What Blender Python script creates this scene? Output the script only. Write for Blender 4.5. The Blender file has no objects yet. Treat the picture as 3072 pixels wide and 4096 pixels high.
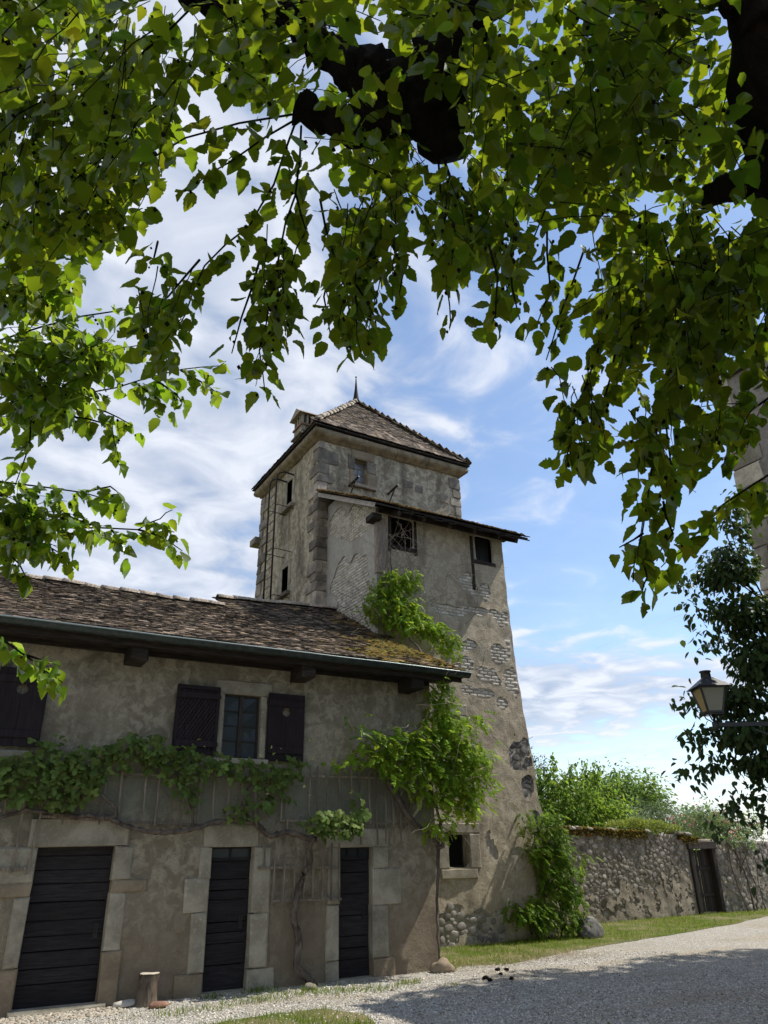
import bpy, math, random
import numpy as np
from mathutils import Matrix, Vector, noise
R_ = math.radians
sc = bpy.context.scene
col = sc.collection
rng = np.random.default_rng(7)
random.seed(7)

# ------------------------------------------------------------------ camera
cam_d = bpy.data.cameras.new('camera')
cam = bpy.data.objects.new('camera', cam_d); col.objects.link(cam); sc.camera = cam
cam_d.sensor_fit = 'VERTICAL'; cam_d.sensor_height = 36.0
cam_d.lens = 2922.27 / 4096 * 36.0
cam_d.clip_start = 0.05; cam_d.clip_end = 2000
YAW, PIT, ROL = 1.037629, 0.433379, -0.015873
fwd = Vector((math.cos(YAW) * math.cos(PIT), math.sin(YAW) * math.cos(PIT), math.sin(PIT)))
rgt0 = Vector((math.sin(YAW), -math.cos(YAW), 0)); up0 = rgt0.cross(fwd)
rgt = rgt0 * math.cos(ROL) + up0 * math.sin(ROL)
up = up0 * math.cos(ROL) - rgt0 * math.sin(ROL)
cm = Matrix.Identity(4)
for i in range(3):
    cm[i][0] = rgt[i]; cm[i][1] = up[i]; cm[i][2] = -fwd[i]
cm[2][3] = 1.85
cam.matrix_world = cm

# ------------------------------------------------------------------ sun, sky, exposure
SUN = Vector((1.0, -0.20, 1.38)).normalized()          # direction towards the sun
sun_d = bpy.data.lights.new('sun', 'SUN'); sun_d.energy = 4.6; sun_d.angle = R_(0.5); sun_d.color = (1.0, 0.95, 0.86)
sun = bpy.data.objects.new('sun', sun_d); col.objects.link(sun)
sun.rotation_euler = SUN.to_track_quat('Z', 'Y').to_euler(); sun.location = (20, -4, 28)
world = bpy.data.worlds.new('World'); sc.world = world; world.use_nodes = True
wn = world.node_tree; wn.nodes.clear()
def wnode(t, **kw):
    n = wn.nodes.new(t)
    for k, v in kw.items(): setattr(n, k, v)
    return n
def wl(a, b): wn.links.new(a, b)
def wmath(op, a, b=None, c=None, clamp=False):
    n = wnode('ShaderNodeMath', operation=op); n.use_clamp = clamp
    for i, v in enumerate((a, b, c)):
        if v is None: continue
        if isinstance(v, (int, float)): n.inputs[i].default_value = v
        else: wl(v, n.inputs[i])
    return n.outputs[0]
sky = wnode('ShaderNodeTexSky', sky_type='NISHITA')
sky.sun_disc = False; sky.sun_elevation = math.asin(SUN.z); sky.sun_rotation = math.atan2(SUN.x, SUN.y)
sky.air_density = 1.0; sky.dust_density = 0.15; sky.ozone_density = 1.6
bg = wnode('ShaderNodeBackground'); bg.inputs[1].default_value = 0.145
wl(sky.outputs[0], bg.inputs[0])
geo = wnode('ShaderNodeTexCoord')
sep = wnode('ShaderNodeSeparateXYZ'); wl(geo.outputs['Generated'], sep.inputs[0])
dx, dy, dz = sep.outputs
den = wmath('MAXIMUM', wmath('ADD', dz, 0.10), 0.06)
cmb = wnode('ShaderNodeCombineXYZ'); wl(wmath('DIVIDE', dx, den), cmb.inputs[0]); wl(wmath('DIVIDE', dy, den), cmb.inputs[1])
def wnoise(scale, detail, rough, off, dist=0.0, stretch=None):
    mp = wnode('ShaderNodeMapping'); wl(cmb.outputs[0], mp.inputs[0]); mp.inputs[1].default_value = off
    if stretch:
        mp.inputs[2].default_value = (0, 0, stretch[1]); mp.inputs[3].default_value = (stretch[0], 1, 1)
    n = wnode('ShaderNodeTexNoise'); wl(mp.outputs[0], n.inputs['Vector'])
    n.inputs['Scale'].default_value = scale; n.inputs['Detail'].default_value = detail
    n.inputs['Roughness'].default_value = rough; n.inputs['Distortion'].default_value = dist
    return n.outputs[0]
n_big = wnoise(0.55, 3, 0.5, (3.1, 1.7, 0))
n_mid = wnoise(5.2, 8, 0.52, (0.4, 5.2, 0), 0.5)
n_fib = wnoise(3.2, 9, 0.6, (7.7, 2.1, 0), 0.8, (0.35, 0.6))
leftness = wmath('ADD', wmath('MULTIPLY', dx, -0.861), wmath('MULTIPLY', dy, 0.508))
low = wmath('MULTIPLY', wmath('SUBTRACT', 1.0, wmath('DIVIDE', wmath('ABSOLUTE', wmath('SUBTRACT', dz, 0.18)), 0.10), clamp=True), 0.60)
cover = wmath('ADD', wmath('MULTIPLY', n_mid, 1.15), wmath('MULTIPLY', n_big, 0.35))
cover = wmath('ADD', cover, wmath('ADD', wmath('MULTIPLY', leftness, 1.05), -0.06))
cover = wmath('ADD', cover, low)
cover = wmath('ADD', cover, wmath('MULTIPLY', n_fib, 0.16))
rampn = wnode('ShaderNodeMapRange', interpolation_type='SMOOTHSTEP'); wl(cover, rampn.inputs[0])
rampn.inputs[1].default_value = 0.60; rampn.inputs[2].default_value = 0.98; rampn.inputs[3].default_value = 0.10; rampn.inputs[4].default_value = 0.90
# a thin vapour trail: a narrow band along a great circle
def wvec(v): 
    n = wnode('ShaderNodeCombineXYZ')
    for i in range(3): n.inputs[i].default_value = v[i]
    return n.outputs[0]
def wdot(v):
    n = wnode('ShaderNodeVectorMath', operation='DOT_PRODUCT'); wl(geo.outputs['Generated'], n.inputs[0]); n.inputs[1].default_value = v
    return n.outputs['Value']
TA, TB = Vector((0.6587, 0.7226, 0.2096)).normalized(), Vector((0.7782, 0.5688, 0.2663)).normalized()
TN = TA.cross(TB).normalized(); TM = (TA + TB).normalized()
band = wmath('SUBTRACT', 1.0, wmath('DIVIDE', wmath('ABSOLUTE', wdot(TN)), 0.0022), clamp=True)
ext = wnode('ShaderNodeMapRange'); wl(wdot(TM), ext.inputs[0]); ext.inputs[1].default_value = TM.dot(TA) - 0.002; ext.inputs[2].default_value = 1.0
trail = wmath('MULTIPLY', wmath('MULTIPLY', band, wmath('GREATER_THAN', wdot(TM), TM.dot(TA))), 0.38)
mask = wmath('MAXIMUM', wmath('MAXIMUM', rampn.outputs[0], trail), wmath('MULTIPLY', wmath('MULTIPLY', wmath('SUBTRACT', 0.15, dz), 7.0, clamp=True), 0.72))
cshade = wnode('ShaderNodeMapRange'); wl(n_mid, cshade.inputs[0]); cshade.inputs[1].default_value = 0.36; cshade.inputs[2].default_value = 0.64
cmix = wnode('ShaderNodeMix', data_type='RGBA'); wl(cshade.outputs[0], cmix.inputs[0])
cmix.inputs[6].default_value = (0.43, 0.50, 0.64, 1); cmix.inputs[7].default_value = (0.80, 0.83, 0.90, 1)
bgc = wnode('ShaderNodeBackground'); wl(cmix.outputs[2], bgc.inputs[0]); bgc.inputs[1].default_value = 0.86
wmix = wnode('ShaderNodeMixShader'); wl(mask, wmix.inputs[0]); wl(bg.outputs[0], wmix.inputs[1]); wl(bgc.outputs[0], wmix.inputs[2])
wout = wnode('ShaderNodeOutputWorld'); wl(wmix.outputs[0], wout.inputs[0])
sc.view_settings.view_transform = 'Standard'; sc.view_settings.look = 'None'
sc.view_settings.exposure = 0.42; sc.view_settings.gamma = 1.0
sc.render.engine = 'CYCLES'
sc.cycles.max_bounces = 7; sc.cycles.diffuse_bounces = 3; sc.cycles.transmission_bounces = 6; sc.cycles.transparent_max_bounces = 6
sc.cycles.use_denoising = True

# ------------------------------------------------------------------ materials
MAT = {}
class NT:
    def __init__(s, name):
        s.m = bpy.data.materials.new(name); s.m.use_nodes = True; s.t = s.m.node_tree; s.t.nodes.clear()
        s.out = s.n('ShaderNodeOutputMaterial'); MAT[name] = s.m
        s.pos = s.n('ShaderNodeNewGeometry').outputs['Position']
    def n(s, t, **kw):
        n = s.t.nodes.new(t)
        for k, v in kw.items(): setattr(n, k, v)
        return n
    def set(s, sock, v):
        if isinstance(v, bpy.types.NodeSocket): s.t.links.new(v, sock)
        elif isinstance(v, (int, float)): sock.default_value = v
        else: sock.default_value = tuple(v) if len(v) == len(sock.default_value) else tuple(v) + (1,)
    def noise(s, scale, detail=4, rough=0.55, dist=0.0, stretch=(1, 1, 1), off=(0, 0, 0)):
        mp = s.n('ShaderNodeMapping'); s.set(mp.inputs[0], s.pos); mp.inputs[3].default_value = stretch; mp.inputs[1].default_value = off
        n = s.n('ShaderNodeTexNoise'); s.set(n.inputs['Vector'], mp.outputs[0])
        for k, v in (('Scale', scale), ('Detail', detail), ('Roughness', rough), ('Distortion', dist)): n.inputs[k].default_value = v
        return n.outputs[0]
    def voro(s, scale, feature='F1', out='Distance', rnd=1.0, stretch=(1, 1, 1)):
        mp = s.n('ShaderNodeMapping'); s.set(mp.inputs[0], s.pos); mp.inputs[3].default_value = stretch
        n = s.n('ShaderNodeTexVoronoi', feature=feature); s.set(n.inputs['Vector'], mp.outputs[0]); n.inputs['Scale'].default_value = scale
        n.inputs['Randomness'].default_value = rnd
        return n.outputs[out]
    def ramp(s, fac, a, b, lo=0.0, hi=1.0):
        n = s.n('ShaderNodeMapRange', interpolation_type='SMOOTHSTEP'); s.set(n.inputs[0], fac)
        for i, v in ((1, a), (2, b), (3, lo), (4, hi)): n.inputs[i].default_value = v
        return n.outputs[0]
    def mix(s, fac, a, b, mode='MIX'):
        n = s.n('ShaderNodeMix', data_type='RGBA', blend_type=mode); s.set(n.inputs[0], fac); s.set(n.inputs[6], a); s.set(n.inputs[7], b)
        return n.outputs[2]
    def math(s, op, a, b=0.0):
        n = s.n('ShaderNodeMath', operation=op); s.set(n.inputs[0], a); s.set(n.inputs[1], b); return n.outputs[0]
    def tint(s, c):
        a = s.n('ShaderNodeAttribute', attribute_name='tint'); return s.mix(1.0, c, a.outputs['Color'], 'MULTIPLY')
    def orand(s, c, lo=0.8, hi=1.2):
        o = s.n('ShaderNodeObjectInfo'); n = s.n('ShaderNodeMapRange'); s.set(n.inputs[0], o.outputs['Random']); n.inputs[3].default_value = lo; n.inputs[4].default_value = hi
        h = s.n('ShaderNodeHueSaturation'); s.set(h.inputs['Value'], n.outputs[0]); s.set(h.inputs['Color'], c); return h.outputs[0]
    def bump(s, h, strength=0.5, dist=0.02, nrm=None):
        b = s.n('ShaderNodeBump'); s.set(b.inputs['Height'], h); b.inputs['Strength'].default_value = strength; b.inputs['Distance'].default_value = dist
        if nrm is not None: s.set(b.inputs['Normal'], nrm)
        return b.outputs[0]
    def principled(s, c, rough=0.85, nrm=None, spec=0.3, metal=0.0):
        p = s.n('ShaderNodeBsdfPrincipled'); s.set(p.inputs['Base Color'], c); s.set(p.inputs['Roughness'], rough)
        p.inputs['Specular IOR Level'].default_value = spec; p.inputs['Metallic'].default_value = metal
        if nrm is not None: s.set(p.inputs['Normal'], nrm)
        s.set(s.out.inputs[0], p.outputs[0]); return p

def plaster(name, base, light, dark, patch=0.5, stain=0.5, bstr=0.6, low=None, vine=None):
    k = NT(name)
    a = k.noise(1.1, 6, 0.62, 0.4); b = k.noise(5.5, 8, 0.65, 0.6); c = k.noise(28, 6, 0.75, 0.8); d = k.noise(0.9, 5, 0.6, 0.3, (1.6, 1.6, 0.35), (3, 1, 7))
    col_ = k.mix(k.ramp(b, 0.42, 0.60), base, light)
    col_ = k.mix(k.math('MULTIPLY', k.ramp(a, 0.45, 0.68), patch), col_, light)
    col_ = k.mix(k.math('MULTIPLY', k.ramp(d, 0.47, 0.72), stain), col_, dark)
    col_ = k.mix(k.math('MULTIPLY', k.ramp(c, 0.50, 0.70), 0.6), col_, dark)
    if low is not None:
        z = k.n('ShaderNodeSeparateXYZ'); k.set(z.inputs[0], k.pos)
        h = k.math('ADD', z.outputs[2], k.math('MULTIPLY', k.math('SUBTRACT', a, 0.5), 1.6))
        col_ = k.mix(k.math('MULTIPLY', k.ramp(h, low[2], low[3], 1, 0), low[1]), col_, low[0])
        if vine is not None:      # blue-green copper spray left on the wall behind the vine
            q_ = k.math('SUBTRACT', 1.0, k.math('MULTIPLY', k.math('ABSOLUTE', k.math('SUBTRACT', h, 2.75)), 1.25))
            col_ = k.mix(k.math('MULTIPLY', k.ramp(q_, 0.0, 0.8), vine[1]), col_, k.mix(k.ramp(b, 0.4, 0.65), vine[0], [v * 0.6 for v in vine[0]]))
    h = k.math('ADD', k.math('MULTIPLY', b, 0.6), k.math('MULTIPLY', c, 0.32)); e = k.noise(85, 4, 0.75)
    nrm = k.bump(k.math('ADD', h, k.math('MULTIPLY', e, 0.2)), bstr, 0.10)
    k.principled(k.tint(col_), 0.92, nrm, 0.15)
plaster('plaster_house', (0.315, 0.27, 0.195), (0.54, 0.475, 0.355), (0.13, 0.108, 0.077), 0.55, 0.7, 1.2, ((0.28, 0.215, 0.145), 0.7, 0.5, 2.0), ((0.20, 0.235, 0.19), 0.6))
plaster('plaster_tower', (0.30, 0.245, 0.175), (0.56, 0.49, 0.37), (0.095, 0.08, 0.062), 0.6, 0.8, 1.0)
plaster('plaster_annex', (0.385, 0.325, 0.235), (0.52, 0.45, 0.34), (0.155, 0.125, 0.092), 0.5, 0.7, 0.8)
plaster('mortar_pale', (0.38, 0.34, 0.28), (0.50, 0.45, 0.38), (0.22, 0.19, 0.15), 0.5, 0.4, 0.8)
plaster('plaster_side', (0.34, 0.315, 0.275), (0.42, 0.39, 0.34), (0.2, 0.18, 0.155), 0.5, 0.4, 0.5)
plaster('mortar', (0.30, 0.255, 0.195), (0.42, 0.365, 0.285), (0.13, 0.11, 0.085), 0.4, 0.6, 0.9)
plaster('plaster_grey', (0.21, 0.19, 0.17), (0.28, 0.255, 0.225), (0.12, 0.108, 0.097), 0.5, 0.5, 0.5)

def stone(name, base, light, dark, bs=0.5, scale=1.0, lo=0.8, hi=1.2):
    k = NT(name)
    a = k.noise(3 * scale, 6, 0.6, 0.4); b = k.noise(22 * scale, 6, 0.7); c = k.noise(70 * scale, 3, 0.6)
    c1 = k.mix(k.ramp(a, 0.35, 0.68), dark, base); c1 = k.mix(k.math('MULTIPLY', k.ramp(b, 0.5, 0.75), 0.7), c1, light)
    h = k.math('ADD', b, k.math('MULTIPLY', c, 0.4))
    k.principled(k.orand(k.tint(c1), lo, hi), 0.9, k.bump(h, bs, 0.02), 0.2)
stone('limestone', (0.35, 0.315, 0.24), (0.45, 0.41, 0.32), (0.22, 0.195, 0.145), 0.6, 1, 0.88, 1.12)
stone('sandstone', (0.225, 0.19, 0.15), (0.33, 0.285, 0.225), (0.11, 0.095, 0.078), 0.6, 1, 0.75, 1.3)
stone('cornice_stone', (0.30, 0.235, 0.15), (0.38, 0.31, 0.21), (0.15, 0.12, 0.085), 0.5, 1.2, 0.9, 1.1)
stone('fieldstone', (0.33, 0.30, 0.26), (0.48, 0.45, 0.40), (0.17, 0.15, 0.13), 0.5, 1.3, 0.65, 1.35)
stone('white_brick', (0.60, 0.56, 0.48), (0.72, 0.68, 0.60), (0.40, 0.36, 0.30), 0.5, 1.4, 0.85, 1.15)
stone('cobble_stone', (0.40, 0.35, 0.27), (0.55, 0.50, 0.41), (0.26, 0.22, 0.17), 0.4, 1.5, 0.8, 1.2)
stone('red_brick', (0.30, 0.16, 0.10), (0.42, 0.27, 0.18), (0.18, 0.10, 0.07), 0.5, 1.5, 0.8, 1.2)

k = NT('roof_tile')
a = k.noise(7, 6, 0.7, 0.3); b = k.noise(40, 5, 0.7); L = k.noise(2.0, 4, 0.6)
c1 = k.mix(k.ramp(a, 0.36, 0.66), (0.045, 0.036, 0.030), (0.135, 0.108, 0.085))
c1 = k.mix(k.math('MULTIPLY', k.ramp(b, 0.54, 0.72), 0.75), c1, (0.38, 0.34, 0.28))
c1 = k.mix(k.math('MULTIPLY', k.ramp(L, 0.52, 0.72), 0.45), c1, (0.16, 0.125, 0.06))
k.principled(k.orand(k.tint(c1), 0.7, 1.3), 0.93, k.bump(b, 0.5, 0.02), 0.15)
k = NT('ridge_tile')
b = k.noise(26, 6, 0.7); a = k.noise(6, 4, 0.6)
c1 = k.mix(k.ramp(b, 0.42, 0.62), (0.22, 0.16, 0.12), (0.46, 0.42, 0.35)); c1 = k.mix(k.math('MULTIPLY', k.ramp(a, 0.55, 0.7), 0.5), c1, (0.26, 0.19, 0.07))
k.principled(k.orand(k.tint(c1), 0.8, 1.2), 0.92, k.bump(b, 0.4, 0.02), 0.15)

def wood(name, base, dark, axis=(1, 1, 1), bs=0.4, rough=0.8):
    k = NT(name)
    a = k.noise(6, 6, 0.65, 0.6, axis); b = k.noise(2, 3, 0.5)
    c1 = k.mix(k.ramp(a, 0.38, 0.66), dark, base); c1 = k.mix(k.math('MULTIPLY', k.ramp(b, 0.5, 0.75), 0.3), c1, dark)
    k.principled(k.orand(k.tint(c1), 0.75, 1.25), rough, k.bump(a, bs, 0.01), 0.25)
wood('door_wood', (0.030, 0.025, 0.025), (0.012, 0.010, 0.011), (0.6, 1, 9))
wood('shutter_wood', (0.030, 0.020, 0.022), (0.015, 0.010, 0.012), (9, 1, 0.6))
wood('old_timber', (0.045, 0.034, 0.026), (0.018, 0.014, 0.012), (0.8, 1, 6))
wood('grey_slat', (0.25, 0.205, 0.155), (0.10, 0.082, 0.064), (8, 8, 0.5))
wood('pale_board', (0.46, 0.43, 0.40), (0.30, 0.27, 0.24), (5, 0.5, 5))
wood('gate_wood', (0.060, 0.048, 0.040), (0.030, 0.024, 0.02), (8, 8, 0.6))
wood('sash_wood', (0.05, 0.042, 0.036), (0.025, 0.02, 0.018), (6, 6, 1))
wood('pale_sash', (0.30, 0.25, 0.20), (0.18, 0.14, 0.11), (6, 6, 1))
def bark(name, base, dark, light, bs=1.0):
    k = NT(name)
    a = k.noise(9, 7, 0.7, 0.8, (1, 1, 0.35)); b = k.noise(3, 4, 0.6)
    c1 = k.mix(k.ramp(a, 0.38, 0.62), dark, base); c1 = k.mix(k.math('MULTIPLY', k.ramp(b, 0.5, 0.7), 0.5), c1, light)
    k.principled(k.tint(c1), 0.95, k.bump(a, bs, 0.05), 0.1)
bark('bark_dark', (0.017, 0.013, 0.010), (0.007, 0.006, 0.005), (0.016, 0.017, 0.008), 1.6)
bark('bark_vine', (0.16, 0.13, 0.105), (0.06, 0.048, 0.04), (0.22, 0.18, 0.145))
bark('bark_log', (0.15, 0.12, 0.09), (0.05, 0.04, 0.03), (0.24, 0.20, 0.15))
bark('dry_stem', (0.25, 0.205, 0.165), (0.11, 0.09, 0.075), (0.38, 0.33, 0.275), 0.3)
k = NT('cut_wood')
v = k.voro(9); k.principled(k.mix(k.ramp(k.noise(30, 4), 0.4, 0.65), (0.52, 0.47, 0.38), (0.34, 0.29, 0.22)), 0.9, None, 0.1)
k = NT('iron'); a = k.noise(30, 5, 0.7)
k.principled(k.mix(k.ramp(a, 0.45, 0.7), (0.022, 0.019, 0.018), (0.06, 0.04, 0.03)), 0.55, k.bump(a, 0.2, 0.005), 0.4, 0.3)
k = NT('lamp_iron'); k.principled((0.018, 0.017, 0.018), 0.45, None, 0.5, 0.2)
k = NT('gutter_metal'); a = k.noise(12, 5, 0.6)
k.principled(k.mix(k.ramp(a, 0.4, 0.7), (0.032, 0.042, 0.039), (0.06, 0.074, 0.069)), k.ramp(a, 0.3, 0.7, 0.35, 0.55), None, 0.5, 0.55)
k = NT('rim_highlight'); k.principled((0.24, 0.28, 0.27), 0.4, None, 0.5, 0.6)  # gutter rim's highlight, painted as a paler colour
k = NT('inner_shade'); k.principled((0.012, 0.011, 0.010), 0.95, None, 0.05)  # near-black colour that paints in the shade inside openings
k = NT('pane_glass'); a = k.noise(2.3, 2, 0.5)
k.principled((0.03, 0.036, 0.038), 0.2, k.bump(a, 0.15, 0.05), 0.18)
k = NT('tower_glass'); k.principled((0.16, 0.18, 0.21), 0.18, k.bump(k.noise(3, 2), 0.12, 0.05), 0.8)
def lampglass(name, c, tr):
    k = NT(name)
    d = k.n('ShaderNodeBsdfDiffuse'); k.set(d.inputs[0], c); t = k.n('ShaderNodeBsdfTranslucent'); k.set(t.inputs[0], c)
    m = k.n('ShaderNodeMixShader'); m.inputs[0].default_value = tr; k.set(m.inputs[1], d.outputs[0]); k.set(m.inputs[2], t.outputs[0])
    g = k.n('ShaderNodeBsdfGlossy'); g.inputs['Roughness'].default_value = 0.08
    m2 = k.n('ShaderNodeMixShader'); m2.inputs[0].default_value = 0.10; k.set(m2.inputs[1], m.outputs[0]); k.set(m2.inputs[2], g.outputs[0]); k.set(k.out.inputs[0], m2.outputs[0])
lampglass('amber_glass', (0.66, 0.53, 0.28), 0.6); lampglass('milk_glass', (0.34, 0.35, 0.33), 0.55)

def leafmat(name, front, trans, ft=0.5, gloss=0.06, rough=0.35, lo=0.75, hi=1.25):
    k = NT(name)
    a = k.noise(35, 3, 0.6)
    f = k.orand(k.tint(k.mix(k.ramp(a, 0.35, 0.7), front, [v * 0.75 for v in front])), lo, hi); t = k.orand(k.tint(k.mix(1.0, trans, trans)), lo, hi)
    d = k.n('ShaderNodeBsdfDiffuse'); k.set(d.inputs[0], f)
    tr = k.n('ShaderNodeBsdfTranslucent'); k.set(tr.inputs[0], t)
    m = k.n('ShaderNodeMixShader'); m.inputs[0].default_value = ft; k.set(m.inputs[1], d.outputs[0]); k.set(m.inputs[2], tr.outputs[0])
    g = k.n('ShaderNodeBsdfGlossy'); g.inputs['Roughness'].default_value = rough; g.inputs[0].default_value = (0.9, 0.95, 1, 1)
    m2 = k.n('ShaderNodeMixShader'); fr = k.n('ShaderNodeFresnel'); fr.inputs[0].default_value = 1.35; k.set(m2.inputs[0], k.math('ADD', k.math('MULTIPLY', fr.outputs[0], gloss * 8), 0.0)); k.set(m2.inputs[1], m.outputs[0]); k.set(m2.inputs[2], g.outputs[0])
    k.set(k.out.inputs[0], m2.outputs[0])
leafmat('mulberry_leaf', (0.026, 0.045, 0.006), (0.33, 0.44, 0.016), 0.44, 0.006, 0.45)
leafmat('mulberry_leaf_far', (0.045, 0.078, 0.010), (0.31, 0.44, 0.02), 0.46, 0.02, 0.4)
leafmat('grape_leaf', (0.145, 0.20, 0.055), (0.22, 0.32, 0.06), 0.35, 0.012)
leafmat('wisteria_leaf', (0.17, 0.27, 0.028), (0.42, 0.56, 0.04), 0.45, 0.015)
leafmat('creeper_leaf', (0.15, 0.25, 0.03), (0.36, 0.50, 0.05), 0.45, 0.015)
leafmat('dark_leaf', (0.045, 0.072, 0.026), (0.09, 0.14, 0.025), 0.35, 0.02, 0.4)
leafmat('cherry_leaf', (0.10, 0.165, 0.028), (0.26, 0.38, 0.045), 0.42, 0.02)
leafmat('walnut_leaf', (0.125, 0.19, 0.05), (0.24, 0.36, 0.07), 0.4, 0.015)
leafmat('shrub_leaf', (0.10, 0.14, 0.055), (0.16, 0.22, 0.07), 0.35, 0.04)
leafmat('sedum_leaf', (0.20, 0.24, 0.03), (0.32, 0.38, 0.04), 0.35, 0.03)
leafmat('rose_leaf', (0.10, 0.15, 0.05), (0.2, 0.28, 0.07), 0.35, 0.05)
leafmat('rose_petal', (0.72, 0.42, 0.38), (0.6, 0.35, 0.3), 0.3, 0.02)
leafmat('conifer_leaf', (0.03, 0.05, 0.025), (0.03, 0.05, 0.02), 0.2, 0.03)
leafmat('grass_leaf', (0.17, 0.23, 0.04), (0.28, 0.36, 0.05), 0.35, 0.0)
leafmat('moss', (0.155, 0.118, 0.035), (0.12, 0.095, 0.03), 0.15, 0.0)
leafmat('straw', (0.38, 0.30, 0.18), (0.3, 0.24, 0.14), 0.2, 0.03)

k = NT('gravel')
v = k.voro(38, out='Color'); vd = k.voro(38); sv = k.n('ShaderNodeSeparateColor'); k.set(sv.inputs[0], v)
a = k.noise(0.7, 5, 0.6); b = k.noise(14, 5, 0.7)
trk = k.noise(0.9, 5, 0.62, 0.5, (0.35, 1.1, 1), (4, 2, 0))
c1 = k.mix(sv.outputs[0], (0.23, 0.21, 0.175), (0.52, 0.485, 0.425)); c1 = k.mix(k.math('MULTIPLY', k.ramp(trk, 0.45, 0.68), 0.65), c1, (0.34, 0.285, 0.205)); c1 = k.mix(k.math('MULTIPLY', k.ramp(a, 0.5, 0.7), 0.35), c1, (0.20, 0.19, 0.12))
c1 = k.mix(k.math('MULTIPLY', k.ramp(b, 0.55, 0.8), 0.5), c1, (0.16, 0.145, 0.125))
k.principled(c1, 0.9, k.bump(k.math('MULTIPLY', vd, -1.0), 0.9, 0.03), 0.2)
k = NT('pebble'); trk = k.noise(0.9, 5, 0.62, 0.5, (0.35, 1.1, 1), (4, 2, 0)); k.principled(k.tint(k.mix(k.math('MULTIPLY', k.ramp(trk, 0.45, 0.68), 0.6), (0.42, 0.40, 0.36), (0.33, 0.29, 0.235))), 0.85, None, 0.25)
k = NT('turf'); a = k.noise(1.3, 6, 0.65); b = k.noise(30, 5, 0.7)
c1 = k.mix(k.ramp(a, 0.38, 0.62), (0.085, 0.115, 0.025), (0.20, 0.17, 0.09)); c1 = k.mix(k.math('MULTIPLY', k.ramp(b, 0.55, 0.75), 0.6), c1, (0.17, 0.14, 0.075))
k.principled(c1, 0.95, k.bump(b, 0.8, 0.04), 0.1)

# ------------------------------------------------------------------ helpers
def wloc(o):
    v = Vector((0, 0, 0))
    while o is not None: v += o.location; o = o.parent
    return v
def put(o, parent=None, **props):
    col.objects.link(o)
    if parent is not None: o.parent = parent
    for k_, v in props.items(): o[k_] = v
    return o
def thing(name, label, cat, loc=(0, 0, 0), group=None):
    o = bpy.data.objects.new(name, None); o.location = loc; o.empty_display_size = 0.2
    put(o, None, label=label, category=cat)
    if group: o['group'] = group
    return o
def npmesh(name, V, F, mats, tint=None, smooth=False, mi=None):
    """V (n,3) array, F list of index tuples or an (m,k) array"""
    me = bpy.data.meshes.new(name)
    V = np.asarray(V, dtype=np.float32)
    if isinstance(F, np.ndarray):
        m, kk = F.shape
        me.vertices.add(len(V)); me.vertices.foreach_set('co', V.ravel())
        me.loops.add(m * kk); me.loops.foreach_set('vertex_index', F.astype(np.int32).ravel())
        me.polygons.add(m); me.polygons.foreach_set('loop_start', np.arange(0, m * kk, kk, dtype=np.int32))
        me.update(calc_edges=True)
    else:
        me.from_pydata(V.tolist(), [], [tuple(f) for f in F]); me.update()
    for m_ in (mats if isinstance(mats, (list, tuple)) else [mats]): me.materials.append(MAT[m_])
    at = me.color_attributes.new('tint', 'FLOAT_COLOR', 'POINT')
    c = np.ones((len(V), 4), dtype=np.float32)
    if tint is not None: c[:, :3] = np.asarray(tint, dtype=np.float32).reshape(-1, 3) if np.ndim(tint) > 1 else np.asarray(tint, dtype=np.float32)
    at.data.foreach_set('color', c.ravel())
    if smooth: me.polygons.foreach_set('use_smooth', np.ones(len(me.polygons), dtype=bool))
    if mi is not None: me.polygons.foreach_set('material_index', np.asarray(mi, dtype=np.int32))
    return me
def obj(name, me, parent=None, loc=None, mat4=None, **props):
    o = bpy.data.objects.new(name, me)
    base = wloc(parent) if parent is not None else Vector((0, 0, 0))
    if mat4 is not None:
        m = mat4.copy(); m.translation = m.translation - base; o.matrix_basis = m
    elif loc is not None: o.location = Vector(loc) - base
    return put(o, parent, **props)
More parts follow.
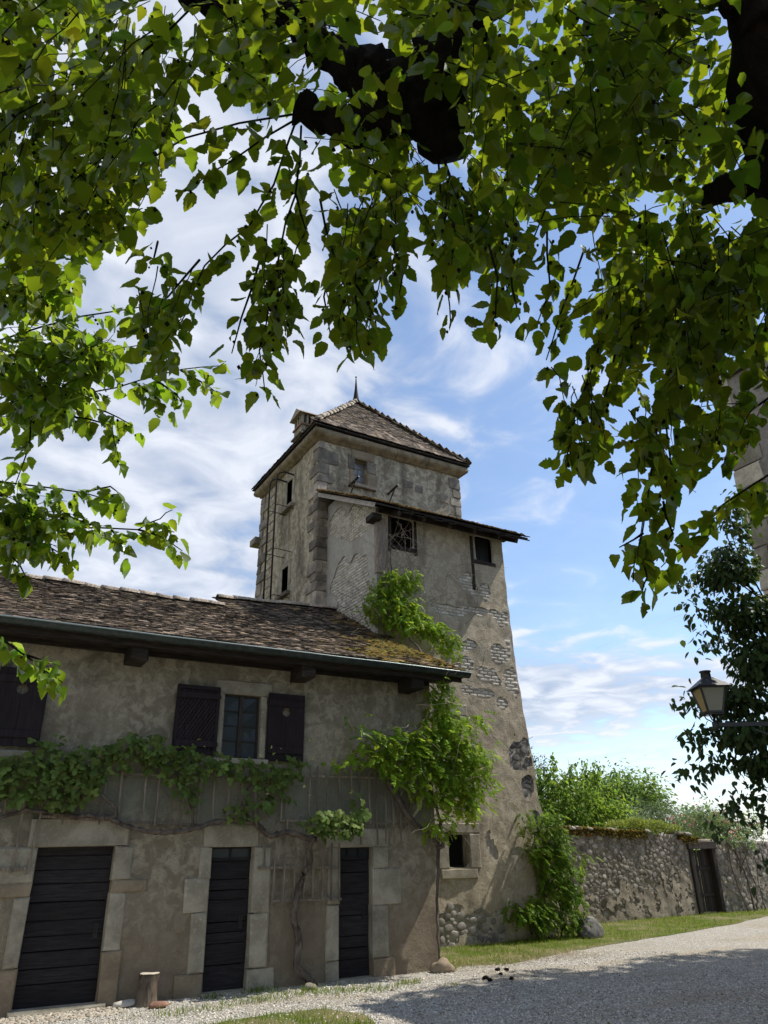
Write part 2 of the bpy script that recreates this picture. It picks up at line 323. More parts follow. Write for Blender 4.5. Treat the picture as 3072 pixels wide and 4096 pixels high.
class MB:
    def __init__(s): s.v = []; s.f = []; s.t = []; s.m = []; s.cur = (1, 1, 1); s.mi = 0
    def add(s, vs, fs):
        b = len(s.v); s.v += [tuple(v) for v in vs]; s.t += [s.cur] * len(vs)
        s.f += [tuple(i + b for i in f) for f in fs]; s.m += [s.mi] * len(fs); return s
    def box(s, x0, x1, y0, y1, z0, z1):
        return s.add([(x0, y0, z0), (x1, y0, z0), (x1, y1, z0), (x0, y1, z0), (x0, y0, z1), (x1, y0, z1), (x1, y1, z1), (x0, y1, z1)],
                     [(0, 3, 2, 1), (4, 5, 6, 7), (0, 1, 5, 4), (1, 2, 6, 5), (2, 3, 7, 6), (3, 0, 4, 7)])
    def bar(s, a, b, w, h, upv=(0, 0, 1)):
        a = Vector(a); b = Vector(b); d = (b - a).normalized(); u = Vector(upv); x = d.cross(u)
        if x.length < 1e-4: x = d.cross(Vector((0, 1, 0)))
        x.normalize(); u = x.cross(d)
        vs = [p + x * (w / 2 * i) + u * (h / 2 * j) for p in (a, b) for i, j in ((-1, -1), (1, -1), (1, 1), (-1, 1))]
        return s.add(vs, [(0, 1, 2, 3), (7, 6, 5, 4), (0, 4, 5, 1), (1, 5, 6, 2), (2, 6, 7, 3), (3, 7, 4, 0)])
    def tube(s, pts, rad, n=6, jit=0.0, cap=True):
        pts = [Vector(p) for p in pts]; m = len(pts); rad = rad if isinstance(rad, (list, tuple)) else [rad] * m
        vs = []; ref = Vector((0.31, 0.17, 0.93))
        for i, p in enumerate(pts):
            d = (pts[min(i + 1, m - 1)] - pts[max(i - 1, 0)]).normalized()
            x = d.cross(ref)
            if x.length < 0.05: x = d.cross(Vector((1, 0, 0)))
            x.normalize(); y = d.cross(x)
            for j in range(n):
                a = 2 * math.pi * j / n; r = rad[i] * (1 + (random.uniform(-jit, jit) if jit else 0)); vs.append(p + x * (math.cos(a) * r) + y * (math.sin(a) * r))
        fs = [(i * n + j, i * n + (j + 1) % n, (i + 1) * n + (j + 1) % n, (i + 1) * n + j) for i in range(m - 1) for j in range(n)]
        if cap: fs += [tuple(range(n - 1, -1, -1)), tuple((m - 1) * n + j for j in range(n))]
        return s.add(vs, fs)
    def block(s, x0, x1, z0, z1, yf, depth, bev=0.02, jit=0.011):
        """stone block in an X-Z wall, worn front edge; front at y = yf"""
        J = lambda: random.uniform(-jit, jit)
        def ring(i, y): return [(x0 + i + J(), y, z0 + i + J()), (x1 - i + J(), y, z0 + i + J()), (x1 - i + J(), y, z1 - i + J()), (x0 + i + J(), y, z1 - i + J())]
        vs = ring(0, yf + depth) + ring(0, yf + bev) + ring(bev, yf + J() * 0.5) + [((x0 + x1) / 2 + J(), yf - abs(J()) * 0.7, (z0 + z1) / 2 + J())]
        fs = [(0, 1, 5, 4), (1, 2, 6, 5), (2, 3, 7, 6), (3, 0, 4, 7), (4, 5, 9, 8), (5, 6, 10, 9), (6, 7, 11, 10), (7, 4, 8, 11), (8, 9, 12), (9, 10, 12), (10, 11, 12), (11, 8, 12)]
        return s.add(vs, fs)
    def mesh(s, name, mats, parent=None, smooth=False, off=None):
        b = wloc(parent) if parent is not None else Vector((0, 0, 0))
        if off is not None: b = Vector(off)
        V = np.array(s.v, dtype=np.float32).reshape(-1, 3) - np.array(b, dtype=np.float32)
        return npmesh(name, V, s.f, mats, np.array(s.t), smooth, s.m if isinstance(mats, (list, tuple)) and len(mats) > 1 else None)
    def build(s, name, mats, parent=None, smooth=False, **props):
        o = bpy.data.objects.new(name, s.mesh(name, mats, parent, smooth)); return put(o, parent, **props)
def fbm(x, y, z, sc_=1.0, o=3):
    v = 0; a = 1; t = 0
    for i in range(o):
        v += a * noise.noise(Vector((x * sc_, y * sc_, z * sc_))); t += a; a *= 0.5; sc_ *= 2.1
    return v / t
def wall_grid(mb, u0, u1, z0, z1, holes, P, res=0.14, amp=0.012, N=(0, -1, 0), edge=None, reveal=0.0):
    """a wall sheet in (u, z) with openings, mapped by P(u, z) to the world; rough old surface"""
    us = sorted(set([u0, u1] + [h[i] for h in holes for i in (0, 1) if u0 < h[i] < u1])); zs = sorted(set([z0, z1] + [h[i] for h in holes for i in (2, 3) if z0 < h[i] < z1]))
    def fill(a):
        o = []
        for p, q in zip(a[:-1], a[1:]):
            n = max(1, int(round((q - p) / res))); o += [p + (q - p) * i / n for i in range(n)]
        return o + [a[-1]]
    us = fill(us); zs = fill(zs); N = Vector(N); idx = {}
    vs = []; fs = []
    for j, z in enumerate(zs):
        for i, u in enumerate(us):
            p = Vector(P(u, z)); idx[i, j] = len(vs)
            d = fbm(p.x, p.y, p.z, 1.3, 3) * amp * 2 + noise.noise(p * 9) * amp * 0.5
            vs.append(p + N * d)
    for j in range(len(zs) - 1):
        for i in range(len(us) - 1):
            cu = (us[i] + us[i + 1]) / 2; cz = (zs[j] + zs[j + 1]) / 2
            if any(h[0] < cu < h[1] and h[2] < cz < h[3] for h in holes): continue
            fs.append((idx[i, j], idx[i + 1, j], idx[i + 1, j + 1], idx[i, j + 1]))
    mb.add(vs, fs)
    if reveal:
        for h in holes:
            c = [Vector(P(h[a], h[b])) for a, b in ((0, 2), (1, 2), (1, 3), (0, 3))]; c2 = [p - N * reveal for p in c]
            mb.add(c + c2, [(i, (i + 1) % 4, 4 + (i + 1) % 4, 4 + i) for i in range(4)])
    return mb
def layer(mb, u0, u1, z0, z1, res, field, P, N, thick, amp=0.008):
    """a skin of plaster kept where field(u, z) > 0, its broken edge stepping back by thick"""
    N = Vector(N); nu = int((u1 - u0) / res) + 1; nz = int((z1 - z0) / res) + 1
    U = [u0 + (u1 - u0) * i / nu for i in range(nu + 1)]; Z = [z0 + (z1 - z0) * j / nz for j in range(nz + 1)]
    Fv = {(i, j): field(U[i], Z[j]) for i in range(nu + 1) for j in range(nz + 1)}
    cache = {}
    def vert(key, u, z):
        if key not in cache:
            p = Vector(P(u, z)); d = fbm(p.x, p.y, p.z, 1.6, 3) * amp
            cache[key] = len(mb.v); mb.v.append(tuple(p + N * (thick + d))); mb.t.append(mb.cur)
        return cache[key]
    for i in range(nu):
        for j in range(nz):
            cs = [(i, j), (i + 1, j), (i + 1, j + 1), (i, j + 1)]; fv = [Fv[c] for c in cs]
            if max(fv) <= 0: continue
            poly = []; cut = []
            for a in range(4):
                c, d = cs[a], cs[(a + 1) % 4]; fa, fb = fv[a], fv[(a + 1) % 4]
                if fa > 0: poly.append(vert(c, U[c[0]], Z[c[1]]))
                if (fa > 0) != (fb > 0):
                    t = fa / (fa - fb); kx = tuple(sorted((c, d)))
                    q = vert(kx, U[c[0]] + (U[d[0]] - U[c[0]]) * t, Z[c[1]] + (Z[d[1]] - Z[c[1]]) * t)
                    poly.append(q); cut.append(q)
            if len(poly) >= 3: mb.f.append(tuple(poly)); mb.m.append(mb.mi)
            if len(cut) == 2:
                a, b = cut; va, vb = Vector(mb.v[a]) - N * (thick + 0.02), Vector(mb.v[b]) - N * (thick + 0.02)
                n0 = len(mb.v); mb.v += [tuple(va), tuple(vb), mb.v[a], mb.v[b]]; mb.t += [mb.cur] * 4; mb.f.append((n0 + 2, n0 + 3, n0 + 1, n0)); mb.m.append(mb.mi)
    return mb
def frames(T, Nn):
    """rotation matrices (n,3,3) with columns x, y = T (length), z ~ Nn"""
    T = T / (np.linalg.norm(T, axis=1, keepdims=True) + 1e-9); z = Nn - T * np.sum(T * Nn, axis=1, keepdims=True)
    z = z / (np.linalg.norm(z, axis=1, keepdims=True) + 1e-9); x = np.cross(T, z); return np.stack([x, T, z], axis=2)
def scatter(base, tris, Rm, pos, scale, tint):
    n = len(pos); k_ = len(base)
    V = np.einsum('nij,kj->nki', Rm, base) * scale.reshape(-1, 1, 1) + pos[:, None, :]
    F = tris[None, :, :] + (np.arange(n) * k_)[:, None, None]
    return V.reshape(-1, 3), F.reshape(-1, tris.shape[1]), np.repeat(tint, k_, axis=0)
def leaves(parent, mat, variants, pos, T, Nn, scale, tint, n_parts=0, part='leaf', mass='foliage', near=None):
    """the n_parts leaves that show largest as parts of their own, the rest as one part"""
    pos = np.asarray(pos); n = len(pos)
    if n == 0: return
    Rm = frames(np.asarray(T), np.asarray(Nn)); scale = np.asarray(scale); tint = np.asarray(tint)
    var = rng.integers(0, len(variants), n)
    order = np.arange(n)
    if n_parts:
        key = np.linalg.norm(pos - np.array([0, 0, 1.85]), axis=1) / scale
        if near is not None: key = np.where(near, key, key + 1e6)
        order = np.argsort(key)
    head, tail = order[:n_parts], order[n_parts:]
    base = np.array(wloc(parent))
    if n_parts:
        meshes = {}
        for i in head:
            kx = (int(var[i]), int(i) % 5)
            if kx not in meshes:
                b, t = variants[kx[0]]; meshes[kx] = npmesh(part, b, t, mat, np.repeat(tint[i][None], len(b), 0), True)
            m = Matrix([[*(Rm[i][a] * scale[i]), pos[i][a] - base[a]] for a in range(3)] + [[0, 0, 0, 1]])
            o = bpy.data.objects.new(part, meshes[kx]); o.matrix_basis = m; put(o, parent)
    Vs, Fs, Ts, off = [], [], [], 0
    for v_ in range(len(variants)):
        ii = tail[var[tail] == v_]
        if len(ii) == 0: continue
        V, F, C = scatter(variants[v_][0], variants[v_][1], Rm[ii], pos[ii] - base, scale[ii], tint[ii])
        Vs.append(V); Fs.append(F + off); Ts.append(C); off += len(V)
    if Vs: put(bpy.data.objects.new(mass, npmesh(mass, np.concatenate(Vs), np.concatenate(Fs), mat, np.concatenate(Ts), True)), parent, kind='stuff')
# ---- leaf shapes: base at the origin, tip along +y, length 1
def blade(wfun, stations, fold=0.18, droop=0.18, curl=0.0):
    v = []; f = []
    for i, t in enumerate(stations):
        w = wfun(t); z = -droop * t * t; x = curl * t * t
        v += [(-w + x, t - 0.04 * math.sin(math.pi * t), z + fold * w), (x, t, z), (w + x, t - 0.04 * math.sin(math.pi * t), z + fold * w)]
    for i in range(len(stations) - 1):
        a, b = i * 3, i * 3 + 3
        f += [(a, a + 1, b + 1), (a, b + 1, b), (a + 1, a + 2, b + 2), (a + 1, b + 2, b + 1)]
    return np.array(v, dtype=np.float32), np.array(f, dtype=np.int64)
def mulberry(fold, droop, curl, wid, serr=True):
    st = [0, 0.03, 0.08, 0.15, 0.22, 0.3, 0.38, 0.47, 0.56, 0.65, 0.74, 0.83, 0.91, 1.0]
    def w(t):
        g = wid * (math.sin(math.pi * min(1, t ** 0.72)) ** 0.85) * (1 - 0.12 * t ** 4) if 0 < t < 1 else 0.0
        return g * (1 + (0.07 * (1 if int(round(t * 100)) % 2 else -1) if serr else 0))
    return blade(w, st, fold, droop, curl)
def ragged(seed):
    r = random.Random(seed); v, f = mulberry(r.uniform(0.05, 0.55), r.uniform(0.05, 0.4), r.uniform(-0.14, 0.14), r.uniform(0.34, 0.45)); v = v.copy()
    for i in range(len(v)):
        t = v[i][1]
        v[i][0] += 0.025 * math.sin(9 * t + seed); v[i][2] += 0.05 * math.sin(7 * t + 2 * seed) * (1 if i % 3 else 0.6) + r.gauss(0, 0.012)
        if i % 3 != 1: v[i][0] *= r.uniform(0.9, 1.08)
    if seed % 3 == 0:      # one deep lobe
        j = 3 * r.choice((6, 7, 8)) + r.choice((0, 2)); v[j][0] *= 0.55
    return v, f
MULB = [ragged(i) for i in range(9)] + [mulberry(0.22, 0.10, 0.05, 0.36), mulberry(0.35, 0.25, -0.08, 0.33), mulberry(0.10, 0.18, 0.02, 0.38), mulberry(0.45, 0.35, 0.10, 0.34), mulberry(0.6, 0.15, -0.12, 0.36)]
def simple(wid, fold, droop): return blade(lambda t: wid * math.sin(math.pi * t ** 0.8) if 0 < t < 1 else 0.0, [0, 0.28, 0.65, 1.0], fold, droop)
OVAL = [simple(0.30, 0.2, 0.2), simple(0.26, 0.35, 0.35), simple(0.33, 0.1, 0.1)]
NARROW = [simple(0.17, 0.3, 0.25), simple(0.15, 0.15, 0.4), simple(0.19, 0.2, 0.1)]
def palmate(seed, n=15):
    r = random.Random(seed); v = [(0, 0.38, 0.0)]
    for i in range(n):
        a = -2.55 + 5.1 * i / (n - 1); lobe = abs(math.cos(a * 1.47)) ** 1.1
        rr = (0.60 if abs(a) < 0.6 else 0.52) * (0.42 + 0.58 * lobe) * r.uniform(0.9, 1.1)
        v.append((math.sin(a) * rr, 0.38 + math.cos(a) * rr, -0.16 * rr + r.uniform(-0.05, 0.05)))
    v.append((0, 0.12, 0.02))
    f = [(0, i, i + 1) for i in range(1, n)] + [(0, n, n + 1), (0, n + 1, 1)]
    return np.array(v, dtype=np.float32), np.array(f)[:, ::-1].copy()
GRAPE = [palmate(i) for i in range(4)]
def pinnate(seed, pairs=5, ll=0.30, w=0.085, droop=0.35):
    r = random.Random(seed); V = []; F = []
    def leaflet(o, d, L):
        d = Vector(d).normalized(); n = Vector((0, 0, 1)); x = d.cross(n).normalized(); o = Vector(o); b = len(V)
        for t, ww in ((0, 0.15), (0.4, 1.0), (1, 0.0)):
            c = o + d * (L * t) + Vector((0, 0, -0.10 * L * t * t))
            if ww == 0: V.append(tuple(c))
            else: V.extend([tuple(c - x * (w * ww)), tuple(c + x * (w * ww))])
        F.extend([(b, b + 1, b + 3), (b, b + 3, b + 2), (b + 2, b + 3, b + 4)])
    def axis(t): return (0, t, -droop * t * t)
    for i in range(pairs):
        t = 0.22 + 0.68 * i / (pairs - 1)
        for s in (-1, 1): leaflet(axis(t), (s * 0.9, 0.55, -0.35 + r.uniform(-0.2, 0.2)), ll * r.uniform(0.85, 1.1) * (1 - 0.25 * t))
    leaflet(axis(0.92), (0, 1, -0.5), ll)
    b = len(V); V.extend([(-0.012, 0, 0), (0.012, 0, 0), axis(0.95)]); F.append((b, b + 1, b + 2))
    return np.array(V, dtype=np.float32), np.array(F)
PINN = [pinnate(1, 4, 0.36, 0.115, 0.3), pinnate(2, 5, 0.32, 0.10, 0.45), pinnate(3, 4, 0.38, 0.125, 0.2), pinnate(4, 5, 0.34, 0.11, 0.6)]
def dome_mesh(seed, seg=8):
    """a field stone's face: a rounded cap looking along -y, unit size"""
    r = random.Random(seed); v = []; f = []; rings = [(1.0, 0.35), (0.93, -0.1), (0.6, -0.36)]
    e = [r.uniform(0.82, 1.12) for _ in range(seg)]
    for rad, y in rings:
        for i in range(seg):
            a = 2 * math.pi * i / seg; v.append((math.cos(a) * rad * e[i] * 0.5, y * r.uniform(0.85, 1.1) * 0.6, math.sin(a) * rad * e[i] * 0.5))
    v.append((r.uniform(-0.1, 0.1), -0.27, r.uniform(-0.1, 0.1))); n = len(v) - 1
    for k_ in range(2):
        for i in range(seg): f.append((k_ * seg + i, k_ * seg + (i + 1) % seg, (k_ + 1) * seg + (i + 1) % seg, (k_ + 1) * seg + i))
    f += [(2 * seg + i, 2 * seg + (i + 1) % seg, n) for i in range(seg)]
    return v, f
def boulder_mesh(name, mat, size, seed, sub=3, rough=0.28, parent=None, squash=1.0):
    import bmesh
    bm = bmesh.new(); bmesh.ops.create_icosphere(bm, subdivisions=sub, radius=1)
    for v in bm.verts:
        p = v.co.copy(); d = 1 + rough * fbm(p.x + seed, p.y, p.z, 1.2, 3) * 1.6 + 0.06 * noise.noise(p * 6 + Vector((seed, 0, 0)))
        v.co = Vector((p.x * size[0] * d, p.y * size[1] * d, max(p.z * size[2] * d, -0.3 * size[2])))
    me = bpy.data.meshes.new(name); bm.to_mesh(me); bm.free(); me.materials.append(MAT[mat])
    at = me.color_attributes.new('tint', 'FLOAT_COLOR', 'POINT'); at.data.foreach_set('color', np.ones(len(me.vertices) * 4, dtype=np.float32))
    me.polygons.foreach_set('use_smooth', np.ones(len(me.polygons), dtype=bool)); return me
def rnd(n, k_=3): return rng.normal(size=(n, k_))
def tints(n, sd=0.15, hue=0.08):
    v = np.clip(1 + rng.normal(size=(n, 1)) * sd, 0.55, 1.6); return np.clip(np.concatenate([v * (1 + rng.normal(size=(n, 1)) * hue), v, v * (1 - 0.1 * rng.random((n, 1)))], axis=1), 0.3, 1.9)

# branch lines of the two mulberries, world metres
LIMBS = {'trunk': [(4.1, 1.0, 0), (3.75, 1.0, 1.6), (3.44, 1.51, 3.73), (3.01, 1.2, 4.28), (2.47, 0.89, 4.8), (2.26, 0.74, 5.13)], 'A': [(2.36, 0.82, 4.91), (2.11, 0.78, 5.22), (1.76, 1.01, 5.41), (1.46, 1.33, 5.38), (1.44, 1.66, 5.19), (1.46, 1.87, 5.07), (1.57, 1.98, 4.89)], 'B': [(1.47, 1.7, 5.16), (1.3, 1.94, 5.22), (1.1, 2.06, 5.34), (0.93, 2.13, 5.46), (0.73, 2.14, 5.57), (0.48, 2.24, 5.61), (0.28, 2.36, 5.67)], 'C': [(1.45, 1.87, 5.07), (1.35, 2.07, 5.12), (1.15, 2.25, 5.15), (0.91, 2.34, 5.22)], 'D': [(2.56, 0.94, 4.7), (2.65, 1.13, 4.62), (2.67, 1.22, 4.57), (2.6, 1.33, 4.59), (2.6, 1.4, 4.55)], 'E': [(2.97, 1.16, 4.34), (2.88, 1.28, 4.23), (2.86, 1.37, 4.12)]}
SHOOTS = [[0.9,2.31,5.12,0.64,2.45,4.82,0.48,2.54,4.63],
[0.9,2.32,5.11,0.83,2.38,4.7,0.74,2.41,4.42,0.57,2.45,4.14,0.53,2.52,3.91,0.46,2.57,3.7],
[0.93,2.32,5.1,0.91,2.3,4.6,0.85,2.31,4.19,0.84,2.36,4,0.83,2.42,3.77,0.88,2.46,3.61],
[0.78,2.35,4.19,0.75,2.45,3.93,0.74,2.51,3.78],
[0.89,2.41,4.08,0.92,2.43,3.88],
[0.56,2.51,4.22,0.46,2.58,4.02,0.35,2.67,3.92],
[0.99,2.2,4.52,1.04,2.14,4.14,1.08,2.09,3.87,1.12,2.12,3.73],
[0.89,2.24,4.53,0.95,2.25,4.35,0.91,2.31,4.17],
[1.03,2.14,4.14,1.03,2.22,3.99,1.09,2.27,3.83],
[1.09,2.09,4.02,1.16,2.05,3.87,1.22,2.1,3.78],
[1.21,2.01,4.31,1.27,1.96,4.04,1.25,1.98,3.88],
[1.53,1.97,4.85,1.59,1.91,4.45,1.69,1.83,4.16,1.72,1.83,3.99],
[1.51,1.99,4.85,1.49,1.95,4.35,1.49,1.96,4.04,1.51,1.98,3.86],
[1.47,1.68,4.15,1.4,1.54,3.72,1.37,1.54,3.52],
[1.64,1.67,4.18,1.56,1.64,3.82,1.57,1.63,3.66],
[2.2,1.05,5.27,2.06,1.52,4.92,1.96,1.78,4.58,1.81,1.88,4.19,1.65,1.88,3.85],
[1.99,1.81,4.54,1.95,1.81,4.12,1.91,1.88,3.95],
[2.17,1.77,4.42,2.03,1.85,4.03,1.99,1.93,3.82],
[2.28,1.69,4.23,2.14,1.77,3.81,2.03,1.85,3.49,1.99,1.9,3.28],
[2.26,1.77,3.86,2.16,1.81,3.56,2.14,1.85,3.35],
[2.68,1.3,4.21,2.51,1.59,3.88,2.4,1.72,3.53,2.38,1.81,3.25,2.37,1.89,3.03,2.34,1.95,2.84],
[2.53,1.56,3.87,2.42,1.7,3.53,2.46,1.75,3.31,2.44,1.8,3.15],
[2.37,1.88,3.04,2.28,1.94,2.98],
[2.38,1.9,2.97,2.37,1.9,2.85,2.37,1.94,2.79],
[2.43,1.8,3.17,2.48,1.82,3.04,2.46,1.91,2.94],
[3.47,1.82,3.62,3.2,2.03,3.42,3.05,2.21,3.2,3,2.31,3.14],
[3.18,1.65,3.84,3.04,1.82,3.7,2.91,1.93,3.59,2.9,2.03,3.48],
[3.08,1.77,3.69,3.08,1.91,3.55],
[3.41,1.81,3.51,3.36,1.97,3.43],
[0.91,2.35,5.21,0.45,2.65,5.08,0.19,2.83,4.81,-0.02,2.95,4.55],
[0.52,2.27,5.58,0.27,2.6,5.14,0.03,2.86,4.79,-0.19,2.99,4.5],
[0.37,2.34,5.67,0.17,2.58,5.41,-0.13,2.76,5.15,-0.33,2.86,4.91],
[0.42,2.81,4.52,0.4,2.72,4.32,0.42,2.64,4.26]]
SPRAYS = [[-0.33,4.54,4.76,-0.19,4.49,4.85,0.24,4.23,5.03,0.56,4.03,5.09,0.66,3.97,5.14],
[-0.24,4.67,4.34,-0.1,4.63,4.43,0.16,4.47,4.5,0.52,4.27,4.59,0.87,4.02,4.7,1.07,3.85,4.69],
[-0.3,4.61,4.65,-0.01,4.52,4.81,0.35,4.35,4.86,0.68,4.14,4.92],
[0.62,4.22,4.64,0.77,4.16,4.52,0.83,4.19,4.45],
[0.86,4.02,4.69,1.02,4.02,4.64,1.12,4.03,4.6],
[0.72,4.18,4.68,0.87,4.11,4.56,0.92,4.13,4.52],
[0.22,4.52,4.42,0.4,4.4,4.39,0.55,4.4,4.38,0.62,4.39,4.16],
[0.28,4.46,4.51,0.5,4.36,4.45,0.66,4.28,4.35],
[-0.16,4.84,4.01,-0.01,4.74,3.99,0.47,4.61,3.97,0.64,4.52,3.9],
[0.47,4.61,3.97,0.61,4.48,3.99,0.69,4.49,3.93],
[-0.11,4.93,3.8,0.04,4.84,3.76,0.42,4.71,3.75,0.83,4.55,3.76,0.93,4.4,3.8,0.99,4.36,3.86],
[0.83,4.55,3.76,0.96,4.44,3.69,1.1,4.43,3.62],
[0.67,4.58,3.74,0.76,4.6,3.65,0.78,4.62,3.6],
[0.91,4.52,3.79,1.03,4.41,3.73],
[-0.09,4.88,3.65,0.07,4.88,3.65,0.36,4.77,3.62,0.47,4.69,3.53],
[0.07,4.89,3.62,0.2,4.82,3.5,0.27,4.76,3.37],
[0.08,4.6,4.49,0.11,4.62,4.23,0.08,4.74,3.98],
[0.08,4.75,3.03,0.18,4.76,3.01,0.31,4.67,2.91,0.44,4.68,2.83,0.55,4.68,2.77],
[0.31,4.67,2.91,0.44,4.67,2.88,0.52,4.66,2.86]]
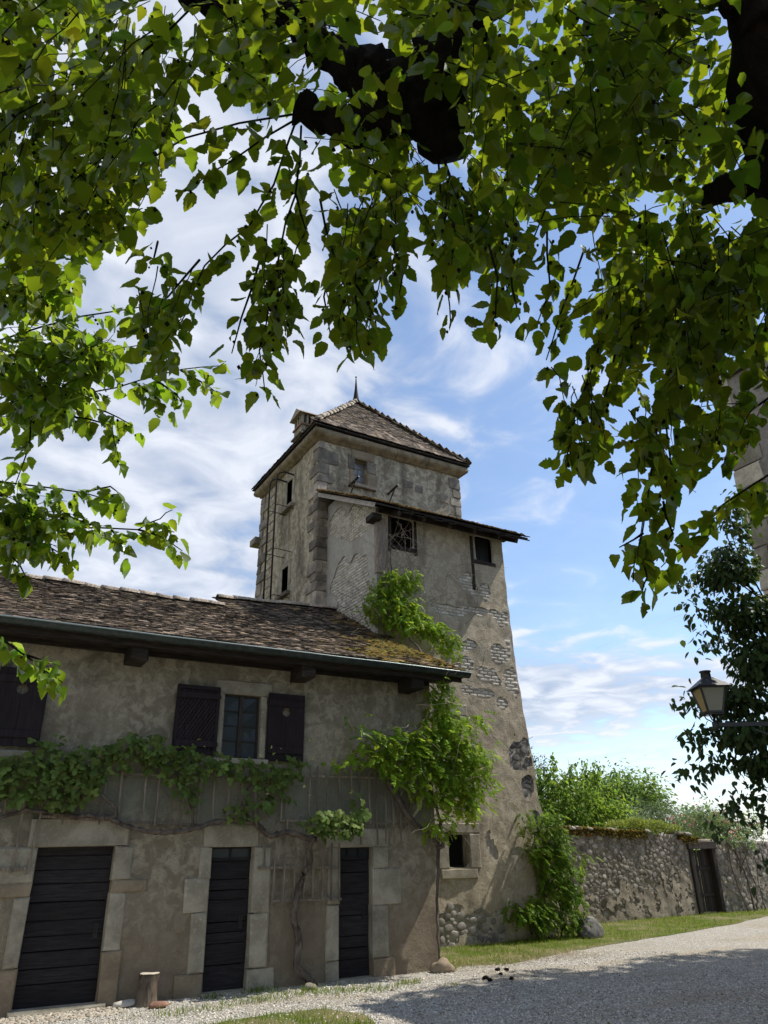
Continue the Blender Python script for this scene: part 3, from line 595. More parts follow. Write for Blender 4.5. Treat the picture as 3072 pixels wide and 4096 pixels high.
FILL = [[-0.48,3.57,5.68,-0.39,3.59,5.51,-0.3,3.62,5.31],
[2.28,0.92,5.16,2.13,0.97,5.09,2,1.03,5],
[2.2,1.26,5.54,2.23,1.27,5.37,2.26,1.28,5.19],
[0.18,3.06,6.24,0.1,3.13,6.04,0.03,3.22,5.81],
[2.12,1.26,4.68,1.93,1.23,4.67,1.76,1.21,4.63],
[0.36,3.72,5.51,0.23,3.76,5.3,0.11,3.81,5.06],
[0.68,2.37,5.32,0.56,2.23,5.29,0.45,2.11,5.23],
[-0.23,2.84,5.29,-0.23,2.9,5.07,-0.23,2.98,4.82],
[2.68,0.99,4.62,2.67,1.01,4.43,2.66,1.04,4.24],
[2.46,1.23,5.73,2.24,1.26,5.7,2.05,1.31,5.64],
[-0.28,3.02,5.67,-0.31,3.08,5.45,-0.33,3.16,5.21],
[2.62,1.87,5.13,2.41,1.83,5.14,2.21,1.81,5.12],
[3.39,1.85,5.55,3.31,1.97,5.37,3.25,2.11,5.15],
[1.14,1.76,4.52,0.94,1.7,4.49,0.76,1.65,4.42],
[0.37,3.1,5.11,0.33,3.11,4.93,0.29,3.12,4.74],
[0.03,2.19,5.33,-0.07,2.21,5.17,-0.15,2.24,5],
[1.46,2.02,5.47,1.61,1.88,5.33,1.76,1.77,5.16],
[2.74,1.6,5.65,2.54,1.58,5.64,2.36,1.57,5.6],
[2.17,2.57,5.95,2.32,2.48,5.75,2.47,2.41,5.53],
[1.99,2.2,6.05,2,2.06,5.97,2.01,1.94,5.87],
[1.62,1.7,5.7,1.41,1.7,5.64,1.22,1.72,5.55],
[1.17,2.77,6.29,1.05,2.83,6.13,0.94,2.91,5.95],
[-0.03,2.83,4.76,-0.13,2.82,4.6,-0.22,2.8,4.43],
[1.82,1.13,4.8,1.8,1.18,4.64,1.78,1.24,4.46],
[2.18,1.47,5.89,2.15,1.34,5.81,2.14,1.22,5.71],
[1.2,1.72,4.91,1.29,1.57,4.81,1.38,1.44,4.68],
[1.64,1.24,4.15,1.46,1.25,4.11,1.3,1.26,4.04],
[1.88,0.93,4.04,1.68,0.9,4.05,1.49,0.87,4.03],
[2.12,1.8,4.93,2.24,1.72,4.73,2.36,1.65,4.49],
[1.01,2.77,5.94,0.87,2.74,5.85,0.73,2.72,5.73],
[2.34,0.92,5.15,2.17,0.98,5.1,2.01,1.05,5.02],
[0.08,3.37,5.48,0.05,3.37,5.3,0.03,3.39,5.11],
[1.77,1.19,4.05,1.72,1.01,4,1.68,0.86,3.93],
[1.6,1.2,4.96,1.72,1.11,4.78,1.84,1.04,4.58],
[0.89,2.15,5.69,0.81,2.04,5.63,0.74,1.95,5.55],
[-0.11,2.03,4.28,-0.09,2.04,4.12,-0.06,2.04,3.94],
[2.19,0.96,5.1,2.04,1.01,5.03,1.9,1.08,4.94],
[2.11,2.44,6,2.19,2.31,5.87,2.28,2.2,5.72],
[0.08,2.92,4.89,-0.01,2.97,4.66,-0.09,3.02,4.41],
[1,1.51,4.92,1.1,1.41,4.79,1.2,1.33,4.64],
[2.15,1.51,5.76,2.23,1.52,5.56,2.31,1.54,5.34],
[-0.29,2.58,5.43,-0.38,2.52,5.31,-0.46,2.48,5.18],
[0.19,2.89,6.33,0.07,2.93,6.16,-0.04,2.97,5.97],
[1.43,1.5,4.75,1.39,1.56,4.58,1.37,1.63,4.39],
[2.76,1.69,5.72,2.57,1.74,5.67,2.4,1.79,5.59],
[1.95,2.33,5.53,2.04,2.27,5.36,2.14,2.22,5.16],
[0.07,2.72,6.2,-0.05,2.69,6.08,-0.17,2.66,5.94],
[0.97,2.82,6,0.83,2.78,5.91,0.7,2.74,5.8],
[0,2.15,4.69,-0.11,2.15,4.53,-0.22,2.16,4.36],
[1.56,1.12,4.75,1.61,1.04,4.61,1.65,0.97,4.45],
[0.71,2.22,5.25,0.61,2.1,5.2,0.51,2,5.12],
[-0.01,2.73,5.57,-0.06,2.81,5.35,-0.11,2.89,5.11],
[-0.34,2.94,6.07,-0.45,2.93,5.92,-0.54,2.92,5.75],
[0.3,1.54,4.51,0.46,1.4,4.42,0.62,1.29,4.31],
[0.13,2.59,4.85,0.04,2.62,4.66,-0.04,2.66,4.44],
[-0.13,3.55,5.66,-0.22,3.57,5.47,-0.3,3.6,5.25],
[1.65,0.8,4.27,1.57,0.9,4.14,1.5,1,3.98],
[1.72,0.92,4.48,1.56,0.97,4.41,1.42,1.03,4.32],
[-0.12,3.68,5.18,-0.18,3.68,4.99,-0.23,3.69,4.78],
[0.21,2.12,5.27,0.08,2.15,5.11,-0.04,2.18,4.94],
[0.23,2.44,5.84,0.13,2.39,5.73,0.04,2.35,5.6],
[0.63,1.93,5.31,0.74,1.87,5.17,0.85,1.83,5.02],
[2.74,2.01,5.72,2.53,2.03,5.69,2.33,2.06,5.64],
[0.53,1.53,4.56,0.41,1.55,4.42,0.31,1.57,4.28],
[0.4,2.45,6,0.53,2.35,5.9,0.67,2.26,5.78],
[-0.1,3.19,5.78,-0.2,3.24,5.57,-0.29,3.31,5.33],
[1.86,1.32,5.46,1.88,1.2,5.34,1.9,1.1,5.22],
[2.53,2.06,5.97,2.52,2.15,5.76,2.52,2.26,5.53],
[2.51,1.12,4.81,2.44,1.2,4.67,2.38,1.3,4.5],
[0.68,1.84,4.95,0.56,1.86,4.81,0.45,1.89,4.66],
[1.84,1.25,4.99,1.89,1.17,4.83,1.95,1.11,4.66],
[1.78,1.02,4.16,1.62,0.95,4.14,1.49,0.9,4.1],
[-0.1,3.75,5.4,-0.15,3.75,5.21,-0.2,3.75,5.01],
[2.17,1.94,5,2.25,1.76,4.88,2.32,1.61,4.73],
[1.73,1.57,4.69,1.79,1.49,4.54,1.84,1.43,4.37],
[-0.24,2.81,5.22,-0.32,2.85,5.01,-0.39,2.89,4.79],
[2.82,1.11,5.47,2.8,1.14,5.31,2.79,1.19,5.13],
[3.05,1.32,6.03,2.91,1.4,5.94,2.78,1.5,5.84],
[0.82,2.25,5.74,0.63,2.23,5.64,0.46,2.21,5.53],
[2.54,1.21,4.6,2.44,1.09,4.56,2.35,0.99,4.5],
[2.43,1.92,5.94,2.49,1.85,5.77,2.56,1.8,5.59],
[1.53,0.99,4.42,1.59,1,4.22,1.65,1.02,4.01],
[-0.33,3.39,5.52,-0.35,3.45,5.28,-0.36,3.52,5.03],
[3.1,2.05,5.51,2.87,2.06,5.52,2.65,2.1,5.49],
[-0.18,1.81,4.42,-0.25,1.82,4.26,-0.3,1.83,4.08],
[-0.05,2.7,4.66,0.1,2.65,4.53,0.25,2.62,4.38],
[0.4,2.14,5.38,0.52,2.06,5.27,0.64,2,5.14],
[0.78,2.2,5.34,0.61,2.23,5.2,0.45,2.26,5.05],
[2.08,1.38,4.59,1.9,1.34,4.58,1.74,1.31,4.54],
[-0.28,2.37,4.51,-0.29,2.41,4.29,-0.3,2.46,4.06],
[-0.25,3.16,5.65,-0.3,3.15,5.48,-0.35,3.15,5.31],
[1.54,1.04,4.25,1.6,0.95,4.1,1.64,0.87,3.93],
[1.35,1.18,4.75,1.17,1.19,4.67,1.01,1.21,4.58],
[-0.32,3.35,5.76,-0.43,3.38,5.55,-0.52,3.42,5.33],
[0.05,3.54,5.84,-0.1,3.52,5.69,-0.23,3.51,5.53],
[-0.3,2.64,5.54,-0.38,2.65,5.36,-0.44,2.68,5.18],
[-0.21,2.11,4.1,-0.2,2.13,3.91,-0.18,2.15,3.7],
[0.55,2.76,6.27,0.62,2.62,6.19,0.7,2.5,6.11],
[2.59,1.05,5.15,2.49,1.16,5.03,2.4,1.29,4.88],
[1.12,1.89,4.57,0.93,1.87,4.5,0.76,1.86,4.4],
[2.36,1.68,5.91,2.46,1.62,5.72,2.55,1.58,5.52],
[0.34,2.91,6.03,0.31,2.97,5.84,0.28,3.03,5.63],
[-0.17,2.64,5.82,-0.28,2.65,5.66,-0.38,2.66,5.49],
[1.59,1.82,5.92,1.41,1.88,5.81,1.26,1.94,5.69],
[1.95,2.09,6.28,1.79,2.08,6.21,1.65,2.08,6.12],
[-0.28,2.34,5.21,-0.39,2.28,5.09,-0.49,2.24,4.95],
[-0.25,3.59,5.36,-0.29,3.58,5.18,-0.33,3.58,4.99],
[2.03,1.77,5.3,1.97,1.89,5.11,1.92,2.03,4.89],
[-0.06,2.53,5.19,-0.19,2.5,5.04,-0.3,2.49,4.88],
[2.15,2.02,5.74,2.21,2.06,5.52,2.29,2.12,5.28],
[0.34,1.87,4.94,0.44,1.83,4.8,0.55,1.81,4.64],
[2.38,2.56,5.83,2.44,2.45,5.69,2.51,2.36,5.53],
[1.65,1.09,4.43,1.7,1.1,4.22,1.76,1.13,4],
[1.84,1.37,5.1,1.9,1.28,4.95,1.97,1.2,4.78],
[-0.31,2.68,5.72,-0.41,2.64,5.59,-0.51,2.62,5.44],
[0.56,2.79,6.28,0.71,2.74,6.14,0.86,2.72,5.97],
[2.01,0.96,4.22,1.89,0.84,4.19,1.78,0.75,4.15],
[1.11,1.42,4.56,1.22,1.32,4.42,1.33,1.23,4.26],
[0.91,2.05,5.44,0.73,2.11,5.3,0.56,2.17,5.14],
[-0.17,2.91,6.22,-0.19,2.95,6.04,-0.2,3.01,5.84],
[1.81,1.32,4.3,1.63,1.29,4.28,1.47,1.26,4.23],
[0.25,1.85,4.36,0.16,1.91,4.16,0.09,1.98,3.94],
[2.21,2.25,5.85,2.34,2.14,5.68,2.48,2.04,5.48],
[2.39,1.85,5.46,2.48,1.77,5.27,2.58,1.71,5.06],
[2.07,1.2,5.29,2.1,1.13,5.14,2.14,1.06,4.98],
[-0.21,3.17,6.14,-0.34,3.19,5.96,-0.45,3.22,5.76],
[1.64,0.82,4.4,1.49,0.82,4.34,1.35,0.84,4.26],
[1.91,1.19,5.28,1.97,1.09,5.13,2.02,0.99,4.97],
[-0.14,2.06,4.32,-0.24,2.02,4.18,-0.32,1.98,4.03],
[0.94,2.6,6.36,0.75,2.57,6.27,0.57,2.55,6.16],
[1.7,1.41,5.15,1.73,1.45,4.96,1.77,1.5,4.76],
[2.46,1.55,5.39,2.48,1.6,5.19,2.52,1.66,4.96],
[0.86,1.79,5.07,0.71,1.78,4.97,0.57,1.78,4.85],
[-0.12,2.71,4.61,-0.11,2.71,4.43,-0.09,2.72,4.23],
[2.86,1.55,5.93,2.74,1.61,5.83,2.63,1.67,5.72],
[2.86,1.76,5.82,2.67,1.81,5.78,2.48,1.87,5.71],
[1.21,1.7,5.29,1.29,1.56,5.18,1.36,1.43,5.07],
[-0.19,2.43,4.4,-0.21,2.46,4.19,-0.22,2.51,3.95],
[1.6,1.8,5.95,1.46,1.86,5.83,1.34,1.93,5.69],
[2.35,1.5,5.54,2.34,1.54,5.38,2.33,1.59,5.2],
[1.31,2.06,5.1,1.39,2.03,4.93,1.46,2,4.75],
[2.44,1.38,4.82,2.24,1.42,4.79,2.05,1.48,4.73],
[1.61,1.76,5.09,1.47,1.68,5.05,1.34,1.62,4.98],
[0.57,2.55,5.45,0.41,2.48,5.37,0.28,2.42,5.27],
[0.11,3.04,5.51,0.02,3.02,5.36,-0.06,3.01,5.21],
[0.02,2.97,4.36,-0.13,2.84,4.32,-0.24,2.72,4.26],
[1.94,1.24,4.89,2.02,1.18,4.7,2.1,1.13,4.49],
[0.28,1.82,4.97,0.38,1.68,4.9,0.49,1.56,4.8],
[0.41,3.16,6.08,0.41,3.21,5.88,0.41,3.27,5.67],
[1.73,1.06,4.53,1.76,1.03,4.36,1.79,1,4.19],
[1.05,1.24,4.39,0.91,1.29,4.27,0.79,1.35,4.13],
[-0.06,3.24,5.24,0.07,3.23,5.07,0.2,3.24,4.88],
[1.38,2.55,5.35,1.47,2.43,5.24,1.56,2.32,5.12],
[0.07,2.87,6.22,-0.03,2.84,6.09,-0.11,2.82,5.95],
[1.45,1.51,5.51,1.27,1.56,5.41,1.11,1.62,5.29],
[0.39,2.98,5.18,0.29,2.98,5.03,0.21,2.98,4.86],
[1.48,2.51,5.58,1.3,2.58,5.44,1.14,2.67,5.27],
[1.48,3.05,6.03,1.59,2.97,5.88,1.7,2.92,5.71],
[1.42,2.39,5.49,1.51,2.39,5.29,1.6,2.41,5.07],
[0.26,1.77,4.26,0.25,1.8,4.08,0.24,1.83,3.89],
[0.58,1.95,4.95,0.5,1.8,4.9,0.43,1.67,4.84],
[1.05,1.87,5.53,1.08,1.72,5.45,1.11,1.59,5.36],
[-0.17,3.17,5.5,-0.29,3.13,5.36,-0.41,3.11,5.2],
[0.48,1.52,4.47,0.55,1.39,4.39,0.62,1.27,4.29],
[1.36,2.29,6.13,1.46,2.15,6.03,1.56,2.02,5.91],
[-0.43,2.98,6.01,-0.53,2.98,5.84,-0.62,3,5.66],
[3.31,1.13,5.72,3.3,1.21,5.54,3.3,1.31,5.33],
[-0.32,2.86,5.41,-0.39,2.91,5.19,-0.45,2.97,4.96],
[0.07,1.89,4.52,0.07,1.9,4.35,0.08,1.92,4.18],
[2.12,1.19,3.79,1.93,1.22,3.78,1.74,1.25,3.75],
[0.31,2.6,4.68,0.23,2.62,4.5,0.16,2.65,4.3],
[1.47,2.39,5.54,1.43,2.46,5.34,1.41,2.54,5.13],
[2.13,2.33,5.59,2.25,2.25,5.41,2.37,2.18,5.2],
[2.35,1.87,6.3,2.34,1.92,6.14,2.34,1.98,5.96],
[1.75,1.27,4.77,1.72,1.34,4.6,1.7,1.41,4.41],
[1.37,2.52,5.41,1.47,2.44,5.26,1.58,2.38,5.1],
[-0.34,2.57,5.4,-0.43,2.46,5.31,-0.52,2.38,5.21],
[1.25,2.08,5.19,1.33,2.06,5.01,1.42,2.06,4.82],
[1.63,2.27,5.23,1.52,2.31,5.08,1.43,2.37,4.92],
[1.69,1.16,4.46,1.77,1.02,4.31,1.83,0.9,4.14],
[0.36,3.19,5.24,0.22,3.13,5.14,0.1,3.08,5.02],
[3.03,2.01,5.8,2.85,2.02,5.76,2.68,2.03,5.7],
[2.18,1.66,5.29,2.21,1.67,5.1,2.24,1.7,4.89],
[1.85,2.12,5.44,1.96,1.99,5.3,2.07,1.87,5.14],
[0.95,2.35,5.73,0.79,2.33,5.63,0.65,2.32,5.52],
[2.22,2.15,5.73,2.27,2,5.62,2.32,1.87,5.49],
[2.33,2.08,5.92,2.39,2.01,5.77,2.44,1.95,5.6],
[2.73,1.22,5.78,2.58,1.3,5.7,2.44,1.39,5.6],
[-0.24,3.2,5.17,-0.22,3.22,4.98,-0.19,3.24,4.78],
[2.54,1.69,5.2,2.35,1.75,5.14,2.17,1.81,5.06],
[1.64,0.85,4.55,1.43,0.89,4.51,1.25,0.93,4.44],
[3.21,1.6,5.41,3.08,1.46,5.41,2.97,1.34,5.38],
[0.78,2.34,6.01,0.89,2.18,5.93,1.01,2.04,5.83],
[1.32,2.51,6.41,1.21,2.35,6.38,1.12,2.21,6.32],
[0.03,2.74,5.73,0.04,2.78,5.55,0.06,2.83,5.35],
[0.13,2.47,5.38,0.05,2.51,5.2,-0.02,2.56,5],
[2.88,1.2,6.01,2.72,1.23,5.96,2.56,1.26,5.89],
[0.01,2.25,4.91,-0.03,2.28,4.74,-0.06,2.31,4.55],
[0.35,1.85,4.61,0.45,1.78,4.49,0.55,1.72,4.36],
[3.08,1.19,5.9,3.02,1.27,5.77,2.96,1.37,5.61],
[2.6,1.26,5.03,2.53,1.34,4.89,2.48,1.42,4.72],
[2.27,1.46,5.05,2.07,1.55,4.98,1.89,1.66,4.88],
[2.11,1.25,4.51,1.94,1.23,4.48,1.79,1.21,4.43],
[0.07,2.5,4.24,0.02,2.5,4.06,-0.03,2.5,3.87],
[1.81,1.86,6.12,1.62,1.83,6.07,1.45,1.8,6],
[1.88,1.38,5.12,1.94,1.27,4.97,2.01,1.19,4.8],
[1.27,1.25,4.87,1.09,1.25,4.8,0.92,1.26,4.71],
[0.21,3.16,5.73,0.21,3.22,5.52,0.21,3.29,5.28],
[0.61,2.41,5.62,0.74,2.35,5.48,0.88,2.3,5.33],
[1.65,2.37,5.43,1.48,2.34,5.37,1.32,2.32,5.29],
[-0.06,3.05,5.42,-0.15,2.95,5.33,-0.23,2.86,5.24],
[-0.11,2.61,5.68,-0.19,2.64,5.51,-0.27,2.67,5.32],
[2.28,1.28,5.65,2.37,1.18,5.47,2.46,1.1,5.28],
[3.17,1.75,5.49,2.99,1.71,5.48,2.83,1.68,5.45],
[1.84,1.14,4.52,1.93,1.04,4.34,2.01,0.95,4.13],
[2.84,1.36,5.23,2.66,1.24,5.25,2.51,1.15,5.23],
[1.39,1.91,5.42,1.53,1.75,5.3,1.66,1.61,5.15],
[1.9,1.73,4.76,1.97,1.56,4.65,2.03,1.41,4.52],
[0.39,2.01,5.04,0.34,2.04,4.88,0.29,2.08,4.7],
[0.29,2.44,5.25,0.28,2.47,5.07,0.28,2.5,4.89],
[-0.19,2.58,5.47,-0.29,2.52,5.35,-0.38,2.47,5.22],
[2.04,1.82,5.82,1.95,1.9,5.68,1.88,1.99,5.52],
[1.77,0.81,4.45,1.62,0.82,4.39,1.48,0.85,4.32],
[1.93,1.41,5.14,2.01,1.24,5.01,2.09,1.1,4.85],
[0.25,2.25,5.21,0.17,2.27,5.05,0.1,2.3,4.87],
[2.44,1.36,4.98,2.22,1.35,4.99,2.01,1.36,4.96],
[-0.17,3.03,5.9,-0.29,3.01,5.74,-0.4,3.01,5.58],
[2.67,1.88,5.38,2.68,1.92,5.17,2.7,1.97,4.94],
[0.26,3.11,6.04,0.14,3.13,5.87,0.03,3.16,5.68],
[0.17,2.34,4.63,0.23,2.34,4.46,0.3,2.35,4.28],
[2.07,1.66,5.41,2.01,1.72,5.26,1.96,1.79,5.09],
[-0.43,3.05,6.16,-0.55,3.04,6,-0.65,3.03,5.83],
[0.15,3.35,4.91,0.04,3.33,4.75,-0.07,3.32,4.57],
[2.11,1.74,5.78,2.17,1.77,5.58,2.23,1.81,5.37],
[2.33,1.57,5.66,2.38,1.51,5.49,2.44,1.46,5.32],
[-0.22,2.37,4.51,-0.27,2.37,4.34,-0.31,2.38,4.15],
[0.12,3.31,5.95,0.04,3.34,5.77,-0.02,3.37,5.58],
[1.55,1.61,5.35,1.39,1.64,5.25,1.25,1.69,5.14],
[1.29,2.04,5.77,1.32,1.89,5.7,1.36,1.75,5.6],
[1.63,1.97,5.72,1.71,1.84,5.6,1.8,1.72,5.47],
[1.61,1.57,5.36,1.54,1.66,5.2,1.49,1.75,5.02],
[0.06,1.87,4.61,0.09,1.93,4.41,0.13,2,4.19],
[0.08,2.01,4.51,0,2.08,4.29,-0.06,2.15,4.06],
[1.48,2.2,5.15,1.26,2.18,5.1,1.07,2.17,5.02],
[2.06,2.12,5.62,2.11,1.92,5.55,2.16,1.75,5.44],
[1.99,1.94,6.11,2,2,5.93,2.01,2.07,5.73],
[1.5,2.16,6.1,1.56,2,6.01,1.63,1.86,5.9],
[0.15,2.76,5.37,0.08,2.83,5.16,0.02,2.9,4.93],
[0.84,1.88,5.19,0.76,1.73,5.15,0.69,1.61,5.08],
[2.44,1.49,4.59,2.3,1.55,4.5,2.16,1.61,4.39],
[0.02,3.68,5.76,-0.03,3.7,5.57,-0.08,3.72,5.36],
[-0.22,3.01,5.44,-0.35,2.97,5.3,-0.46,2.94,5.14],
[-0.35,3.27,5.58,-0.39,3.3,5.39,-0.42,3.33,5.19],
[0.42,2.3,5.74,0.56,2.25,5.61,0.71,2.22,5.45],
[3.5,1.67,5.5,3.52,1.55,5.35,3.54,1.45,5.19],
[0.47,1.52,4.62,0.63,1.41,4.51,0.79,1.31,4.37],
[0.14,1.73,4.39,0.05,1.77,4.21,-0.03,1.81,4.02],
[1.95,1.17,5.36,1.98,1.07,5.22,2.02,0.99,5.07],
[2.04,1.05,4.28,1.84,1.11,4.24,1.66,1.18,4.18],
[0.07,2.86,5.03,0.09,2.91,4.81,0.13,2.97,4.57],
[0.18,2.33,4.56,0.06,2.37,4.36,-0.05,2.41,4.14],
[0.08,1.89,4.39,0.08,1.92,4.21,0.08,1.96,4.01],
[1.51,2.34,6.43,1.59,2.18,6.34,1.68,2.04,6.23],
[0.29,2.88,4.82,0.17,2.86,4.67,0.07,2.85,4.5],
[-0.33,3.43,5.35,-0.33,3.48,5.12,-0.32,3.55,4.86],
[1.81,0.97,4.61,1.61,1.02,4.56,1.43,1.09,4.49],
[2.4,1.1,5.26,2.29,1.19,5.15,2.19,1.3,5.02],
[1.04,2.53,6.4,1,2.39,6.34,0.97,2.26,6.27],
[2.02,1.6,5.35,1.99,1.66,5.18,1.97,1.72,5],
[1.71,1.26,5.03,1.77,1.22,4.86,1.83,1.19,4.67],
[-0.11,3.45,5.4,-0.2,3.44,5.23,-0.28,3.43,5.05],
[1.82,1.34,4.05,1.64,1.38,3.99,1.47,1.42,3.91],
[2.5,1.28,5.68,2.37,1.4,5.57,2.25,1.54,5.43],
[2.18,1.43,4.81,2.05,1.27,4.82,1.93,1.14,4.79],
[-0.08,2.72,5.26,-0.07,2.76,5.07,-0.05,2.81,4.86],
[1.8,1.14,4.41,1.86,1.08,4.23,1.92,1.03,4.04],
[2.31,1.69,4.91,2.15,1.69,4.86,2,1.69,4.79],
[2.3,2.18,5.57,2.35,2.01,5.47,2.41,1.86,5.35],
[1.53,0.92,4.54,1.57,0.79,4.41,1.61,0.67,4.27],
[1.59,1.67,5.48,1.37,1.69,5.42,1.17,1.72,5.33],
[-0.05,2.05,4.65,-0.12,1.93,4.58,-0.17,1.84,4.49],
[-0.05,3.24,5.13,-0.1,3.28,4.91,-0.15,3.33,4.67],
[-0.39,3.96,5.42,-0.38,3.97,5.22,-0.37,3.99,5],
[1.81,0.82,4.41,1.67,0.9,4.32,1.55,0.99,4.21],
[0.96,1.98,4.56,1.13,1.86,4.41,1.3,1.77,4.24],
[0.06,2.29,4.78,0.06,2.3,4.61,0.06,2.32,4.43],
[1,2.55,5.7,1.14,2.4,5.6,1.28,2.28,5.48],
[-0.26,2.61,5.63,-0.39,2.63,5.44,-0.51,2.66,5.25],
[1.41,2.32,6.24,1.53,2.17,6.13,1.65,2.04,6],
[0.13,3.04,5.07,-0.04,3.01,4.94,-0.2,2.99,4.77],
[-0.11,3.39,4.78,-0.26,3.32,4.65,-0.38,3.27,4.51],
[2.28,1.8,5.03,2.32,1.64,4.92,2.37,1.5,4.79],
[-0.5,2.86,5.49,-0.49,2.89,5.3,-0.48,2.93,5.1],
[2.33,1.5,5.33,2.31,1.57,5.16,2.29,1.65,4.96],
[1.21,1.7,5.05,1.36,1.59,4.91,1.51,1.49,4.73],
[2.18,2.54,5.8,2.24,2.51,5.62,2.3,2.49,5.42],
[-0.28,2.66,5.13,-0.35,2.71,4.92,-0.41,2.76,4.69],
[0.13,2.55,4.57,0.09,2.55,4.39,0.05,2.56,4.2],
[0.03,1.87,4.67,-0.07,1.82,4.55,-0.15,1.77,4.43],
[1.53,2.4,6.28,1.61,2.26,6.18,1.68,2.15,6.06],
[0.01,3.13,5.33,-0.09,3.11,5.18,-0.18,3.09,5.02],
[-0.15,2.86,5.49,-0.16,2.93,5.27,-0.17,3.01,5.03],
[0.12,1.99,4.51,0.1,2.02,4.33,0.08,2.06,4.14],
[3.28,1.81,5.31,3.25,1.86,5.13,3.22,1.93,4.93],
[1.11,1.37,4.64,1.23,1.23,4.51,1.35,1.11,4.36],
[2.07,1.9,5.62,2.03,1.98,5.45,1.99,2.06,5.26],
[3.56,1.6,5.5,3.57,1.51,5.34,3.59,1.44,5.16],
[1.33,1.72,4.47,1.37,1.71,4.29,1.4,1.7,4.1],
[2.22,1.64,5.45,2.23,1.67,5.27,2.24,1.71,5.07],
[0.33,2.62,5.98,0.24,2.7,5.78,0.16,2.79,5.56],
[2.07,1.98,6.42,1.93,2.04,6.31,1.8,2.1,6.19],
[1.1,2.01,5.03,1.13,2.01,4.86,1.17,2.02,4.68],
[1.36,1.33,4.51,1.38,1.38,4.32,1.4,1.43,4.11],
[0.88,2.1,5.73,0.71,2.13,5.61,0.56,2.17,5.46],
[2.7,1.24,4.79,2.66,1.08,4.71,2.62,0.95,4.61],
[1.52,1.14,4.24,1.46,1.19,4.09,1.4,1.24,3.93],
[-0.09,1.87,4.51,-0.16,1.9,4.33,-0.22,1.93,4.14],
[1.16,1.27,4.54,1.17,1.31,4.37,1.19,1.37,4.17],
[1.33,1.89,5.48,1.41,1.76,5.36,1.49,1.66,5.23],
[0.51,2.87,6.39,0.56,2.87,6.24,0.61,2.88,6.07],
[1.32,2.2,6.13,1.38,2.02,6.06,1.45,1.86,5.96],
[0.03,1.86,4.54,-0,1.91,4.35,-0.03,1.97,4.14],
[2.03,0.94,4.26,2.03,0.94,4.08,2.04,0.95,3.88],
[1.92,1.39,5.68,1.96,1.23,5.56,2,1.1,5.43],
[0.4,3.11,5.8,0.41,3.17,5.58,0.43,3.26,5.34],
[-0.27,3.22,5.1,-0.36,3.12,5.02,-0.44,3.04,4.92],
[-0.17,2.41,4.8,-0.3,2.35,4.68,-0.42,2.3,4.54],
[-0.09,3.33,5.18,0.01,3.32,5.02,0.12,3.32,4.83],
[3.09,1.05,6.15,2.94,1.02,6.11,2.79,1.01,6.06],
[3.08,1.61,5.27,2.92,1.54,5.27,2.77,1.48,5.25],
[-0.15,1.95,4.64,-0.28,1.91,4.5,-0.4,1.88,4.35],
[2.25,0.8,4.3,2.25,0.87,4.1,2.25,0.96,3.87],
[2.33,1.3,4.73,2.11,1.29,4.73,1.91,1.29,4.7],
[1.94,1.7,4.7,1.99,1.57,4.57,2.05,1.47,4.42],
[2.05,1.22,5.55,2.08,1.07,5.43,2.12,0.95,5.29],
[-0.19,3.48,5.28,-0.23,3.51,5.06,-0.27,3.55,4.83],
[0.2,2.79,4.88,0.14,2.84,4.66,0.09,2.9,4.42],
[1.77,1.46,5.58,1.59,1.5,5.5,1.41,1.56,5.4],
[0.15,2.61,5.2,0.07,2.63,5.03,-0,2.66,4.84],
[1.83,1.94,6.37,1.69,2.01,6.25,1.56,2.08,6.12],
[1.24,2.41,6.16,1.03,2.39,6.08,0.84,2.38,5.98],
[1.32,1.39,4.51,1.35,1.24,4.42,1.37,1.1,4.32],
[-0.26,2.47,5.54,-0.37,2.45,5.39,-0.48,2.44,5.23],
[1.95,2.75,5.89,1.77,2.69,5.85,1.6,2.65,5.79],
[1.49,2.63,6.02,1.6,2.63,5.82,1.7,2.64,5.61],
[-0.07,2.29,5.28,-0.19,2.31,5.1,-0.29,2.35,4.92],
[1.35,0.94,4.4,1.46,0.85,4.22,1.57,0.77,4.02],
[0.89,1.29,4.62,1.03,1.18,4.48,1.16,1.08,4.32],
[1.43,2.14,5.29,1.35,2.2,5.13,1.29,2.27,4.95],
[0.21,2.55,5.06,0.2,2.6,4.87,0.19,2.65,4.65],
[-0.28,3.83,5.6,-0.39,3.8,5.44,-0.49,3.78,5.27],
[1.83,1.68,4.47,1.92,1.51,4.33,2.01,1.36,4.17],
[1.44,1.48,4.77,1.45,1.57,4.56,1.47,1.68,4.32],
[0.21,2.68,5.36,0.13,2.72,5.17,0.07,2.77,4.96],
[1.96,1.24,5.3,2,1.15,5.15,2.04,1.08,5],
[0.82,1.72,4.39,0.83,1.56,4.34,0.84,1.42,4.27],
[1.93,0.98,4.9,1.77,1.01,4.83,1.63,1.05,4.75],
[1.26,2.64,6.15,1.31,2.63,5.98,1.38,2.64,5.81],
[2.59,1.73,5.99,2.59,1.77,5.81,2.61,1.82,5.62],
[0.53,2.4,5.64,0.63,2.29,5.55,0.72,2.19,5.45],
[1.63,2,5.66,1.69,1.89,5.54,1.76,1.78,5.41],
[0.51,2.09,5.3,0.63,1.98,5.2,0.74,1.88,5.09],
[-0.45,3.69,5.39,-0.37,3.69,5.21,-0.29,3.7,5.02],
[1.8,1.23,5.05,1.86,1.18,4.88,1.93,1.14,4.69],
[-0.08,3.61,4.89,-0.17,3.57,4.74,-0.25,3.54,4.58],
[0.23,2.78,5.55,0.3,2.81,5.36,0.38,2.86,5.15],
[2.9,1.28,4.37,2.74,1.2,4.38,2.6,1.13,4.37],
[1.45,1.26,5.02,1.3,1.22,4.95,1.17,1.2,4.87],
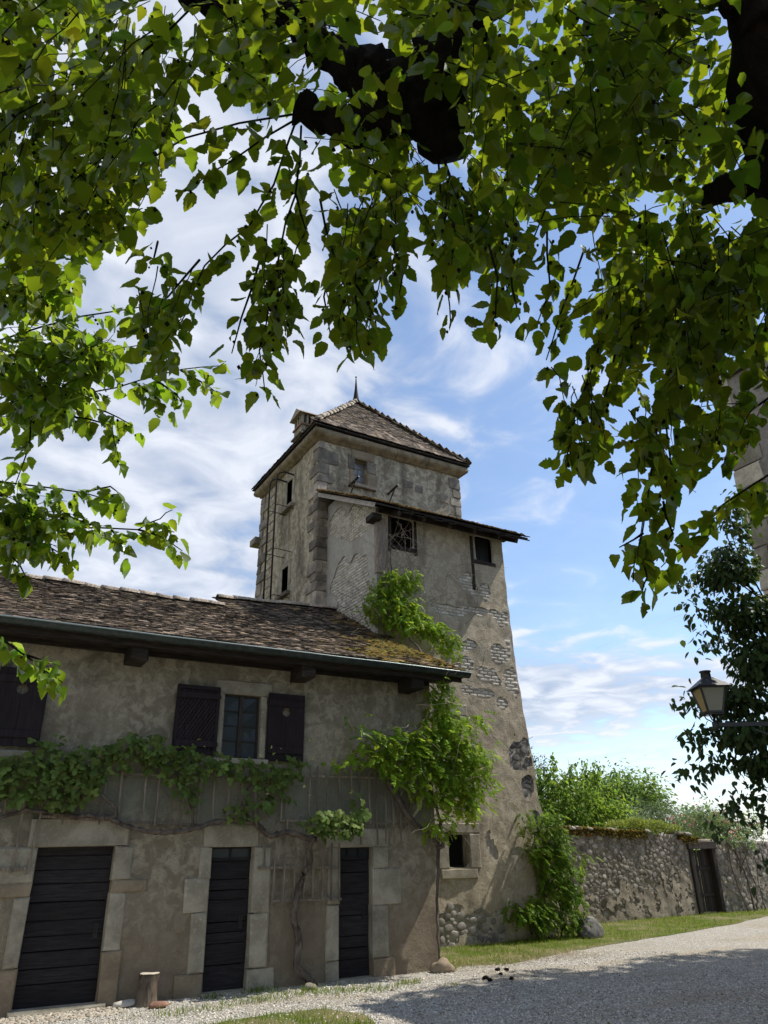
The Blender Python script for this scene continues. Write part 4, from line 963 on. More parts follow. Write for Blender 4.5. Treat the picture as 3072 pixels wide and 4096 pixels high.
[-0.12,2.67,5.22,-0.1,2.72,5.01,-0.06,2.79,4.78],
[0.5,1.87,4.63,0.41,1.71,4.6,0.34,1.58,4.54],
[-0.33,3.24,5.52,-0.24,3.28,5.32,-0.14,3.33,5.1],
[-0.17,2.51,4.29,-0.18,2.55,4.06,-0.19,2.59,3.81],
[0.85,1.87,5.12,0.68,1.84,5.03,0.52,1.83,4.93],
[2.05,1.54,4.95,2.11,1.46,4.79,2.18,1.39,4.61],
[0.24,2.53,5.79,0.25,2.56,5.62,0.28,2.6,5.43],
[1.72,1.25,4.27,1.58,1.14,4.25,1.46,1.05,4.21],
[3.04,1.35,5.93,2.84,1.43,5.88,2.66,1.53,5.82],
[1.63,1.51,4.25,1.6,1.31,4.22,1.57,1.14,4.16],
[2.05,2.37,5.88,1.99,2.19,5.85,1.94,2.04,5.8],
[2.2,1.52,4.68,2,1.59,4.61,1.83,1.68,4.51],
[0.33,2.25,5.41,0.4,2.24,5.27,0.48,2.24,5.11],
[1.82,1.3,4.32,1.6,1.33,4.29,1.41,1.36,4.22],
[2.6,1.98,5.84,2.69,1.99,5.61,2.79,2.01,5.36],
[0.93,1.88,5.15,0.81,1.91,5.02,0.7,1.95,4.87],
[1.97,1.3,4.33,1.8,1.23,4.32,1.65,1.18,4.29],
[2.56,1.8,4.54,2.47,1.87,4.38,2.39,1.94,4.21],
[2.17,1.24,3.78,2.13,1.27,3.6,2.09,1.3,3.4],
[2.42,1.6,4.4,2.39,1.67,4.18,2.37,1.75,3.93],
[3.11,1.9,4.19,2.98,1.94,4.09,2.86,1.98,3.98],
[2.93,1.82,4.57,2.82,1.88,4.44,2.72,1.95,4.3],
[3.06,1.73,4.58,2.9,1.8,4.5,2.75,1.88,4.4],
[2.89,1.29,4.33,2.77,1.37,4.23,2.65,1.44,4.11],
[2.37,1.42,4.12,2.31,1.48,3.94,2.26,1.54,3.75],
[2.39,1.37,4.46,2.38,1.41,4.27,2.36,1.45,4.07],
[2.57,1.4,4.13,2.51,1.49,3.94,2.44,1.58,3.72],
[2.45,1.37,4.49,2.43,1.38,4.32,2.4,1.4,4.15],
[3.1,1.73,4.61,3,1.8,4.47,2.91,1.89,4.3],
[2.77,1.9,4.35,2.64,1.97,4.24,2.51,2.04,4.1],
[2.26,1.28,4.29,2.25,1.28,4.12,2.24,1.28,3.93],
[3.31,1.51,4.65,3.3,1.54,4.43,3.29,1.58,4.2],
[3.05,1.36,4.54,2.97,1.47,4.37,2.9,1.58,4.17],
[2.4,1.36,3.68,2.33,1.39,3.53,2.25,1.42,3.37],
[2.63,1.77,4.56,2.63,1.77,4.36,2.63,1.78,4.14],
[2.9,1.36,4.03,2.86,1.4,3.83,2.82,1.46,3.6],
[2.62,1.4,4.41,2.62,1.4,4.22,2.62,1.42,4],
[2.46,1.56,3.91,2.39,1.59,3.75,2.33,1.63,3.57],
[2.29,0.95,3.76,2.22,1.05,3.59,2.15,1.16,3.38],
[2.29,1.26,3.93,2.26,1.26,3.75,2.24,1.26,3.56],
[2.34,1.28,4.28,2.29,1.35,4.09,2.25,1.43,3.89],
[3.04,1.56,3.93,3.01,1.5,3.77,2.98,1.46,3.6],
[2.29,1.29,4.04,2.22,1.34,3.89,2.15,1.39,3.72],
[2.37,1.1,4.11,2.34,1.11,3.94,2.31,1.13,3.76],
[1.96,1.23,3.96,2,1.24,3.72,2.03,1.25,3.47],
[2.39,1.54,4.05,2.26,1.59,3.95,2.14,1.65,3.83],
[3.28,1.38,4.75,3.12,1.43,4.71,2.97,1.48,4.64],
[2.74,1.4,4.09,2.62,1.48,3.97,2.51,1.56,3.83],
[3.01,1.49,4.11,2.96,1.55,3.92,2.9,1.62,3.69],
[2.39,1.2,4.16,2.41,1.14,3.97,2.43,1.09,3.76],
[2.17,1.08,3.83,2.16,1.07,3.65,2.15,1.06,3.45],
[2.01,1.58,4.31,2.01,1.58,4.12,2.01,1.59,3.92],
[2.23,1.55,3.89,2.24,1.5,3.71,2.24,1.46,3.51],
[1.97,1.43,3.87,1.83,1.49,3.76,1.7,1.54,3.64],
[2.5,1.74,4.52,2.46,1.76,4.35,2.43,1.78,4.17],
[2.5,1.91,4.96,2.58,1.86,4.73,2.67,1.83,4.48],
[2.39,1.15,3.75,2.3,1.24,3.59,2.21,1.34,3.4],
[2.43,1.36,4.18,2.37,1.43,4,2.31,1.51,3.79],
[2.54,1.47,4.08,2.5,1.48,3.92,2.46,1.49,3.74],
[2.76,1.39,4.38,2.76,1.41,4.16,2.76,1.44,3.93],
[2.16,1.58,4.23,2.15,1.61,4.03,2.14,1.64,3.8],
[2.01,1.28,3.97,2.05,1.29,3.73,2.08,1.31,3.46],
[2.4,1.03,4,2.28,1.09,3.91,2.16,1.16,3.8],
[3.06,1.68,4.42,2.96,1.75,4.29,2.85,1.82,4.14],
[3,2.14,4.56,2.94,2.17,4.38,2.89,2.2,4.19],
[2.68,1.49,4.12,2.6,1.55,3.96,2.52,1.62,3.79],
[2.38,1.48,4.06,2.27,1.58,3.91,2.16,1.68,3.73],
[2.85,2.19,4.64,2.86,2.17,4.44,2.86,2.16,4.22],
[2.8,1.96,4.81,2.68,2.05,4.66,2.57,2.14,4.5],
[2.42,1.64,4.65,2.39,1.7,4.46,2.37,1.77,4.24],
[2.22,1.53,4.07,2.17,1.6,3.86,2.13,1.67,3.63],
[3,1.8,4.77,2.98,1.79,4.6,2.97,1.78,4.42],
[2.88,1.66,4.58,2.91,1.67,4.34,2.94,1.68,4.08],
[2.11,1.07,3.87,2.09,1.1,3.69,2.06,1.13,3.49],
[2.74,2.2,4.5,2.79,2.15,4.28,2.84,2.11,4.03],
[2.41,1.36,3.89,2.38,1.37,3.7,2.35,1.39,3.5],
[2.77,1.42,4.41,2.73,1.45,4.24,2.69,1.49,4.06],
[2.34,1.54,4.25,2.29,1.56,4.09,2.24,1.59,3.91],
[2.79,1.97,4.34,2.65,2.04,4.22,2.53,2.11,4.08],
[2.67,1.64,4.5,2.53,1.73,4.38,2.4,1.84,4.24],
[3.18,1.27,4.8,3.11,1.34,4.65,3.04,1.41,4.49],
[2.8,1.24,4.08,2.75,1.29,3.88,2.71,1.36,3.67],
[2.16,1.17,3.8,2.07,1.23,3.66,1.98,1.29,3.5],
[2.6,1.69,4.56,2.56,1.77,4.35,2.52,1.85,4.11],
[2.74,1.85,4.71,2.7,1.92,4.51,2.66,2,4.28],
[2.51,1.32,3.9,2.4,1.4,3.78,2.28,1.47,3.64],
[3.09,1.8,4.43,2.98,1.85,4.31,2.88,1.91,4.17],
[2.3,1.21,4.17,2.33,1.17,3.96,2.36,1.14,3.74],
[2.23,1.69,4.23,2.18,1.72,4.05,2.14,1.77,3.85],
[2.56,1.36,4.15,2.43,1.46,4.02,2.31,1.57,3.87],
[2.51,1.55,4.18,2.42,1.61,4.04,2.33,1.66,3.88],
[2.27,1.25,3.62,2.14,1.32,3.51,2.02,1.4,3.37],
[2.64,1.68,4.68,2.56,1.75,4.53,2.48,1.82,4.35],
[3.16,1.91,4.34,3.1,1.93,4.17,3.04,1.95,4],
[2.64,1.52,4.17,2.62,1.53,3.98,2.6,1.54,3.77],
[2.28,1.34,4.15,2.27,1.38,3.94,2.27,1.42,3.71],
[2.26,0.93,3.89,2.12,1,3.81,1.98,1.07,3.72],
[2.27,1.54,4.2,2.23,1.56,4.02,2.2,1.59,3.84],
[2.44,1.39,4.39,2.46,1.35,4.21,2.47,1.31,4.01],
[3.15,1.37,4.6,3.07,1.45,4.45,2.99,1.53,4.28],
[2.06,1.34,4.24,2.05,1.36,4.06,2.04,1.4,3.86],
[2.26,1.36,4.25,2.1,1.43,4.17,1.96,1.5,4.06],
[3,1.72,4.34,2.9,1.79,4.2,2.8,1.87,4.03],
[2.34,1.26,4.25,2.34,1.25,4.06,2.33,1.26,3.86],
[2.2,1.4,3.83,2.22,1.36,3.62,2.23,1.34,3.39],
[2.87,1.79,4.09,2.69,1.87,4.02,2.53,1.95,3.93],
[2.23,1.17,3.76,2.22,1.15,3.58,2.21,1.14,3.38],
[2.16,1.35,3.87,2.04,1.42,3.75,1.93,1.49,3.6],
[2.22,1.23,3.95,2.14,1.3,3.79,2.07,1.37,3.61],
[2.59,1.76,4.78,2.6,1.79,4.57,2.61,1.83,4.34],
[2.11,1.21,4.12,2.12,1.21,3.92,2.14,1.22,3.69],
[2.35,1.05,3.71,2.17,1.12,3.67,2.01,1.21,3.6],
[2.84,1.22,4.58,2.82,1.29,4.38,2.79,1.38,4.15],
[2.46,1.09,4.04,2.38,1.13,3.91,2.31,1.18,3.76],
[2.72,1.56,4.18,2.69,1.58,4,2.66,1.6,3.8],
[2.09,1.31,3.86,2.09,1.35,3.63,2.09,1.4,3.36],
[3.02,1.37,4.65,2.9,1.42,4.56,2.79,1.47,4.46],
[1.02,2.12,4.52,1.07,2.1,4.35,1.13,2.08,4.16],
[1.26,1.87,4.36,1.31,1.82,4.19,1.36,1.79,4.01],
[1.44,1.58,4.11,1.37,1.6,3.96,1.32,1.61,3.81],
[1.7,2.22,4.93,1.74,2.17,4.78,1.78,2.12,4.61],
[1.26,2.44,5,1.33,2.38,4.85,1.41,2.32,4.69],
[1.18,2.3,4.56,1.23,2.25,4.41,1.28,2.21,4.24],
[1.67,1.88,4.46,1.56,1.92,4.32,1.46,1.97,4.16],
[1.09,2.05,4.4,1.06,2.07,4.22,1.04,2.1,4.03],
[1.12,1.76,4.21,1.12,1.78,4.03,1.12,1.81,3.82],
[1.22,2.42,4.76,1.24,2.41,4.58,1.27,2.41,4.39],
[1.59,1.88,4.61,1.65,1.84,4.43,1.71,1.81,4.24],
[1.51,1.87,4.49,1.54,1.86,4.31,1.58,1.85,4.12],
[1.09,2.31,4.61,1.15,2.22,4.5,1.2,2.13,4.38],
[1.34,2.07,4.64,1.33,2.09,4.46,1.31,2.13,4.26],
[1.24,2.09,4.42,1.22,2.11,4.23,1.22,2.13,4.04],
[0.99,1.69,4.09,0.95,1.74,3.9,0.91,1.79,3.7],
[1.32,2.07,4.54,1.22,2.07,4.41,1.13,2.08,4.28],
[1.41,1.4,3.99,1.38,1.41,3.84,1.35,1.42,3.67],
[1.16,1.59,4.03,1.22,1.53,3.87,1.27,1.48,3.7],
[1.18,1.92,4.44,1.2,1.93,4.25,1.22,1.94,4.06],
[1.21,2.03,4.16,1.11,2.03,4.04,1.02,2.03,3.9],
[1.84,1.92,4.7,1.76,1.98,4.54,1.69,2.05,4.35],
[1.6,1.84,4.58,1.52,1.87,4.43,1.46,1.9,4.27],
[0.94,1.83,4.11,0.93,1.83,3.94,0.92,1.84,3.76],
[1.54,1.96,4.67,1.53,2,4.47,1.53,2.05,4.26],
[1.52,1.81,4.42,1.57,1.76,4.25,1.62,1.72,4.07],
[1.06,1.78,4.22,1.09,1.74,4.06,1.12,1.72,3.89],
[1.72,1.88,4.69,1.72,1.88,4.52,1.73,1.88,4.34],
[1.85,2.13,4.84,1.79,2.15,4.69,1.72,2.18,4.53],
[1.16,2.1,4.52,1.11,2.14,4.33,1.07,2.19,4.12],
[1.37,2.29,4.76,1.36,2.29,4.6,1.35,2.29,4.42],
[1.41,1.82,4.43,1.4,1.83,4.26,1.4,1.84,4.07],
[1.23,2.16,4.67,1.25,2.17,4.48,1.27,2.19,4.28],
[1.68,1.76,4.34,1.64,1.76,4.19,1.6,1.77,4.03],
[1.18,2,4.34,1.18,1.99,4.18,1.19,1.97,4.01],
[1.65,2.2,4.98,1.72,2.16,4.8,1.8,2.12,4.6],
[1.24,2.45,4.54,1.25,2.42,4.39,1.26,2.39,4.22],
[1.28,2.19,4.68,1.24,2.22,4.49,1.21,2.26,4.29],
[1.33,2.32,4.8,1.3,2.35,4.62,1.27,2.39,4.42],
[1.64,2.32,4.84,1.68,2.28,4.68,1.73,2.24,4.5],
[1.8,2.12,4.96,1.76,2.13,4.8,1.72,2.15,4.63],
[1.37,2.44,4.9,1.36,2.48,4.7,1.36,2.52,4.49],
[1.31,2.46,4.85,1.35,2.42,4.7,1.39,2.38,4.53],
[1.68,2.1,4.77,1.69,2.08,4.62,1.69,2.06,4.45],
[1.28,2.5,4.66,1.3,2.47,4.49,1.33,2.46,4.3],
[1.43,1.79,4.24,1.4,1.78,4.09,1.37,1.78,3.92],
[0.98,1.8,4.1,0.95,1.81,3.94,0.93,1.81,3.77],
[1.1,2.26,4.65,1.17,2.23,4.47,1.24,2.21,4.28],
[0.3,2.3,3.78,0.33,2.26,3.62,0.36,2.22,3.46],
[0.48,2.42,3.82,0.42,2.37,3.69,0.38,2.32,3.56],
[0.5,2.36,3.87,0.4,2.32,3.74,0.31,2.29,3.6],
[0.35,2.25,3.87,0.34,2.22,3.71,0.34,2.2,3.54],
[0.51,2.74,4.05,0.48,2.7,3.9,0.45,2.66,3.75],
[0.34,2.62,4.01,0.41,2.53,3.91,0.48,2.44,3.8],
[0.53,2.59,3.94,0.48,2.55,3.8,0.44,2.51,3.66],
[0.48,2.26,3.92,0.44,2.22,3.78,0.41,2.19,3.63],
[0.41,2.33,3.89,0.39,2.28,3.75,0.37,2.23,3.61],
[0.41,2.73,4.14,0.45,2.69,3.98,0.49,2.66,3.81],
[0.85,2.18,3.78,0.78,2.16,3.64,0.72,2.14,3.48],
[0.83,2.26,4.12,0.83,2.25,3.94,0.83,2.25,3.74],
[0.84,2.3,4.1,0.85,2.24,3.96,0.86,2.19,3.82],
[0.76,2.02,3.95,0.75,1.99,3.8,0.74,1.96,3.64],
[0.82,2.44,4.29,0.82,2.39,4.15,0.83,2.34,4.01],
[0.7,2.05,4.08,0.7,2.04,3.91,0.71,2.04,3.72],
[0.73,2.13,3.88,0.73,2.08,3.74,0.74,2.03,3.6],
[0.85,2.23,4.02,0.85,2.21,3.85,0.84,2.2,3.66],
[0.89,2.48,4.23,0.86,2.45,4.08,0.84,2.42,3.93],
[0.94,2.62,3.98,0.9,2.58,3.84,0.87,2.55,3.68],
[0.89,2.29,4.24,0.85,2.27,4.1,0.81,2.25,3.95],
[0.93,2.45,4.2,0.92,2.41,4.06,0.92,2.37,3.92],
[1.11,1.88,3.86,1.07,1.86,3.71,1.04,1.85,3.55],
[1.05,1.97,3.83,1.04,1.94,3.67,1.04,1.91,3.5],
[1.18,2.24,4,1.16,2.2,3.85,1.14,2.17,3.7],
[0.98,1.92,3.83,0.99,1.86,3.69,1.01,1.81,3.55],
[1.15,2.07,4.02,1.16,2.01,3.88,1.16,1.96,3.74],
[1.04,2.23,4.05,1.05,2.19,3.9,1.06,2.14,3.74],
[1.2,2.1,4.03,1.17,2.07,3.88,1.13,2.05,3.73],
[1.03,1.99,3.97,1.01,1.98,3.81,0.98,1.98,3.64],
[1.07,2,3.99,1.06,1.99,3.82,1.06,1.98,3.64],
[2.01,1.82,3.62,1.98,1.79,3.44,1.96,1.77,3.24],
[2.05,1.87,3.45,1.97,1.84,3.33,1.9,1.81,3.2],
[2.04,1.81,3.45,1.95,1.79,3.33,1.86,1.78,3.21],
[2.22,2.13,3.7,2.19,2.08,3.54,2.17,2.03,3.38],
[2.04,1.89,3.57,1.99,1.85,3.42,1.94,1.82,3.27],
[1.88,1.8,3.66,1.87,1.75,3.51,1.85,1.69,3.36],
[2,1.75,3.63,2,1.71,3.45,1.99,1.68,3.26],
[1.91,1.62,3.61,1.88,1.61,3.43,1.84,1.61,3.24],
[2.1,1.75,3.56,1.99,1.76,3.45,1.88,1.77,3.33],
[2.08,1.87,3.66,2.01,1.84,3.53,1.95,1.82,3.39],
[1.99,1.76,3.48,1.94,1.73,3.35,1.88,1.69,3.2],
[2.46,1.72,3.62,2.36,1.73,3.5,2.27,1.73,3.37],
[2.42,1.79,3.65,2.36,1.77,3.51,2.3,1.75,3.36],
[2.4,1.72,3.62,2.33,1.7,3.49,2.26,1.68,3.35],
[2.39,1.89,3.1,2.3,1.85,2.98,2.22,1.81,2.86],
[2.2,1.71,3.5,2.19,1.63,3.35,2.17,1.55,3.19],
[2.58,1.92,3.17,2.47,1.93,3.05,2.35,1.94,2.92],
[2.3,1.62,3.3,2.22,1.59,3.19,2.14,1.56,3.06],
[2.35,1.77,3.5,2.29,1.74,3.36,2.23,1.71,3.21],
[2.46,1.9,3.46,2.4,1.88,3.3,2.34,1.86,3.14],
[2.49,1.91,3.57,2.47,1.83,3.41,2.45,1.76,3.25],
[2.25,1.56,3.45,2.19,1.52,3.32,2.13,1.49,3.18],
[2.42,1.79,3.55,2.35,1.77,3.41,2.28,1.76,3.25],
[2.7,1.52,3.58,2.54,1.55,3.54,2.39,1.58,3.48],
[3.05,1.79,3.85,2.95,1.81,3.73,2.85,1.83,3.61],
[3.23,1.69,3.87,3.13,1.71,3.74,3.04,1.73,3.61],
[2.62,1.56,3.57,2.54,1.54,3.45,2.46,1.53,3.32],
[2.65,1.66,3.57,2.57,1.65,3.45,2.48,1.65,3.31],
[2.86,1.79,3.74,2.77,1.79,3.62,2.68,1.8,3.48],
[2.87,1.87,3.77,2.8,1.85,3.62,2.74,1.84,3.47],
[2.69,1.46,3.53,2.59,1.46,3.43,2.5,1.46,3.31],
[2.8,1.76,3.72,2.71,1.76,3.6,2.62,1.77,3.47],
[3.28,1.88,3.89,3.14,1.88,3.85,3.01,1.87,3.8],
[2.96,1.75,3.8,2.87,1.76,3.68,2.79,1.76,3.54],
[2.95,1.65,3.75,2.83,1.69,3.66,2.7,1.74,3.54]]
FILL_LEFT = [[-0.1,4.61,4.54,0.03,4.5,4.47,0.16,4.41,4.38],
[0.14,4.28,4.62,0.25,4.15,4.58,0.37,4.03,4.53],
[0.09,4.66,5.25,0.22,4.57,5.16,0.36,4.49,5.04],
[0.07,4.12,4.86,0.2,4.02,4.77,0.34,3.94,4.66],
[0.14,4.85,4.71,0.3,4.71,4.7,0.45,4.57,4.66],
[0.17,4.54,4.51,0.29,4.35,4.58,0.41,4.17,4.61],
[-0.11,4.44,5.01,0.06,4.33,4.95,0.23,4.23,4.87],
[-0.19,4.52,4.53,-0.16,4.34,4.58,-0.13,4.18,4.6],
[-0.15,4.48,4.96,-0.03,4.43,4.82,0.1,4.39,4.66],
[-0.21,5.03,4.61,-0.01,4.91,4.57,0.18,4.81,4.5],
[0.01,4.69,4.9,0.16,4.54,4.9,0.32,4.4,4.86],
[-0.23,4.63,4.94,-0.12,4.59,4.78,-0.02,4.55,4.61],
[0.08,4.44,4.77,0.24,4.28,4.79,0.4,4.13,4.76],
[0.33,4.18,4.57,0.36,3.99,4.63,0.4,3.81,4.65],
[0.14,4.48,4.9,0.26,4.35,4.86,0.38,4.24,4.79],
[-0.16,4.63,4.58,-0.06,4.49,4.58,0.04,4.36,4.56],
[0.08,4.1,4.46,0.17,3.94,4.46,0.27,3.81,4.43],
[0.17,4.12,4.75,0.29,4,4.7,0.41,3.88,4.64],
[-0.24,4.29,4.55,-0.08,4.22,4.44,0.08,4.16,4.29],
[-0.08,4.42,4.87,0.1,4.33,4.78,0.29,4.25,4.66],
[0.17,4.04,4.45,0.24,3.87,4.47,0.31,3.71,4.47],
[0.22,4.65,4.98,0.35,4.51,4.95,0.49,4.38,4.9],
[-0.1,4.71,4.84,-0.02,4.66,4.68,0.07,4.62,4.5],
[-0.08,4.39,4.85,0.08,4.34,4.7,0.24,4.3,4.52],
[-0.25,4.42,4.84,-0.13,4.28,4.83,-0.01,4.16,4.79],
[-0.15,4.46,4.26,0.03,4.32,4.26,0.21,4.19,4.22],
[-0.09,4.51,4.89,0.06,4.48,4.7,0.21,4.46,4.49],
[-0.1,4.61,4.82,0.04,4.56,4.68,0.18,4.52,4.5],
[0.17,4.25,4.81,0.24,4.21,4.63,0.32,4.19,4.43],
[-0.2,4.53,4.41,-0.13,4.35,4.48,-0.05,4.18,4.51],
[0.02,4.49,4.65,0.14,4.39,4.57,0.27,4.3,4.47],
[0.07,4.51,5.06,0.26,4.39,5.02,0.45,4.27,4.94],
[-0.02,5.07,4.6,0.14,4.92,4.61,0.31,4.78,4.59],
[-0.26,4.33,4.73,-0.12,4.27,4.61,0.03,4.21,4.47],
[-0.19,4.7,4.47,-0.05,4.53,4.51,0.09,4.38,4.52],
[-0.29,4.82,4.9,-0.16,4.74,4.8,-0.04,4.67,4.68],
[-0.13,4.58,4.81,0,4.46,4.77,0.14,4.34,4.71],
[-0.18,4.17,4.52,-0.05,4.08,4.44,0.09,4,4.34],
[-0.07,4.51,4.73,0.09,4.45,4.59,0.25,4.4,4.41],
[-0.18,4.69,4.82,-0.04,4.51,4.87,0.1,4.35,4.88],
[0.08,4.36,4.35,0.2,4.17,4.42,0.32,4,4.45],
[0.08,4.22,4.87,0.19,4.19,4.7,0.31,4.16,4.5],
[0.02,4.18,4.3,0.16,4.06,4.25,0.3,3.95,4.17],
[0.05,4.72,4.46,0.16,4.58,4.46,0.28,4.44,4.43],
[0.11,4.72,5.08,0.23,4.6,5.03,0.35,4.49,4.95],
[-0.18,4.18,4.43,-0.01,4.11,4.32,0.17,4.05,4.17],
[-0.13,4.2,4.66,0.02,4.06,4.64,0.17,3.94,4.6],
[-0.15,4.26,4.15,-0.03,4.09,4.2,0.1,3.93,4.22],
[0.19,4.41,4.8,0.34,4.26,4.79,0.49,4.12,4.74],
[-0.17,4.88,4.73,-0.11,4.72,4.76,-0.04,4.57,4.77],
[0.2,4.71,5.13,0.39,4.59,5.06,0.58,4.49,4.96],
[0.16,4.1,4.72,0.28,4.02,4.61,0.4,3.94,4.48],
[-0.14,4.9,4.64,0.01,4.81,4.55,0.16,4.72,4.44],
[-0.04,4.7,5.09,0.09,4.61,5,0.22,4.53,4.88],
[-0.15,4.39,4.63,-0.01,4.31,4.53,0.15,4.25,4.39],
[0.25,4.12,4.58,0.36,3.95,4.59,0.48,3.79,4.58],
[-0,4.13,4.42,0.18,4.02,4.35,0.36,3.93,4.25],
[-0.1,4.31,4.27,0.02,4.16,4.29,0.15,4.02,4.27],
[0.23,4.67,5.15,0.35,4.54,5.1,0.47,4.42,5.04],
[-0.21,4.18,4.39,-0.13,4.02,4.41,-0.04,3.87,4.41],
[0.26,4.88,3.86,0.4,4.76,3.8,0.55,4.64,3.72],
[0.1,4.78,3.87,0.19,4.7,3.73,0.28,4.62,3.58],
[-0.07,4.6,3.56,0.05,4.48,3.54,0.17,4.36,3.49],
[-0.04,4.68,3.9,0.08,4.58,3.82,0.2,4.48,3.73],
[0.17,4.93,3.94,0.28,4.79,3.94,0.39,4.66,3.91],
[-0.05,4.62,3.84,0.06,4.52,3.77,0.16,4.42,3.67],
[-0.11,4.6,3.84,0.02,4.53,3.69,0.16,4.46,3.52],
[0.05,4.7,3.78,0.15,4.59,3.72,0.25,4.48,3.64],
[-0.01,4.7,3.85,0.13,4.56,3.85,0.26,4.44,3.82],
[0.08,4.99,3.66,0.17,4.86,3.65,0.26,4.73,3.62],
[0.04,4.92,3.91,0.15,4.81,3.85,0.27,4.7,3.77],
[0.08,4.59,3.76,0.24,4.48,3.68,0.4,4.38,3.56],
[-0.07,4.81,3.76,0.02,4.68,3.74,0.11,4.56,3.71],
[0.26,4.73,3.84,0.39,4.6,3.8,0.51,4.48,3.74],
[0.28,4.55,3.81,0.41,4.44,3.72,0.54,4.34,3.61],
[0.13,4.72,3.58,0.27,4.59,3.57,0.4,4.46,3.52],
[-0.06,4.68,3.75,0.08,4.56,3.71,0.22,4.44,3.65],
[-0.03,5.03,3.66,0.07,4.89,3.68,0.18,4.76,3.67],
[0.08,4.64,3.79,0.21,4.52,3.73,0.33,4.41,3.64],
[0.06,4.75,3.87,0.2,4.64,3.81,0.34,4.53,3.74],
[0.08,4.96,3.77,0.24,4.84,3.71,0.4,4.73,3.61],
[0.02,5.02,3.71,0.1,4.87,3.74,0.19,4.73,3.75],
[0.02,4.83,3.65,0.14,4.71,3.61,0.26,4.6,3.54],
[-0.03,4.72,3.76,0.08,4.62,3.67,0.2,4.52,3.56],
[-0.33,3.97,4.99,-0.22,3.91,4.86,-0.11,3.87,4.71],
[-0.14,3.77,4.71,0,3.64,4.68,0.14,3.52,4.62],
[-0.22,4.12,5.18,-0.08,4.05,5.07,0.05,4,4.93],
[-0.28,3.81,4.66,-0.18,3.71,4.6,-0.08,3.61,4.52],
[-0.35,4.23,5.1,-0.23,4.13,5.04,-0.12,4.03,4.97],
[-0.38,4.37,5.25,-0.27,4.29,5.15,-0.15,4.22,5.04],
[-0.38,3.89,4.88,-0.28,3.81,4.8,-0.17,3.74,4.69],
[-0.09,4.18,5.21,0.01,4.07,5.15,0.11,3.97,5.07],
[-0.36,3.79,4.81,-0.23,3.71,4.73,-0.1,3.64,4.63],
[-0.05,3.59,4.81,-0.1,3.56,4.65,-0.14,3.54,4.47],
[-0.29,3.91,4.86,-0.15,3.82,4.78,-0.01,3.74,4.68],
[-0.16,4.29,5.23,-0.01,4.18,5.17,0.14,4.09,5.08],
[-0.38,4.01,5.01,-0.24,3.93,4.93,-0.11,3.86,4.83],
[-0.34,4.1,4.92,-0.22,4.01,4.85,-0.09,3.92,4.76],
[-0.14,3.77,4.87,-0.02,3.67,4.8,0.1,3.58,4.71],
[-0.23,3.94,4.95,-0.15,3.88,4.84,-0.06,3.82,4.71],
[-0.31,4.14,5.11,-0.25,4.1,4.96,-0.19,4.07,4.79],
[-0.3,3.68,4.66,-0.2,3.58,4.6,-0.1,3.48,4.53],
[-0.38,3.96,4.89,-0.24,3.84,4.85,-0.11,3.73,4.79],
[-0.03,3.9,4.8,0.02,3.73,4.81,0.07,3.58,4.8],
[-0.07,4.26,5.37,0.04,4.15,5.31,0.16,4.05,5.22],
[-0.31,3.87,4.93,-0.3,3.85,4.75,-0.28,3.84,4.56],
[-0.19,3.91,4.89,-0.04,3.8,4.83,0.1,3.71,4.74],
[-0.31,4.27,5.25,-0.25,4.24,5.09,-0.2,4.22,4.92],
[-0.29,4.32,5.27,-0.16,4.24,5.17,-0.03,4.17,5.06],
[-0.33,3.75,4.83,-0.2,3.68,4.73,-0.06,3.62,4.61],
[-0.33,3.99,4.98,-0.21,3.89,4.92,-0.1,3.79,4.84],
[-0.28,3.7,4.68,-0.15,3.6,4.61,-0,3.51,4.52],
[-0.19,4.33,5.24,-0.08,4.24,5.15,0.02,4.17,5.04],
[-0.2,4.4,5.21,-0.09,4.3,5.15,0.02,4.2,5.07],
[-0.24,4.25,5.24,-0.09,4.17,5.15,0.07,4.1,5.04],
[-0.14,3.87,4.93,-0.02,3.78,4.85,0.11,3.7,4.74],
[-0.21,3.77,4.9,-0.12,3.71,4.78,-0.02,3.66,4.65],
[-0.35,4.43,5.14,-0.21,4.32,5.09,-0.08,4.23,5.02],
[-0.29,4.36,5.28,-0.17,4.22,5.27,-0.04,4.09,5.23],
[-0.24,4.44,5.1,-0.12,4.3,5.08,0,4.18,5.05],
[-0.28,4.03,4.96,-0.15,3.93,4.9,-0.02,3.84,4.82],
[-0.31,4.27,5.26,-0.21,4.19,5.17,-0.11,4.12,5.07],
[-0.38,4.34,5.27,-0.27,4.29,5.14,-0.15,4.25,4.99],
[-0.14,4.23,5.21,-0.01,4.11,5.16,0.12,4,5.1]]

